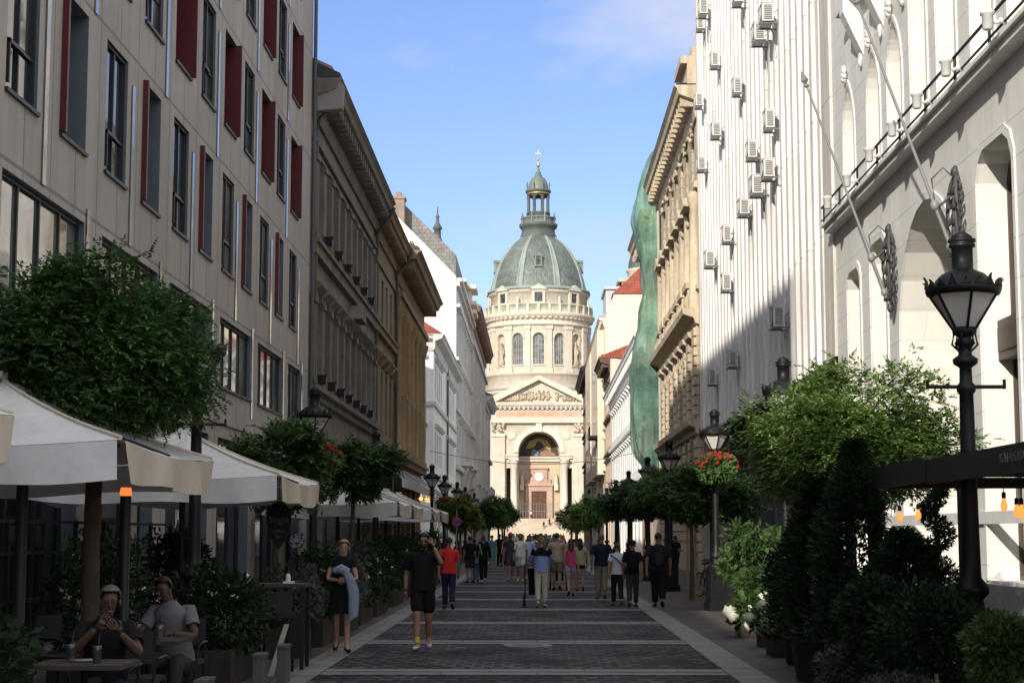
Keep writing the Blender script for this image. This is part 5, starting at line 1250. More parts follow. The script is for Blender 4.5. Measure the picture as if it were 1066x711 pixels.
hyd(3.72, 29.0, 1.0, 11, fl_white, 'hydrangea with creamy white heads at the street end of the planters', 9)
hyd(3.74, 26.6, .85, 10, M('greenish_white_petals', (.42,.50,.32), .7, .15, 8, backlit=.2), 'hydrangea with greenish white heads, second from the end of the planters', 10)
hyd(3.62, 24.6, .8, 8, M('pale_green_petals', (.22,.30,.18), .7, .15, 8, backlit=.2), 'hydrangea with dull green heads in the shade beside the large charcoal pot', 12)
for x, y, pr, ph, lb, s_ in ((3.5,21.4,.34,.82,'large charcoal pot of dark shrubs at the pavement edge',31),(3.3,14.6,.3,.6,'charcoal pot with a dark bush, under the terrace canopy',32)):
    potted('potted_shrub', lb, 'shrub', x, y, pr, ph, [('foliage', lambda m, rn, x=x, y=y, ph=ph: bush(m, (x,y,ph+.28), (.5,.5,.42), 2600, rn, .085, .4), lf_con)], None, 'pot', s_)
for x, y, z, r, lm, lb, s_ in ((3.14,11.6,.98,.23,lf_shrub,'lightest green ball tree on a bare stem, at the bottom right corner',41),(3.0,12.9,1.02,.33,lf_con,'dark ball tree on a stem, left of the lightest one',42),(2.98,15.0,1.05,.34,lf_con,'dark ball tree on a pale stem, in front of the tall cone conifer',43)):
    potted('stem_ball_tree', lb, 'topiary', x, y, .2, .36, [('trunk', stem_to(x,y,.3,z-.15), M('pale_stem', (.30,.26,.22), .8, .2, 5)), ('foliage', lambda m, rn, x=x, y=y, z=z, r=r: bush(m, (x,y,z), (r,r,r*.95), 4200, rn, .06, .45), lm)], None, 'pot', s_)
for i, (x, y) in enumerate(((2.95,12.2),(2.95,13.9),(3.1,17.0))):
    potted('low_plant', ['low grey green plant at the foot of the lightest ball tree','low grey green plant between the dark ball trees','low grey green plant before the bushy conifer'][i], 'plant', x, y, (.3,.35), .3, [('foliage', lambda m, rn, x=x, y=y: bush(m, (x,y,.42), (.32,.36,.18), 700, rn, .09, .3), lf_lav)], None, 'box', 50+i)

# ------------------------------------------------------------------ right terrace: canopy, bulbs, furniture
def terrace():
    blk = M('black_steel', (.012,.012,.013), .5, .15, 4); clothm = M('dark_canvas', (.016,.016,.017), .85, .2, 3)
    t = thing('terrace_canopy', 'black terrace canopy with lettered fascia on thin black posts', 'canopy', (5.2, 13.5, 0))
    r = MB(); r.box(3.62,6.9,9.0,17.9,2.34,2.40); r.build('roof', clothm, t)
    f = MB(); f.box(3.58,3.62,9.0,15.55,2.20,2.42); f.box(3.56,3.62,15.56,17.9,2.22,2.44); f.box(3.63,6.9,17.86,17.9,2.22,2.335); fa = f.build('fascia', blk, t)
    text_part('KOLLÁZS-BRASSERIE', .105, M('faded_grey_letters', (.11,.11,.11), .7, .2, 5), fa, Matrix.Translation((3.575,13.05,2.285)) @ Matrix.Rotation(-PI/2,4,'Z') @ Matrix.Rotation(PI/2,4,'X'))
    p = MB()
    for x, y in ((4.6,18.4),(3.75,9.2),(6.8,17.8),(4.15,13.0)): p.cut(); p.box(x-.025,x+.025,y-.025,y+.025,0,2.335)
    p.build_each('post', blk, t)
    g = thing('light_frame', 'thin black metal frame carrying hanging bulbs beside the canopy', 'frame', (4.4,18.3,0))
    m = MB(); m.box(3.6,4.62,18.42,18.46,2.28,2.32); m.box(4.58,4.62,18.42,18.46,0,2.279); m.box(3.6,3.64,18.42,18.46,0,2.279); m.build('bars', blk, g)
    bulbm = M('glowing_bulb', (.9,.5,.15), .3, .05, 3, emit=((1,.36,.07), 1.2)); 
    B = [(3.50,16.5,1.93),(3.70,16.5,1.95),(3.86,15.6,1.88),(3.95,15.6,1.98),(3.57,13.0,1.95),(3.62,12.9,1.97),(3.66,13.0,1.92),(3.52,13.2,1.98)]
    B = [(3.95,18.44,1.92),(4.15,18.44,1.94),(4.45,17.6,1.86),(4.52,17.6,1.97),(4.30,15.6,2.0),(4.36,15.4,1.94),(4.43,15.5,1.94),(4.50,15.6,1.88),(4.48,15.3,2.06)]
    LB = ['leftmost hanging bulb beside the spiral conifer','second hanging bulb from the left, beside the spiral conifer','low hanging bulb left of the nearest lamp post','upper hanging bulb left of the nearest lamp post','small bulb right of the lamp post, leftmost of its cluster','large bulb in the middle of the cluster right of the lamp post','bulb right of the middle of the cluster by the lamp post','lowest bulb of the cluster right of the lamp post','topmost bulb of the cluster right of the lamp post']
    for (x,y,z), l in zip(B, LB):
        b = thing('hanging_bulb', 'glowing amber '+l, 'light bulb', (x,y,z), 'hanging bulbs of the right terrace')
        m = MB(); m.lathe([(.014,.07),(.022,.04),(.034,.0),(.026,-.035),(.008,-.05)], (x,y), 10, z0=z); m.build('bulb', bulbm, b)
        m = MB(); m.tube([(x,y,z+.10),(x,y,2.33)], .004, 4); m.lathe([(.02,.07),(.02,.12),(.008,.13)], (x,y), 8, z0=z); m.build('cord', blk, b)
    # table with cloth, glasses, bottle; dark chairs
    for i, (x, y) in enumerate(((3.6,13.1),(4.9,19.8))):
        a = thing('terrace_table', ['terrace table with a pale cloth between the dark ball trees','terrace table of the palace behind the spiral conifer'][i], 'table', (x,y,0))
        m = MB(); m.box(x-.38,x+.38,y-.38,y+.38,.72,.745); m.build('tabletop', M('pale_tablecloth', (.42,.44,.46), .8, .08, 2), a)
        m = MB(); m.lathe([(.24,0),(.24,.02),(.03,.04),(.03,.70),(.12,.72)], (x,y), 12); m.build('leg', blk, a)
        for k in range(3):
            gx, gy = x-.2+.2*k, y-.1+.1*k
            m = MB(); m.lathe([(.03,.0),(.03,.005),(.005,.01),(.005,.08),(.035,.10),(.04,.15),(.03,.2)], (gx,gy), 10, z0=.747)
            tag(m.build('wine_glass', glass('clear_glass', (.25,.26,.27), .03)), ['clear stemmed wine glass, leftmost on the pale clothed table','clear stemmed wine glass in the middle of the pale clothed table','clear stemmed wine glass, rightmost on the pale clothed table','clear stemmed glass, leftmost on the table behind the spiral conifer','clear stemmed glass in the middle of the table behind the spiral conifer','clear stemmed glass, rightmost on the table behind the spiral conifer'][k+3*i], 'glass', 'glasses on the terrace tables')
    for i, (x, y, rz) in enumerate(((4.3,13.4,1.6),(4.15,20.2,2.6),(5.5,19.5,-1.5))):
        chair(x, y, rz, ['black terrace chair pulled up to the pale clothed table','black terrace chair left of the table behind the spiral conifer','black terrace chair right of the table behind the spiral conifer'][i])
    s = thing('service_cabinet', 'black service cabinet at the right edge of the terrace', 'cabinet', (5.1,15,0)); m = MB(); m.box(4.55,5.5,14.6,15.3,.06,1.35); m.box(4.50,5.55,14.55,15.35,1.35,1.40); m.box(4.6,5.45,14.65,15.25,0,.06); m.build('body', blk, s)
    m = MB(); m.box(4.58,5.01,14.585,14.599,.12,1.3); m.box(5.04,5.47,14.585,14.599,.12,1.3); m.build('door', blk, s)
    m = thing('menu_stand', 'slanting white menu board on a black stand behind the dark conifers', 'menu stand', (3.9,22.2,0)); q = MB(); M4 = Matrix.Translation((3.82,22.3,1.12)) @ Matrix.Rotation(R(55),4,'X'); q.box(-.26,.26,-.18,.18,-.01,.01,0,M4); q.build('board', M('pale_board', (.5,.53,.56), .6, .1, 3), m)
    q = MB(); q.tube([(3.82,22.3,0),(3.82,22.3,1.1)], .02, 6); q.box(3.6,4.04,22.15,22.45,0,.03); q.build('leg', blk, m)
CH = []
def chair(x, y, rz, label):
    if CH:
        return copy_thing(CH[0], (x,y,0), rz, label)
    wk = M('black_woven_seat', (.02,.021,.024), .7, .25, 20, .4, 90); ir = iron
    t = thing('terrace_chair', label, 'chair', (0,0,0), 'black terrace chairs', world=False)
    m = MB(); m.box(-.23,.23,-.23,.23,.43,.47); m.build('seat', wk, t)
    m = MB(); m.box(-.22,.22,.215,.245,.60,.88); m.build('backrest', wk, t)
    for sx in (-1,1):
        m = MB(); m.tube([(sx*.22,-.22,.43),(sx*.24,-.25,0)], .014, 6); m.build('leg', ir, t)
        m = MB(); m.tube([(sx*.22,.27,0),(sx*.22,.23,.45),(sx*.22,.235,.9)], .014, 6); m.build('leg', ir, t)
        m = MB(); m.tube([(sx*.25,.22,.64),(sx*.26,-.05,.65),(sx*.25,-.22,.62),(sx*.23,-.22,.44)], .013, 6); m.build('armrest', ir, t)
    CH.append(t); t.location = (x,y,0); t.rotation_euler = (0,0,rz); return t
terrace()

# ------------------------------------------------------------------ left terrace: parasols, heaters, rail, hedge planters, tables
canvas = M('off_white_canvas', (.74,.735,.72), .85, .10, 1.2, .25, 6, backlit=.06)
val_tan = M('lit_and_seam_canvas', (.66,.58,.46), .85, .12, 1.5, .3, 6, backlit=.06)  # street-side valances tinted for the light on them; seams share the tan
def parasol(x0, x1, y0, y1, label, drop=.31, z=2.53, za=3.25):
    t = thing('parasol', label, 'parasol', ((x0+x1)/2,(y0+y1)/2,0), 'square white parasols on the left'); cx, cy = (x0+x1)/2, (y0+y1)/2
    m = MB(); n = 26; KK = 12
    P4 = [(x0,y0),(x1,y0),(x1,y1),(x0,y1)]
    for e in range(4):
        a, b = P4[e], P4[(e+1)%4]
        def at(u, k):
            px, py = a[0]+(b[0]-a[0])*u, a[1]+(b[1]-a[1])*u
            sag = -.07*math.sin(PI*u)*(1-k)*1.0-.06*math.sin(PI*k)
            return (px+(cx-px)*k, py+(cy-py)*k, z+(za-z)*k+sag+(.030*noise.noise(Vector((u*5+e*7+x0, k*3, y0)))+.014*noise.noise(Vector((u*16+e*7, k*7, y0))))*min(1, 6*k, 8*u*(1-u)))
        for i in range(n):
            for k in range(KK): m.add([at(i/n,k/KK*.96), at((i+1)/n,k/KK*.96), at((i+1)/n,(k+1)/KK*.96), at(i/n,(k+1)/KK*.96)], [(0,1,2,3)], 0, True)
    m.box(cx-.1,cx+.1,cy-.1,cy+.1,za-.06,za+.04)
    m.build('canopy', canvas, t)
    for e in range(4):
        a, b = P4[e], P4[(e+1)%4]; v = MB(); N_ = 26; vs = []
        nx, ny = (b[1]-a[1]), -(b[0]-a[0]); l = math.hypot(nx,ny); nx/=l; ny/=l
        for r_ in range(6):
            k = r_/5
            for i in range(N_+1):
                u = .012+.976*i/N_; wob = .035*k*math.sin(u*17+e*2+x0)+.02*k*math.sin(u*41+y0); sag = -.07*math.sin(PI*u)
                vs.append((a[0]+(b[0]-a[0])*u+nx*(.012+wob), a[1]+(b[1]-a[1])*u+ny*(.012+wob), z+sag-.005-(drop+.03*math.sin(u*9+e))*k))
        v.add(vs, [(r_*(N_+1)+i, r_*(N_+1)+i+1, (r_+1)*(N_+1)+i+1, (r_+1)*(N_+1)+i) for r_ in range(5) for i in range(N_)], 0, True)
        v.build('valance', val_tan if e == 1 else canvas, t)  # street side coloured as if warmly lit
    sm = MB()
    for (px,py) in P4: sm.cut(); sm.tube([(px+(cx-px)*q_, py+(cy-py)*q_, z+(za-z)*q_-.06*math.sin(PI*q_)+.012) for q_ in [i_/10*.95+.01 for i_ in range(11)]], .016, 5)
    sm.build_each('seam', val_tan, t)
    p = MB(); p.tube([(cx,cy,0),(cx,cy,za-.05)], .045, 10); p.box(cx-.45,cx+.45,cy-.45,cy+.45,.015,.10); p.build('pole', iron, t)
    for (px,py) in P4+[((x0+x1)/2,y0),((x0+x1)/2,y1),(x0,cy),(x1,cy)]:
        r = MB(); r.tube([(cx,cy,za-.12),(px+(cx-px)*.02,py+(cy-py)*.02,z-.05)], .014, 5); r.build('rib', iron, t)
    return t
XR_ = -3.46; XL_ = -6.95
for y0, y1, l in ((7.0,11.1,'white parasol whose corner enters at the left edge of the picture, nearest of all'),(14.0,18.0,'large white parasol at the left under the robinia, second of the row'),(22.7,26.8,'white parasol beyond the robinia tree, third of the row'),
    (42.4,45.9,'white parasol with long slope behind the gap with the ball tree, fourth of the row'),(47.2,51.6,'white parasol, fifth of the row'),(56.2,60.4,'white parasol, sixth of the row, next to last'),(61.2,66.2,'farthest white parasol of the row')): parasol(XL_, XR_, y0, y1, l)
def heater(x, y, label, h=2.17):
    t = thing('patio_heater', label, 'patio heater', (x,y,0)); m = MB(); m.lathe([(.16,0),(.16,.05),(.055,.10),(.055,h-.06)], (x,y), 12); m.build('post', iron, t)
    m = MB(); m.lathe([(.05,h-.06),(.06,h-.03),(.05,h+.02)], (x,y), 10); m.build('glow_head', M('orange_glow', (.9,.25,.05), .4, .05, 3, emit=((1,.16,.03), 1.6)), t)
heater(-3.98, 16.3, 'thick black heater post with an orange glowing top under the second parasol'); heater(-4.62, 15.1, 'thick black heater post further left, near the tree trunk', 2.3)
def rail():
    t = thing('terrace_railing', 'thin black double railing behind the left terrace', 'railing', (-6.5,22,0)); m = MB()
    for z in (1.9,1.50,.9): m.box(-6.52,-6.48,13,30,z-.02,z+.02)
    m.build('rail', iron, t); m = MB()
    for k in range(12): m.cut(); m.box(-6.53,-6.47,13+1.54*k-.03,13+1.54*k+.03,0,1.93)
    m.build_each('post', iron, t)
rail()
def hedge(i, x, y, ln, h, lm, fl, label, wd=.5, L_=.10, n=2600):
    t = thing('hedge_planter', label, 'planter', (x,y,0), 'planters along the left terrace')
    p = MB(); boxplanter(p, x-.24, x+.24, y-ln/2, y+ln/2, .42); p.build('planter', corten, t)
    rn = random.Random(60+i); m = MB(); bush(m, (x,y,.38+h*.5), (wd,ln*.56,h*.62), n, rn, L_, .45)
    for k in range(14):
        c = (x+rn.uniform(-.3,.3), y+rn.uniform(-.5,.5)*ln, .5+h*rn.uniform(.6,1.0)); bush(m, c, (.16,.16,.2), 60, rn, L_*1.1, .4, 0, .9)
    if fl: flowers(m, (x,y,.38+h*.5), (wd,ln*.5,h*.6), fl, rn, .06)
    m.build('foliage', [lm, fl_white], t)
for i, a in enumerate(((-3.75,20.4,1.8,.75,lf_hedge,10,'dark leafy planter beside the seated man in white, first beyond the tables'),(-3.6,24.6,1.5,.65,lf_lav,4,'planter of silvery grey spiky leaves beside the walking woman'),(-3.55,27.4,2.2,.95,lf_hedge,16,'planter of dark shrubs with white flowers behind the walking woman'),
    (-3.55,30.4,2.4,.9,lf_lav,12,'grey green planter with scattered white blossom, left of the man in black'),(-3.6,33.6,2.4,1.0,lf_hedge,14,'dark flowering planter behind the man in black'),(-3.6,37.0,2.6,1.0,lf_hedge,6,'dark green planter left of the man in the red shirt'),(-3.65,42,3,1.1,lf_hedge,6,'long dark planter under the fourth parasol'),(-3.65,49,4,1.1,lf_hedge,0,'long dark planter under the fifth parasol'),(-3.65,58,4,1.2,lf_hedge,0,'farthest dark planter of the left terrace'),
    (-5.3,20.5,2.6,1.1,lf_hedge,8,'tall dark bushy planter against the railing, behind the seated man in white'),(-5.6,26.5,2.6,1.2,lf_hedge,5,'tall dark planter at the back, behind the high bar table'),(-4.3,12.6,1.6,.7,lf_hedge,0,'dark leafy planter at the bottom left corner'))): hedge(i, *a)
# bar table, salt cellars, A-board, cushions, folded boards
def left_furniture():
    tw = M('worn_table_wood', (.05,.04,.032), .7, .25, 4, .2, 20)
    t = thing('bar_table', 'high wooden bar table between the hedges on the left', 'bar table', (-3.45,22.2,0)); m = MB(); m.box(-3.95,-2.98,21.9,22.5,1.06,1.10); m.build('tabletop', tw, t)
    for x, y in ((-3.9,21.95),(-3.03,21.95),(-3.9,22.45),(-3.03,22.45)): m = MB(); m.box(x-.025,x+.025,y-.025,y+.025,0,1.058); m.build('leg', iron, t)
    for x, l in ((-3.78,'white folded napkin stand, left one on the high bar table'),(-3.24,'white folded napkin stand, right one on the high bar table')):
        m = MB(); m.box(x-.07,x+.07,22.1,22.2,1.102,1.13); m.lathe([(.03,0),(.035,.04),(.025,.09),(.0,.1)], (x-.01,22.15), 8, z0=1.13); tag(m.build('napkin_stand', M('white_napkin', (.55,.56,.58), .8, .1, 5)), l, 'napkin stand', 'napkin stands on the bar table')
    t = thing('bar_stool', 'dark bar stool with a rounded back at the high bar table', 'bar stool', (-3.3,21.5,0)); m = MB(); m.box(-3.5,-3.08,21.3,21.7,.70,.75); m.build('seat', M('black_leather', (.02,.02,.022), .5, .2, 5), t)
    m = MB(); m.box(-3.5,-3.08,21.27,21.32,.76,1.02); m.build('backrest', MATS['black_leather'], t)
    for x, y in ((-3.47,21.33),(-3.11,21.33),(-3.47,21.67),(-3.11,21.67)): m = MB(); m.box(x-.016,x+.016,y-.016,y+.016,0,.699); m.build('leg', iron, t)
    m = MB(); M4 = Matrix.Translation((-3.12,21.9,.78)) @ Matrix.Rotation(R(25),4,'Y'); m.blob((0,0,0),(.2,.08,.22),12,8,0,.15,2,M4); m.v = [(x-3.05,y+21.6,z+.78) for x,y,z in [(v[0],v[1],v[2]) for v in m.v]]
    cm = M('patterned_cushion', (.20,.23,.30), .9, .2, 3); nt = cm.node_tree; vo = nt.nodes.new('ShaderNodeTexVoronoi'); vo.inputs['Scale'].default_value = 16; tc = nt.nodes.new('ShaderNodeTexCoord'); nt.links.new(tc.outputs['Object'], vo.inputs['Vector'])
    rp = nt.nodes.new('ShaderNodeValToRGB'); rp.color_ramp.interpolation = 'CONSTANT'; rp.color_ramp.elements[0].color = (.03,.05,.12,1); rp.color_ramp.elements[1].position = .42; rp.color_ramp.elements[1].color = (.55,.57,.60,1); nt.links.new(vo.outputs['Distance'], rp.inputs[0]); nt.links.new(rp.outputs[0], nt.nodes['Principled BSDF'].inputs['Base Color'])
    tag(m.build('cushion', cm), 'blue and white patterned cushion propped on the bar stool', 'cushion')
    t = thing('easel_board', 'pale wooden leg board leaning by the bar table', 'easel', (-3.25,21.0,0)); m = MB(); m.prism([(-3.32,21.0,0),(-3.25,21.0,0),(-3.10,21.25,.62),(-3.16,21.25,.62)], [(-3.32,21.05,0),(-3.25,21.05,0),(-3.10,21.3,.62),(-3.16,21.3,.62)]); m.build('leg', M('bleached_wood', (.35,.32,.27), .8, .2, 4), t); m = MB(); m.box(-3.2,-2.95,21.36,21.39,.2,.75); m.build('board', iron, t)
    t = thing('hanging_sign', 'black leaf shaped sign with white script hanging under the foliage', 'sign', (-4.0,26.2,1.8))
    pts = [(-.19,.06),(-.19,.24),(-.10,.36),(0,.40),(.10,.36),(.19,.24),(.19,.06),(.12,-.18),(0,-.36),(-.12,-.18)]
    m = MB(); m.prism([(-4.0+x,26.18,1.85+z) for x,z in pts], [(-4.0+x,26.21,1.85+z) for x,z in pts]); m.tube([(-4.0,26.2,2.24),(-4.0,26.2,2.6)], .006, 4); b = m.build('board', M('black_sign', (.008,.009,.011), .5, .1, 3), t)
    wt = M('chalk_white', (.16,.18,.22), .8, .1, 5)
    for s, sz, z in (('Single', .135, 1.92),('···', .10, 1.86),('coffee', .07, 1.765),('bar', .07, 1.68)): text_part(s, sz, wt, b, Matrix.Translation((-4.0,26.175,z)) @ Matrix.Rotation(PI/2,4,'X'), align='CENTER')
    # low tables with things on them, and chairs
    for i, (x, y) in enumerate(((-3.55,13.35),(-3.72,16.3),(-4.6,12.2))):
        t = thing('terrace_table', ['small wooden terrace table before the drinking man','small wooden terrace table before the man in white','small wooden terrace table in the bottom left corner'][i], 'table', (x,y,0)); m = MB(); m.box(x-.36,x+.36,y-.34,y+.34,.71,.745); m.build('tabletop', tw, t)
        m = MB(); m.lathe([(.25,0),(.25,.02),(.03,.04),(.03,.69),(.15,.71)], (x,y), 12); m.build('leg', iron, t)
        for k in range(2):
            m = MB(); gx, gy = x+.12-.26*k, y-.1+.2*k; m.lathe([(.032,0),(.035,.10),(.036,.135),(.034,.135)], (gx,gy), 10, z0=.747); m.tube([(gx,gy,.75),(gx+.02,gy,.98)], .006, 4)
            tag(m.build('drinking_glass', glass('tumbler_glass', (.05,.055,.055), .04)), ['clear tumbler with a straw, right one before the drinking man','clear tumbler with a straw, left one before the drinking man','clear tumbler with a straw, right one before the man in white','clear tumbler with a straw, left one before the man in white','clear tumbler with a straw, right one on the bottom left table','clear tumbler with a straw, left one on the bottom left table'][i*2+k], 'glass', 'tumblers on the left terrace')
        m = MB(); m.lathe([(.11,0),(.13,.012),(.0,.014)], (x-.05,y+.12), 16, z0=.747); tag(m.build('plate', M('white_plate', (.25,.25,.25), .3, .05, 4)), ['white plate on the drinking man’s table','white plate on the table of the man in white','white plate on the bottom left table'][i], 'plate', 'plates on the left terrace')
    for x, y, rz, l in ((-3.63,14.32,0,'black terrace chair under the drinking man'),(-3.66,17.35,0,'black terrace chair under the man in white'),(-3.62,15.35,PI,'empty terrace chair, its back to the viewer, before the man in white'),(-5.0,18.0,1.2,'empty black terrace chair at the back by the railing')): chair(x, y, rz, l)
    for i, (x, y) in enumerate(((-2.98,20.05),(-3.02,18.6),(-3.0,15.4))):
        m = MB(); m.box(x-.05,x+.05,y-.2,y+.2,0,.42); m.box(x-.06,x+.06,y-.22,y+.22,.42,.45); tag(m.build('stone_bollard', M('grey_stone_block', (.09,.09,.09), .85, .2, 3, .2, 30)), ['narrow grey stone slab at the terrace edge, farthest from the viewer','narrow grey stone slab at the terrace edge, middle one','narrow grey stone slab at the terrace edge, nearest'][i], 'bollard', 'stone slabs at the left terrace edge')
left_furniture()
# ------------------------------------------------------------------ hanging baskets, awning, sign, cable, bike, car, stakes
def basket(x, y, z, r, label, s_):
    t = thing('flower_basket', label, 'flower basket', (x,y,z), 'hanging flower baskets'); rn = random.Random(s_)
    m = MB(); m.lathe([(r*.3,-.3),(r*.6,-.22),(r*.75,-.02),(r*.7,0)], (x,y), 14, z0=z); m.build('bowl', potm, t)
    m = MB(); bush(m, (x,y,z+.0), (r,r,r*.70), 2000, rn, .10, .5); m.build('foliage', lf_mid, t)
    m = MB()
    for k in range(46):
        v = rv(rn); p = Vector((x+v.x*r*1.05, y+v.y*r*1.05, z+.03+(v.z if v.z > -.3 else -v.z)*r*.72)); m.blob(p, (.055,.055,.042), 6, 4, 0, .6, k)
    m.build('blossom', fl_red, t)
basket(4.12, 38.5, 3.22, .46, 'basket of red geraniums on the lamp by the bicycle, right side', 71); basket(-4.2, 32.5, 3.15, .42, 'basket of red geraniums on the lamp at the end of the grey block, left side', 72)
basket(4.2, 90.3, 3.2, .55, 'distant basket of red flowers on a lamp before the white house', 73); basket(-4.3, 81, 3.1, .5, 'distant basket of red flowers beyond the awning on the left', 74)
def awnings():
    am = M('grey_awning_cloth', (.30,.30,.31), .85, .1, 2, .2, 8, backlit=.15)
    for y0, y1, l in ((86,101,'long grey sloping awning with white front edge on the ochre building'),(64,84,'sloping pale awning on the brown buildings, nearer and half hidden')):
        t = thing('awning', l, 'awning', (-7.1,(y0+y1)/2,4.5)); m = MB(); N_ = 16
        vs = []
        for i in range(N_+1):
            for k in range(5): vs.append((-7.15+2.05*k/4, y0+(y1-y0)*i/N_, 5.15-1.35*k/4-.06*math.sin(PI*k/4)))
        m.add(vs, [(i*5+k, i*5+k+1, (i+1)*5+k+1, (i+1)*5+k) for i in range(N_) for k in range(4)], 0, True); m.build('cloth', am, t)
        m = MB(); m.box(-5.11,-5.07,y0,y1,3.50,3.83); m.build('valance', M('white_valance', (.6,.6,.58), .8, .1, 2), t)
        for y in (y0+.1, y1-.1): m = MB(); m.tube([(-7.15,y,3.9),(-5.15,y,3.78)], .03, 5); m.build('arm', iron, t)
    bm = M('warm_bulb', (.9,.45,.15), .4, .05, 3, emit=((1,.4,.1), 3))
    for i, (x, y) in enumerate(((-6.2,95),(-6.2,97),(-6.3,92))): m = MB(); m.lathe([(.02,.12),(.10,.06),(.13,-.02),(.02,-.1)], (x,y), 8, z0=3.62); m.tube([(x,y,3.7),(x,y,4.35)], .01, 4); tag(m.build('hanging_lamp', bm), ['orange lamp under the long grey awning, middle one','orange lamp under the long grey awning, farthest one','orange lamp under the long grey awning, nearest one'][i], 'lamp', 'orange lamps under the awning')
awnings()
def roadsign():
    t = thing('traffic_sign', 'round no stopping sign, blue with red rim and cross, on the left', 'traffic sign', (-4.3,92,0)); x, y, z = -4.35, 91.8, 2.35; r = .27
    m = MB(); m.tube([(x,y+.06,0),(x,y+.06,3.2)], .04, 8); m.build('post', M('grey_sign_post', (.25,.25,.25), .5, .1, 3), t)
    m = MB(); m.lathe([(r,0),(r,.02),(r*.8,.021)], (0,0), 28); m.v = [(x+a,y-c_,z+b) for a,b,c_ in m.v]; s = m.build('rim', M('sign_red', (.45,.03,.03), .5, .08, 3), t)
    m = MB(); m.lathe([(r*.79,.022),(r*.79,.026)], (0,0), 28); m.v = [(x+a,y-c_,z+b) for a,b,c_ in m.v]; m.build('disc', M('sign_blue', (.03,.10,.42), .5, .08, 3), t)
    m = MB()
    for a in (PI/4, -PI/4): M4 = Matrix.Translation((x,y-.028,z)) @ Matrix.Rotation(a,4,'Y'); m.box(-r*.76,r*.76,-.004,0,-.035,.035,0,M4)
    m.build('cross', MATS['sign_red'], t)
roadsign()
m = MB(); m.tube([(-7.1+14.4*i/24, 112, 7.2-.9*math.sin(PI*i/24)) for i in range(25)], .022, 4); tag(m.build('overhead_cable', M('grey_cable', (.15,.15,.15), .6, .1, 3)), 'thin cable sagging across the street in front of the basilica', 'cable')
def bike(x, y, rz, label):
    t = thing('bicycle', label, 'bicycle', (x,y,0), world=False); t.rotation_euler = (0,0,rz); rub = M('tyre_rubber', (.02,.02,.02), .8, .15, 6); chrome = M('worn_chrome', (.4,.4,.4), .3, .1, 5, metal=1); red = M('faded_red_paint', (.30,.05,.03), .5, .15, 4)
    for wy in (-.52,.52):
        m = MB(); m.tube([(0,wy+.33*math.cos(a),.34+.33*math.sin(a)) for a in [2*PI*i/24 for i in range(25)]], .018, 6); wl = m.build('wheel', rub, t)
        m = MB(); m.tube([(0,wy+.305*math.cos(a),.34+.305*math.sin(a)) for a in [2*PI*i/24 for i in range(25)]], .010, 5)
        for k in range(9): a = PI*k/9; m.tube([(0,wy+.3*math.cos(a),.34+.3*math.sin(a)),(0,wy-.3*math.cos(a),.34-.3*math.sin(a))], .003, 3)
        m.build('rim', chrome, wl)
    m = MB(); S_, H_, B_ = (0,.18,.86),(0,-.38,.88),(0,.06,.30)
    for a, b in ((S_,B_),(H_,B_),((0,.16,.78),(0,-.37,.82)),(B_,(0,.52,.34)),((0,.16,.76),(0,.52,.34)),(H_,(0,-.52,.34)),(H_,(0,-.36,.98))): m.tube([a,b], .016, 6)
    m.build('frame', red, t); m = MB(); m.tube([(-.28,-.22,1.0),(-.24,-.34,1.02),(0,-.37,.99),(.24,-.34,1.02),(.28,-.22,1.0)], .013, 6); m.build('handlebar', iron, t)
    m = MB(); m.blob((0,.22,.92),(.08,.14,.035),10,6); m.tube([S_,(0,.2,.92)], .014, 5); m.build('saddle', iron, t)
    m = MB(); m.tube([(-.1,.06,.18),(-.06,.06,.18),(-.06,.06,.30),(.06,.06,.30),(.06,.06,.42),(.1,.06,.42)], .01, 4); m.build('pedals', chrome, t)
bike(4.72, 46.9, .35, 'red bicycle leaning beside the lamp with the flower basket'); bike(4.95, 48.6, .2, 'second bicycle parked behind the red one')
for i, (x, y) in enumerate(((4.02,45.2),(4.25,45.5))): m = MB(); m.tube([(x,y,0),(x,y,2.2)], .03, 7); tag(m.build('tree_stake', M('raw_pine', (.33,.22,.12), .8, .2, 5)), ['round wooden stake at the ball tree beside the bicycle, left one','round wooden stake at the ball tree beside the bicycle, right one'][i], 'stake', 'wooden tree stakes')
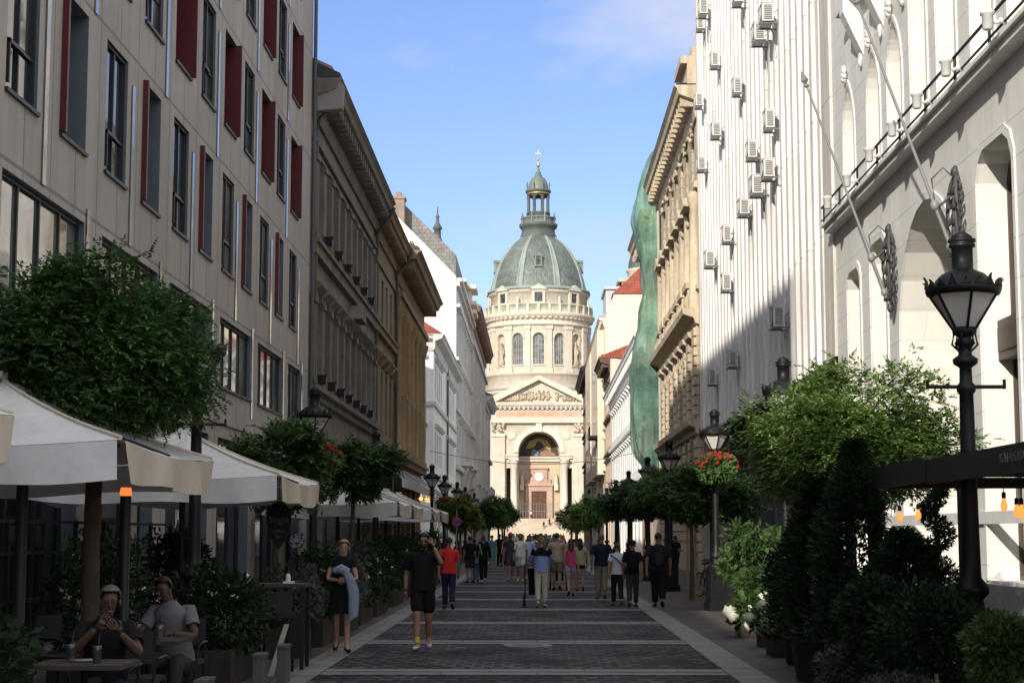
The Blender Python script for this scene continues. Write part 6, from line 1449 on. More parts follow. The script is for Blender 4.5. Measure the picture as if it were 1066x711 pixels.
def car():
    t = thing('parked_car', 'silver blue hatchback parked in the mouth of the undercroft', 'car', (9.9,72.2,0)); paint = M('silver_blue_paint', (.22,.28,.36), .25, .06, 2, spec=.7); x0 = 7.85; y0, y1 = 71.4, 73.1
    side = [(0,.30),(0,.55),(.08,.70),(.95,.92),(1.05,.95),(1.75,1.42),(2.2,1.50),(3.2,1.46),(3.75,1.05),(3.95,.95),(4.0,.55),(3.95,.30)]
    def archcut(cx): return [(cx+.36*math.cos(a), .30+.36*math.sin(a)) for a in [PI*i/10 for i in range(11)]]
    prof = side+archcut(3.2)+archcut(.8); n = len(prof); rows = []
    for k in range(9):
        u = k/8; y = y0+(y1-y0)*u; e = abs(u-.5)*2
        rows.append([(x0+x+(2-x)*.05*e**4, y+(.12*(1 if u < .5 else -1)*max(0,(z-.95)/.5)*e**2), z-.03*e**4*(z > .5)) for x, z in prof])
    m = MB(); m.add([v for r_ in rows for v in r_], [(k*n+i, k*n+(i+1)%n, (k+1)*n+(i+1)%n, (k+1)*n+i) for k in range(8) for i in range(n)], 0, True)
    bm_ = bmesh.new(); 
    m.add(rows[0], [list(range(n))]); m.add(rows[-1], [list(range(n))[::-1]]); m.build('body', paint, t)
    g = MB(); off = -.012
    for pts in ([(1.25,.98),(1.8,1.36),(2.25,1.42),(2.25,.98)],[(2.33,.98),(2.33,1.42),(3.1,1.38),(3.45,.98)]):
        for yy, s_ in ((y0,1),(y1,-1)): g.poly([(x0+x, yy+s_*(.12*max(0,(z-.95)/.5)-.014), z-.03) for x,z in pts])
    g.poly([(x0+1.07,y0+.12,.965),(x0+1.07,y1-.12,.965),(x0+1.72,y1-.2,1.42),(x0+1.72,y0+.2,1.42)]); g.build('windows', shop_glass, t)
    for wx in (.8,3.2):
        for wy in (y0-.01, y1-.19):
            m = MB(); m.lathe([(.2,0),(.3,0),(.32,.05),(.32,.15),(.3,.2),(.2,.2)], (0,0), 22); m.v = [(x0+wx+a, wy+c_, .32+b) for a,b,c_ in m.v]; tw = m.build('wheel', M('tyre_rubber', (.02,.02,.02)), t)
            m = MB()
            for k in range(7): a = 2*PI*k/7; m.prism([(x0+wx+r_*math.cos(a+d), wy-.006, .32+r_*math.sin(a+d)) for r_, d in ((.05,-.5),(.2,-.13),(.2,.13),(.05,.5))], [(x0+wx+r_*math.cos(a+d), wy+.03, .32+r_*math.sin(a+d)) for r_, d in ((.05,-.5),(.2,-.13),(.2,.13),(.05,.5))])
            m.tube([(x0+wx+.2*math.cos(a),wy,.32+.2*math.sin(a)) for a in [2*PI*i/20 for i in range(21)]], .015, 5); m.build('rim', M('alloy', (.55,.55,.56), .3, .05, 3, metal=.6), tw)
    for yy in (y0+.12, y1-.42): m = MB(); m.blob((x0+.12, yy+.15, .66),(.14,.16,.09),8,6); m.build('headlight', frost, t)
    m = MB(); m.box(x0-.03,x0+.06,y0+.2,y1-.2,.32,.42); m.box(x0-.02,x0+.03,y0+.55,y1-.55,.52,.6); m.build('bumper', iron, t)
    m = MB(); m.blob((x0+1.35,y0-.09,1.02),(.08,.1,.07),8,6); m.build('mirror', paint, t)
    m = MB()
    for d0 in (2.29,): m.box(x0+2.28,x0+2.30,y0-.004,y0+.01,.4,.95); m.box(x0+2.05,x0+2.2,y0-.03,y0,.82,.86)
    m.build('door_handle', iron, t)
car()
# ------------------------------------------------------------------ people: one skinned body each, clothes as separate skins
def skin(chains, sub=1):
    """chains of (point, radius_x, radius_y); a chain may start on an index tuple (chain, i) of an earlier one"""
    vs = []; es = []; rs = []; idx = {}
    for ci, ch in enumerate(chains):
        prev = None
        for i, it in enumerate(ch):
            if isinstance(it[0], int): k = idx[it[:2]]
            else:
                k = len(vs); vs.append(it[0]); r = it[1:]; rs.append((r[0], r[1] if len(r) > 1 else r[0]))
            idx[(ci,i)] = k
            if prev is not None: es.append((prev,k))
            prev = k
    me = bpy.data.meshes.new('tmp'); me.from_pydata([tuple(v) for v in vs], es, []); ob = bpy.data.objects.new('tmp', me); COL.objects.link(ob)
    ob.modifiers.new('s', 'SKIN'); md = ob.modifiers.new('u', 'SUBSURF'); md.levels = sub; md.render_levels = sub
    if not me.skin_vertices: 
        bm = bmesh.new(); bm.from_mesh(me); bm.verts.layers.skin.verify(); bm.to_mesh(me); bm.free()
    for i, d in enumerate(me.skin_vertices[0].data): d.radius = rs[i]; d.use_root = (i == 0); d.use_loose = False
    dg = bpy.context.evaluated_depsgraph_get(); out = bpy.data.meshes.new_from_object(ob.evaluated_get(dg))
    bpy.data.objects.remove(ob); bpy.data.meshes.remove(me)
    return [v.co.copy() for v in out.vertices], [tuple(p.vertices) for p in out.polygons], out
V = Vector
SKINS = {'deep': (.085,.046,.032), 'fair': (.40,.235,.165), 'tan': (.29,.16,.105), 'warm': (.34,.195,.13)}  # deep: skin darkened to stand in for the shade under the parasols
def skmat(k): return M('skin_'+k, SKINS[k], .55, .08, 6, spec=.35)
def cloth(col, nm=None):
    nm = nm or 'cloth_%02d_%02d_%02d' % tuple(int(c*99) for c in col)
    return M(nm, col, .95, .16, 5, .25, 14, spec=.12)
hairs = {'dark': (.018,.013,.010), 'brown': (.06,.035,.02), 'blond': (.28,.19,.09), 'grey': (.11,.10,.09)}
def joints(p):
    """named joints of a 1.75 m figure facing -Y, for the pose dictionary p"""
    J = {}; lean = p.get('lean', 0); w = p.get('wide', 1.0)
    if p.get('sit'):
        hz = .44
        J['pelvis'] = V((0,0,hz)); J['waist'] = V((0,-.02-lean*.3,hz+.20)); J['chest'] = V((0,-.05-lean*.7,hz+.43)); J['neck'] = V((0,-.07-lean,hz+.60))
        for s, n in ((-1,'l'),(1,'r')):
            J['hip'+n] = V((s*.09,-.03,hz)); J['knee'+n] = V((s*(.12 if n == 'l' else .16),-.44,hz+.02)); J['ankle'+n] = V((s*.13,-.40-.06*(n == 'r'),.09)); J['toe'+n] = J['ankle'+n]+V((s*.02,-.15,-.055))
    else:
        st = p.get('stride', .0); ph = p.get('phase', 1)
        J['pelvis'] = V((0,0,.95-st*.06)); J['waist'] = V((0,.0-lean*.3,1.13)); J['chest'] = V((0,.01-lean*.7,1.33)); J['neck'] = V((0,.02-lean,1.485))
        for s, n in ((-1,'l'),(1,'r')):
            f = ph*s; J['hip'+n] = V((s*.085,0,.92-st*.06))
            if st == 0: J['knee'+n] = V((s*.09,-.01,.50)); J['ankle'+n] = V((s*.095,.03,.09))
            elif f > 0: J['knee'+n] = V((s*.085,-st*.55,.51)); J['ankle'+n] = V((s*.08,-st*.85,.09))
            else: J['knee'+n] = V((s*.085,st*.12,.49)); J['ankle'+n] = V((s*.08,st*.95,.16))
            J['toe'+n] = J['ankle'+n]+(V((s*.03,-.15,-.055)) if (st == 0 or f > 0) else V((s*.02,-.115,-.115)))
    c = J['chest']
    for s, n in ((-1,'l'),(1,'r')):
        sh = c+V((s*.175*w,.01,.075)); J['sh'+n] = sh; a = p.get('arm'+n)
        if a: J['el'+n] = sh+V(a[0]); J['wr'+n] = sh+V(a[1]); J['hd'+n] = J['wr'+n]+(J['wr'+n]-J['el'+n]).normalized()*.075
        else:
            k = p.get('stride',0)*.5*p.get('phase',1)*s; J['el'+n] = sh+V((s*.065,.03+k*.5,-.285)); J['wr'+n] = sh+V((s*.07,-.03+k*1.2-.03,-.53)); J['hd'+n] = J['wr'+n]+V((-s*.005,-.02+k*.2,-.075))
    t = V(p.get('head', (0,0,0))); b = J['neck']
    J['jaw'] = b+V((0,-.026,.075))+t*.4; J['brow'] = b+V((0,-.012,.158))+t*.8; J['crown'] = b+V((0,.012,.222))+t
    return J
def body_chains(J, p):
    w = p.get('wide',1.0); b = p.get('build',1.0); H = V((0,0,1))
    q = .72 if p.get('_top') else 1
    ch = [[(J['pelvis'],.145*b,.100*b),(J['waist'],.120*b*(.85 if q < 1 else 1),.090*b),(J['chest'],.150*w*q,.108*b*q),(J['chest'].lerp(J['neck'],.6),.10*q,.07*q),(J['neck']-V((0,0,.02)),.054,.054),(J['jaw'],.060,.072),(J['brow'],.074,.090),(J['crown'],.052,.060)]]
    for n in 'lr':
        ch.append([(0,2),(J['sh'+n],.055*b,.06*b),(J['el'+n],.040*b),((J['el'+n]*.6+J['wr'+n]*.4),.038*b),(J['wr'+n],.025,.028)]+([] if p.get('fingers') else [(J['hd'+n],.026,.034),(J['hd'+n]+(J['hd'+n]-J['wr'+n]).normalized()*.07,.014,.024)]))
    for n in 'lr':
        kn, an = J['knee'+n], J['ankle'+n]
        ch.append([(0,0),(J['hip'+n]-V((0,0,.04)),.085*b,.09*b),(J['hip'+n].lerp(kn,.5),.078*b,.082*b),(kn,.054*b,.056*b),(kn.lerp(an,.35)+V((0,.012,0)),.052*b,.056*b),(an,.034,.038),(J['toe'+n],.036,.022)])
    return ch
def finish(verts_faces, name, mats, parent, H, extra=None):
    vs, fs, me0 = verts_faces; mb = MB(); mb.add(vs, fs, 0, True); bpy.data.meshes.remove(me0)
    if extra: extra(mb)
    mb.v = [(x*H,y*H,z*H) for x,y,z in mb.v]
    return mb.build(name, mats, parent)
def person(label, x, y, H, face, p, top=None, bottom=None, hair=('short','dark'), shoes=(.02,.02,.02), skn='fair', group=None, cat='person'):
    """face: 0 looks towards the camera (-Y), PI walks away; H: standing height in metres"""
    t = thing('person', label, cat, (x,y,p.get('z',0)), group, world=False); t.rotation_euler = (0,0,face); k = H/1.75
    p = dict(p); p['_top'] = bool(top) and top[0] != 'crop'; J = joints(p); b = p.get('build',1.0); w = p.get('wide',1.0)
    def face_bits(mb):
        e0 = J['brow']; o = V((0,-.012,-.035)); fy = -.088
        mb.blob(e0+V((0,fy-.008,-.055)), (.013,.02,.024), 8, 6, 0)
        for s in (-1,1):
            mb.blob(e0+V((s*.031,fy+.010,-.020)), (.014,.010,.008), 8, 5, 1); mb.blob(e0+V((s*.078,.005,-.035)), (.012,.022,.032), 7, 5, 0)
            mb.blob(e0+V((s*.031,fy+.008,.004)), (.022,.010,.005), 7, 4, 2)
        mb.blob(e0+V((0,fy+.006,-.098)), (.024,.012,.007), 8, 5, 3)
        if p.get('fingers'):
            for n, s in (('l',-1),('r',1)):
                wr, hd = J['wr'+n], J['hd'+n]; d = (hd-wr).normalized(); sd = d.cross(V((0,1,0)) if abs(d.y) < .8 else V((1,0,0))).normalized(); pn = sd.cross(d)
                if p.get('grip') == n: pass
                chs = [[(wr,.025,.02),(wr+d*.035,.034,.018),(wr+d*.085,.036,.016)]]
                for q, (off, ln) in enumerate(((-.030,.062),(-.010,.074),(.010,.070),(.030,.055))):
                    a = wr+d*.09+sd*off; chs.append([(0,2),(a,.0095),(a+d*ln*.5+pn*.012,.009),(a+d*ln*.85+pn*.035,.008)])
                a = wr+d*.04-sd*.036; chs.append([(0,1),(a,.011),(a+d*.03-sd*.022+pn*.01,.010),(a+d*.055-sd*.026+pn*.022,.009)])
                vv, ff, m0 = skin(chs); mb.add(vv, ff, 0, True); bpy.data.meshes.remove(m0)
    hm = M('hair_'+hair[1], hairs[hair[1]], .6, .3, 20, .4, 60)
    finish(skin(body_chains(J, p)), 'body', [skmat(skn), M('eye_dark', (.02,.015,.012), .3, .05, 4), hm, M('lips', (.30,.10,.08), .5, .05, 4)], t, k, face_bits)
    # hair
    h = MB(); br, cr = J['brow'], J['crown']
    if hair[0] != 'none':
        c = br+V((0,.018,.018)); n_, m_ = 14, 9; vs = []
        for i in range(m_+1):
            th = PI*.64*i/m_
            for j in range(n_):
                ph = 2*PI*j/n_; d = V((math.sin(th)*math.cos(ph), math.sin(th)*math.sin(ph), math.cos(th)))
                lim = 1.0
                if d.y < -.35 and d.z < .55: d = V((d.x, d.y, .55)).normalized()*1.0
                vs.append(c+V((d.x*.088, d.y*.108, d.z*.098))*(1+.05*noise.noise(d*4+V((x,y,0)))))
        h.add(vs, [(i*n_+j,(i+1)*n_+j,(i+1)*n_+(j+1)%n_,i*n_+(j+1)%n_) for i in range(m_) for j in range(n_)], 0, True)
        if hair[0] == 'long': h.blob(br+V((0,.085,-.12)), (.092,.055,.20), 12, 8, 0, .25, x)
        if hair[0] == 'bun': h.blob(br+V((0,.09,.08)), (.05,.05,.05), 10, 7, 0, .2, x)
        if hair[0] == 'pony': h.blob(br+V((.02,.12,-.07)), (.035,.045,.13), 10, 7, 0, .3, x)
        if hair[0] == 'beard': h.blob(J['jaw']+V((0,-.045,-.012)), (.058,.048,.05), 10, 7, 0, .15, x)
        h.v = [(a*k,b_*k,c_*k) for a,b_,c_ in h.v]; h.build('hair', hm, t)
    if p.get('cap'):
        m = MB(); c = br+V((0,.012,.03)); m.blob(c, (.098,.115,.10), 14, 8); m.v = [v if v[2] > c.z-.005 else (v[0],v[1],c.z-.005) for v in m.v]
        m.prism([tuple(c+V((s*.07,-.09,.0))) for s in (-1,1)]+[tuple(c+V((s*.05,-.19,-.012))) for s in (1,-1)], [tuple(c+V((s*.07,-.09,.014))) for s in (-1,1)]+[tuple(c+V((s*.05,-.19,.0))) for s in (1,-1)])
        m.v = [(a*k,b_*k,c_*k) for a,b_,c_ in m.v]; m.build('cap', cloth(p['cap']), t)
    if p.get('glasses'):
        m = MB(); e0 = br+V((0,-.095,-.018))
        for s in (-1,1): m.blob(e0+V((s*.034,0,0)), (.028,.008,.02), 10, 6); m.tube([e0+V((s*.06,.005,.005)), e0+V((s*.078,.09,.0))], .004, 4)
        m.tube([e0+V((-.03,-.004,.006)), e0+V((.03,-.004,.006))], .004, 4); m.v = [(a*k,b_*k,c_*k) for a,b_,c_ in m.v]; m.build('sunglasses', M('dark_lenses', (.01,.01,.01), .15, .05, 4), t)
    # top
    if top:
        kind, col = top[0], top[1]; g = .016; sl = top[2] if len(top) > 2 else .55
        lo = J['pelvis']+V((0,0,-.05 if kind != 'crop' else .20))
        if kind == 'crop': lo = J['waist']+V((0,0,.04))
        ck, nk = J['chest'], J['neck']; up = (nk-ck).normalized()
        rings = [(lo,.168*b+g if kind != 'crop' else .135*b+g,.122*b+g),(J['pelvis'].lerp(J['waist'],.45),.157*b+g,.117*b+g),(J['waist'].lerp(ck,.25),.140*b+g,.108*b+g),(ck-up*.04,.150*w+g,.112*b+g),(ck+up*.045,.186*w+.008,.112*b+.006),(ck+up*.088,.178*w,.098),(ck+up*.118,.128*w,.084),(nk-up*.012,.078,.075),(nk+up*.012,.064,.066)]
        def loft(rg, ex=0):
            mb = MB(); n = 20; vs = []
            for c, rx, ry in rg:
                for j in range(n):
                    a = 2*PI*j/n; q = V((c.x+(rx+ex)*math.cos(a), c.y+(ry+ex)*math.sin(a), c.z)); fo = 1+.05*noise.noise(V((q.x*9+x, q.y*9, q.z*5))); vs.append((c.x+(q.x-c.x)*fo, c.y+(q.y-c.y)*fo, q.z))
            mb.add(vs, [(i*n+j,i*n+(j+1)%n,(i+1)*n+(j+1)%n,(i+1)*n+j) for i in range(len(rg)-1) for j in range(n)], 0, True); return mb
        mb = loft(rings)
        for n in 'lr':
            sh, el, wr = J['sh'+n], J['el'+n], J['wr'+n]; ins = sh.lerp(V((ck.x,sh.y,sh.z)),.35)
            if sl <= 0: continue
            ph_ = [ins, sh, sh.lerp(el,min(1,sl)*.5), sh.lerp(el,min(1,sl))]; rr_ = [.060,.068*b+.004,.060*b+.010,.058*b+.012]
            if sl > 1: ph_.append(el.lerp(wr,sl-1)); rr_[3] = .05*b+.008; rr_.append(.046)
            mb.tube(ph_, rr_, 12, 0, True, False)
        mb.v = [(a_*k,b_*k,c_*k) for a_,b_,c_ in mb.v]; mb.build('shirt', [cloth(col)], t)
        if p.get('yoke'):
            m2 = loft(rings[3:], .008)
            for n in 'lr': m2.tube([J['sh'+n].lerp(ck,.3), J['sh'+n], J['sh'+n].lerp(J['el'+n],.3)], [.068,.079,.076], 12, 0, True, False)
            m2.v = [(a_*k,b_*k,c_*k) for a_,b_,c_ in m2.v]; m2.build('yoke', [cloth(p['yoke'])], t)
    if bottom:
        kind, col = bottom[0], bottom[1]; g = .014
        if kind in ('skirt','dress','miniskirt'):
            m = MB(); N_ = 24; hem = {'skirt': .45, 'dress': .40, 'miniskirt': .60}[kind]; vs = []; R_ = 9
            zt = J['waist'].z+.02; 
            for i in range(R_+1):
                u = i/R_; z = zt+(hem-zt)*u; rr = .14*b+.045*min(1,u*2.2)+.045*u; sh_ = J['waist'].lerp(J['pelvis'], min(1,u*1.5))
                for j in range(N_):
                    a = 2*PI*j/N_; f = 1+.07*u*math.sin(5*a+x)
                    vs.append((sh_.x+rr*f*math.cos(a), sh_.y+rr*.82*f*math.sin(a), z+.015*u*math.sin(3*a)))
            m.add(vs, [(i*N_+j,i*N_+(j+1)%N_,(i+1)*N_+(j+1)%N_,(i+1)*N_+j) for i in range(R_) for j in range(N_)], 0, True)
            m.v = [(a*k,b_*k,c_*k) for a,b_,c_ in m.v]; m.build('skirt', cloth(col), t)
        else:
            cc = [[(J['waist']-V((0,0,.05)),.135*b+g,.105*b+g),(J['pelvis'],.155*b+g,.112*b+g)]]
            for n in 'lr':
                hp, kn, an = J['hip'+n], J['knee'+n], J['ankle'+n]
                if kind == 'trousers': cc.append([(0,1),(hp-V((0,0,.05)),.092*b+g,.097*b+g),(hp.lerp(kn,.5),.085*b+g,.088*b+g),(kn,.066*b+g,.068*b+g),(kn.lerp(an,.5),.060*b+g,.064*b+g),(kn.lerp(an,.93),.052*b+g,.056*b+g)])
                else:
                    e = {'shorts': .93, 'hotpants': .42}[kind]; cc.append([(0,1),(hp-V((0,0,.05)),.094*b+g,.099*b+g),(hp.lerp(kn,e*.6),.090*b+g,.094*b+g),(hp.lerp(kn,e),.086*b+g,.090*b+g)])
            finish(skin(cc), 'trousers' if kind == 'trousers' else 'shorts', [cloth(col)], t, k)
    if shoes:
        for n in 'lr':
            an, to = J['ankle'+n], J['toe'+n]; d = (to-an); d = V((d.x,d.y,0)); d.normalize(); low = V((0,0,-.045))
            cc = [[(an+V((0,0,.02)),.044,.044),(an+low*.6-d*.03,.046,.04),(to-d*.03+V((0,0,.012)),.046,.032),(to+d*.055+V((0,0,.004)),.036,.022)]]
            finish(skin(cc), 'shoe', [cloth(shoes)], t, k)
            if p.get('socks'):
                m = MB(); m.tube([an+V((0,0,.03)), an+V((0,.005,.11))], .043, 10); m.v = [(a*k,b_*k,c_*k) for a,b_,c_ in m.v]; m.build('sock', cloth(p['socks']), t)
    return t
def backpack(x, y, z, rz, col, label, s=1.0):
    t = thing('backpack', label, 'backpack', (x,y,z), 'backpacks', world=False); t.rotation_euler = (0,0,rz)
    m = MB(); m.blob((0,.0,.0),(.15*s,.085*s,.23*s),14,10); m.v = [(a,max(b,-.06*s),c) for a,b,c in m.v]; m.build('bag', cloth(col), t)
    m = MB(); m.blob((0,.07*s,-.07*s),(.11*s,.045*s,.10*s),12,8); m.build('pocket', cloth(tuple(c*1.5+.01 for c in col)), t)
    for sx in (-1,1): m = MB(); m.tube([(sx*.09*s,-.02,.19*s),(sx*.11*s,-.16*s,.20*s),(sx*.12*s,-.27*s,.05*s),(sx*.12*s,-.16*s,-.16*s),(sx*.1*s,-.02,-.18*s)], .016, 5); m.build('strap', cloth(col), t)
def stroller(x, y, rz, col, label):
    t = thing('stroller', label, 'stroller', (x,y,0), 'strollers', world=False); t.rotation_euler = (0,0,rz)
    m = MB()
    for sx in (-.24,.24): m.tube([(sx,.45,1.0),(sx,.2,.75),(sx,-.35,.18)], .014, 6); m.tube([(sx,.35,.14),(sx,-.1,.5),(sx,-.25,.62)], .014, 6)
    m.tube([(-.24,.45,1.0),(.24,.45,1.0)], .018, 6); m.build('frame', iron, t)
    m = MB(); vs = []; 
    pr = [(-.32,.42),(-.30,.36),(.0,.32),(.18,.42),(.26,.72),(.22,.95)]
    pr2 = [(-.32,.42),(-.30,.36),(.0,.34),(.14,.42),(.20,.62),(.19,.74),(.24,.74),(.26,.60),(.18,.36),(0,.28),(-.34,.30)]; m.prism([(-.15,a,b) for a,b in pr2], [(.15,a,b) for a,b in pr2]); m.build('seat', cloth(col), t)
    m = MB(); N_ = 8
    vs = [(sx*.17, .20-.30*math.sin(a)*.95+.05, .70+.22*math.cos(a)) for a in [PI*.62*i/N_-.35 for i in range(N_+1)] for sx in (-1,-.5,.5,1)]
    m.add(vs, [(i*4+j,i*4+j+1,(i+1)*4+j+1,(i+1)*4+j) for i in range(N_) for j in range(3)], 0, True); m.build('hood', cloth(col), t)
    for sx in (-.26,.26):
        for yy, r in ((.35,.15),(-.36,.11)): m = MB(); m.tube([(sx,yy+r*math.cos(a),r+.012+r*math.sin(a)) for a in [2*PI*i/16 for i in range(17)]], .02, 6); m.tube([(sx,yy-r,r+.012),(sx,yy+r,r+.012)], .008, 4); m.tube([(sx,yy,.012),(sx,yy,2*r)], .008, 4); m.build('wheel', M('tyre_rubber', (.02,.02,.02)), t)
BLK = (.012,.012,.014)
# -- the two walking towards the camera
person('man in black t-shirt and black shorts shading his eyes, yellow socks and white trainers', -1.73, 25.82, 1.76, .05, dict(stride=.22, phase=-1, fingers=True, glasses=True, build=1.08, wide=1.1, socks=(.62,.50,.05), arml=None, armr=((.09,-.20,-.12),(-.03,-.20,.13)), head=(.01,-.02,0)), ('shirt',BLK,.7), ('shorts',BLK), ('beard','dark'), (.55,.54,.52), 'tan')
person('fair haired woman in short black dress carrying a grey shawl over folded arms', -2.89, 25.18, 1.66, .12, dict(stride=.2, phase=1, fingers=True, build=.9, wide=.9, arml=((-.07,-.06,-.27),(.08,-.20,-.28)), armr=((.07,-.06,-.27),(-.08,-.21,-.27)), head=(.03,-.02,0)), ('shirt',(.012,.012,.014),.35), ('miniskirt',(.014,.014,.016)), ('pony','blond'), (.03,.02,.015), 'fair')
m = MB(); N_ = 10; vs = []
for i in range(13):
    u = i/12
    for j in range(N_):
        a = 2*PI*j/N_; r = (.075+.035*math.sin(3*a+u*4))*(1-.15*u); vs.append((-2.80+.05*math.sin(u*3)+r*math.cos(a)+.10*u, 24.93+.07*math.sin(a)*(.8+.4*math.sin(5*a)), 1.17-.66*u-.03*math.sin(2*a)))
m.add(vs, [(i*N_+j,i*N_+(j+1)%N_,(i+1)*N_+(j+1)%N_,(i+1)*N_+j) for i in range(12) for j in range(N_)], 0, True); m.tube([(-2.98,24.97,1.20),(-2.88,24.93,1.23),(-2.78,24.95,1.17)], [.05,.075,.07], 8)
tag(m.build('shawl', cloth((.22,.27,.33))), 'grey blue shawl hanging from the fair haired woman\'s arms', 'shawl')
# -- seated at the left terrace
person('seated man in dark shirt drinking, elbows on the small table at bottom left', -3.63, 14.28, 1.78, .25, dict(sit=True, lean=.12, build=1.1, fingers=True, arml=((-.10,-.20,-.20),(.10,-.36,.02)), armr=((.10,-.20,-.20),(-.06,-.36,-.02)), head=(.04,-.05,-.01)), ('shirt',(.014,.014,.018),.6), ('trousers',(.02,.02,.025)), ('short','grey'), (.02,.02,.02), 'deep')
person('seated man in white t-shirt bending over his table on the left terrace', -3.66, 17.3, 1.80, -.15, dict(sit=True, lean=.16, build=1.05, fingers=True, arml=((-.12,-.16,-.24),(.02,-.36,-.20)), armr=((.12,-.16,-.24),(-.02,-.38,-.20)), head=(-.07,-.06,-.03)), ('shirt',(.17,.17,.18),.6), ('trousers',(.05,.045,.04)), ('short','dark'), (.15,.08,.06), 'deep')  # white shirt greyed and skin darkened in place of parasol shade
# -- walking away, near
w_ = lambda **k: dict(k)
person('man in red t-shirt and blue jeans walking away on the left', -2.02, 38.95, 1.66, PI+.08, w_(stride=.24, phase=1, build=1.02), ('shirt',(.60,.035,.035),.6), ('trousers',(.018,.028,.055)), ('short','dark'), (.025,.025,.03), 'tan')
person('woman in white trousers and blue jumper with black shoulders pushing a stroller', .11, 40.13, 1.66, PI-.03, w_(stride=.16, phase=-1, build=.98, yoke=(.012,.013,.02), arml=((-.10,-.14,-.24),(-.12,-.36,-.28)), armr=((.10,-.14,-.24),(.06,-.36,-.28))), ('shirt',(.25,.31,.56),1.7), ('trousers',(.52,.49,.42)), ('bun','blond'), (.5,.45,.42), 'fair')
stroller(-.04, 41.0, PI-.02, (.015,.015,.018), 'black stroller pushed by the woman in white trousers')
person('big man all in black with a dark backpack, walking away, rightmost of the group', 2.87, 40.02, 1.76, PI-.05, w_(stride=.2, phase=1, build=1.2, wide=1.18), ('shirt',(.018,.020,.028),.8), ('trousers',(.012,.012,.014)), ('short','dark'), (.012,.012,.012), 'tan'); backpack(2.87, 39.82, 1.22, PI-.05+PI, (.022,.024,.026), 'dark grey backpack on the big man in black', 1.15)
person('young man in black t-shirt and cap with a black backpack, walking away', 2.26, 40.01, 1.58, PI-.06, w_(stride=.26, phase=-1, build=.96, cap=(.012,.012,.014)), ('shirt',(.012,.012,.015),.7), ('trousers',(.035,.037,.042)), ('short','dark'), (.06,.055,.05), 'tan'); backpack(2.26, 39.83, 1.10, PI-.06+PI, (.010,.010,.012), 'black backpack on the young man in the cap')
person('woman in white t-shirt with crossbody strap and dark trousers, walking away', 1.95, 41.05, 1.52, PI+.1, w_(stride=.24, phase=1, build=.98), ('shirt',(.58,.58,.66),.6), ('trousers',(.018,.018,.024)), ('short','brown'), (.12,.11,.10), 'warm')
m = MB(); m.tube([(1.78,40.92,1.24),(1.95,40.90,1.12),(2.12,40.94,.92)], .014, 5); m.blob((2.14,41.0,.86),(.06,.11,.09),10,7); tag(m.build('shoulder_bag', cloth((.02,.02,.022))), 'small dark bag on a crossbody strap of the woman in white t-shirt', 'bag')
person('tall man in navy t-shirt and khaki trousers, walking away, right of centre', 1.72, 45.19, 1.74, PI, w_(stride=.1, phase=1, build=1.12, wide=1.1), ('shirt',(.014,.018,.034),.75), ('trousers',(.20,.175,.125)), ('short','grey'), (.10,.09,.08), 'tan')
person('girl with long brown hair in pink top and denim hot pants, walking away', .95, 47.22, 1.60, PI+.1, w_(stride=.2, phase=-1, build=.86, wide=.86), ('shirt',(.55,.07,.20),.0), ('hotpants',(.36,.46,.58)), ('long','brown'), (.02,.02,.02), 'fair')
person('girl in pale green top and black hot pants with dark hair, walking away', 1.31, 51.08, 1.60, PI, w_(stride=.18, phase=1, build=.86, wide=.86), ('shirt',(.38,.42,.22),.4), ('hotpants',(.015,.015,.018)), ('long','dark'), (.05,.04,.04), 'tan')
person('man in beige t-shirt and khaki shorts pushing a stroller, walking away', .62, 51.92, 1.76, PI, w_(stride=.16, phase=1, build=1.06, wide=1.06, arml=((-.10,-.12,-.25),(-.08,-.34,-.30)), armr=((.10,-.12,-.25),(.06,-.34,-.30))), ('shirt',(.42,.32,.24),.65), ('shorts',(.20,.16,.11)), ('short','dark'), (.02,.02,.02), 'warm'); stroller(.68, 52.95, PI, (.02,.02,.024), 'dark stroller pushed by the man in beige')
# -- middle distance
person('man in black t-shirt and dark shorts standing at the left, back turned', -2.36, 59.8, 1.66, PI+.4, w_(build=1.05), ('shirt',BLK,.7), ('shorts',(.03,.03,.035)), ('short','dark'), BLK, 'tan')
person('child in lilac top and blue jeans between two adults in black', -2.16, 60.3, 1.36, PI, w_(stride=.1, build=.9), ('shirt',(.40,.36,.48),1.5), ('trousers',(.09,.15,.30)), ('short','brown'), BLK, 'fair')
person('woman in black with a green strap and pale shoes, on the left', -1.88, 59.9, 1.64, PI-.1, w_(stride=.1, build=.95), ('shirt',(.014,.014,.016),1.6), ('trousers',(.012,.012,.014)), ('short','dark'), (.5,.5,.46), 'fair')
m = MB(); m.tube([(-2.02,59.78,1.36),(-1.98,59.74,1.18),(-1.93,59.74,1.0)], .03, 5); tag(m.build('bag_strap', cloth((.10,.50,.08))), 'bright green bag strap on the woman in black at the left', 'strap')
person('woman in teal patterned dress walking towards the camera', -2.22, 84.0, 1.66, 0, w_(stride=.16, build=1.0), ('shirt',(.10,.20,.20),.4), ('dress',(.10,.20,.20)), ('short','brown'), (.4,.3,.2), 'fair')
person('man in black beside the woman in the teal dress', -1.95, 89, 1.72, PI, w_(stride=.18), ('shirt',BLK,.7), ('trousers',(.015,.015,.02)), ('short','dark'), BLK, 'tan')
person('woman in pink top half hidden behind the person with the red cap', -1.5, 84.5, 1.62, 0, w_(stride=.16, build=.92), ('shirt',(.55,.12,.22),.3), ('trousers',(.03,.03,.04)), ('long','brown'), BLK, 'fair')
person('person with red cap and dark grey dress walking towards the camera', -.96, 62.2, 1.76, .1, w_(stride=.18, phase=-1, cap=(.45,.03,.03)), ('shirt',(.045,.05,.055),.5), ('shorts',(.06,.065,.075)), ('short','brown'), (.2,.17,.14), 'tan')
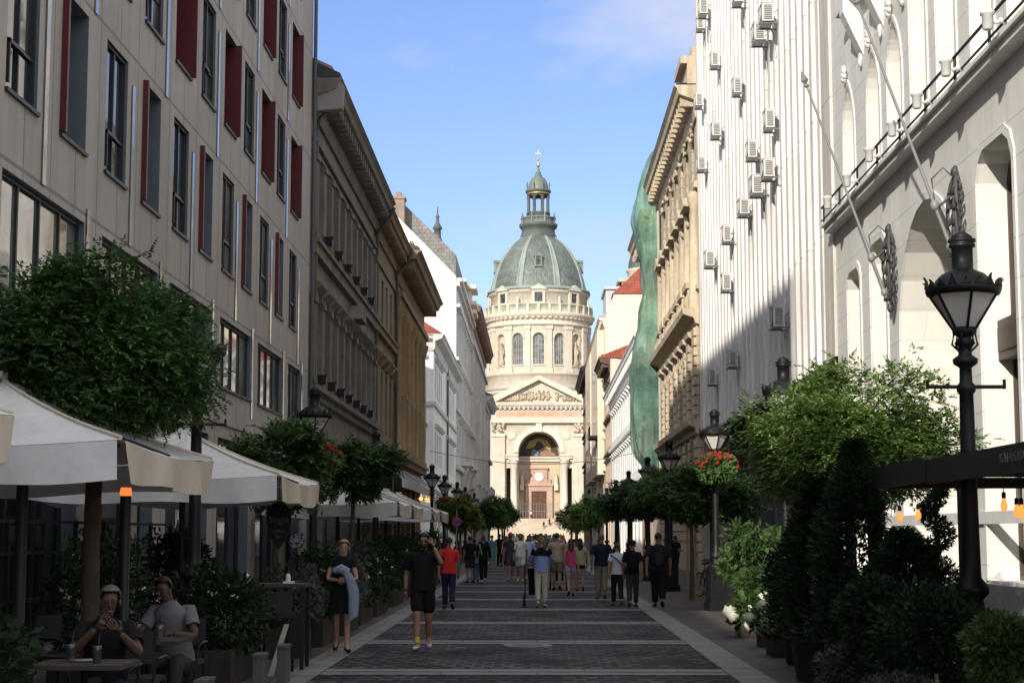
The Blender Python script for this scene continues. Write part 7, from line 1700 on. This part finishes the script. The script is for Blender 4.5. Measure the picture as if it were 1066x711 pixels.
person('man in loose white t-shirt and white shorts walking towards the camera', -.60, 62.2, 1.74, 0, w_(stride=.2, phase=1, build=1.1, glasses=True), ('shirt',(.66,.66,.68),.8), ('shorts',(.60,.62,.66)), ('short','dark'), (.6,.6,.6), 'tan')
person('woman in pale blue top walking just behind the man in white', -.30, 64.8, 1.68, 0, w_(stride=.16, build=.92), ('shirt',(.46,.52,.66),.8), ('hotpants',(.40,.42,.5)), ('long','dark'), (.5,.5,.5), 'fair')
person('man in black carrying a white bag in the shade of the arcade on the right', 5.75, 70.5, 1.66, PI+.3, w_(stride=.12), ('shirt',BLK,.7), ('shorts',(.02,.02,.022)), ('short','dark'), BLK, 'warm')
# -- the far crowd: six figures copied, each with clothes of its own
PROT = []
for i, (top, bot, hr, ph) in enumerate(((('shirt',(.5,.5,.5),.6),('trousers',(.05,.05,.06)),('short','dark'),1),(('shirt',(.1,.1,.1),.6),('shorts',(.1,.1,.1)),('short','brown'),-1),(('shirt',(.4,.1,.1),.4),('dress',(.4,.1,.1)),('long','brown'),1),
    (('shirt',(.2,.3,.5),.6),('hotpants',(.3,.36,.45)),('long','blond'),-1),(('shirt',(.3,.26,.2),1.6),('trousers',(.08,.09,.14)),('short','grey'),1))):
    PROT.append(dict(top=top, bottom=bot, hair=hr, p=dict(stride=.18, phase=ph, build=1-.07*(hr[0] == 'long'))))
rn = random.Random(12); tops = [((.55,.55,.55),'white'),((.02,.02,.025),'black'),((.40,.04,.04),'red'),((.10,.18,.38),'blue'),((.30,.25,.18),'beige'),((.06,.16,.10),'green'),((.55,.42,.10),'yellow'),((.20,.21,.23),'grey'),((.45,.16,.24),'pink'),((.03,.04,.09),'navy')]
kinds = ['man with trousers','man with shorts','woman with dress','fair haired woman','grey haired person']
FG = 'people in the far crowd'; base = {}; seen = set()
for i in range(66):
    k = i % 5; col, cn = tops[rn.randrange(10)]; y = 72+i*4.1+rn.uniform(-2,2); x = rn.uniform(-2.5,2.5) if y < 260 else rn.uniform(-5,5)
    if -3 < x < 3 and y < 100 and abs(x-1.6) < .5: x = .4
    fc = 0 if rn.random() < .45 else PI; side = 'left' if x < -.9 else ('right' if x > .9 else 'middle'); z = ['nearer','middle','farther','farthest'][min(3,int((y-72)/68))]
    lb = '%s in %s top, %s, %s crowd, %s of roadway' % (kinds[k], cn, 'front view' if fc == 0 else 'back view', z, side)
    q_ = 2
    while lb in seen: lb = '%s in %s top, %s, %s crowd, %s of roadway, %s of such' % (kinds[k], cn, 'front view' if fc == 0 else 'back view', z, side, ['', '', 'second', 'third', 'fourth', 'fifth', 'sixth', 'seventh', 'eighth'][q_]); q_ += 1
    seen.add(lb)
    if k not in base:
        d = PROT[k]; base[k] = person(lb, x, y, 1.68, fc, d['p'], d['top'], d['bottom'], d['hair'], (.1,.1,.1), rn.choice(['fair','tan','warm']), FG); o = base[k]
    else: o = copy_thing(base[k], (x,y,0), fc, lb, rn.uniform(.93,1.06))
    for ch in o.children:
        if ch.name.split('.')[0] in ('shirt','skirt'):
            ch.material_slots[0].link = 'OBJECT'; ch.material_slots[0].material = cloth(col)
# people on the basilica steps
for i, (x, y, z) in enumerate(((-1.2,359.2,4.87),(1.5,352.3,2.62),(2.7,353.6,3.22),(-6,349.5,1.3))):
    o = copy_thing(base[i % 5], (x,y,z), PI*(i % 2), ['tiny figure in white before the basilica door','tiny figure in black halfway up the basilica steps, left of two','tiny figure in black halfway up the basilica steps, right of two','tiny figure at the left foot of the basilica steps'][i])
    for ch in o.children:
        if ch.name.split('.')[0] in ('shirt','skirt'): ch.material_slots[0].link = 'OBJECT'; ch.material_slots[0].material = cloth((.55,.55,.55) if i == 0 else (.02,.02,.025))
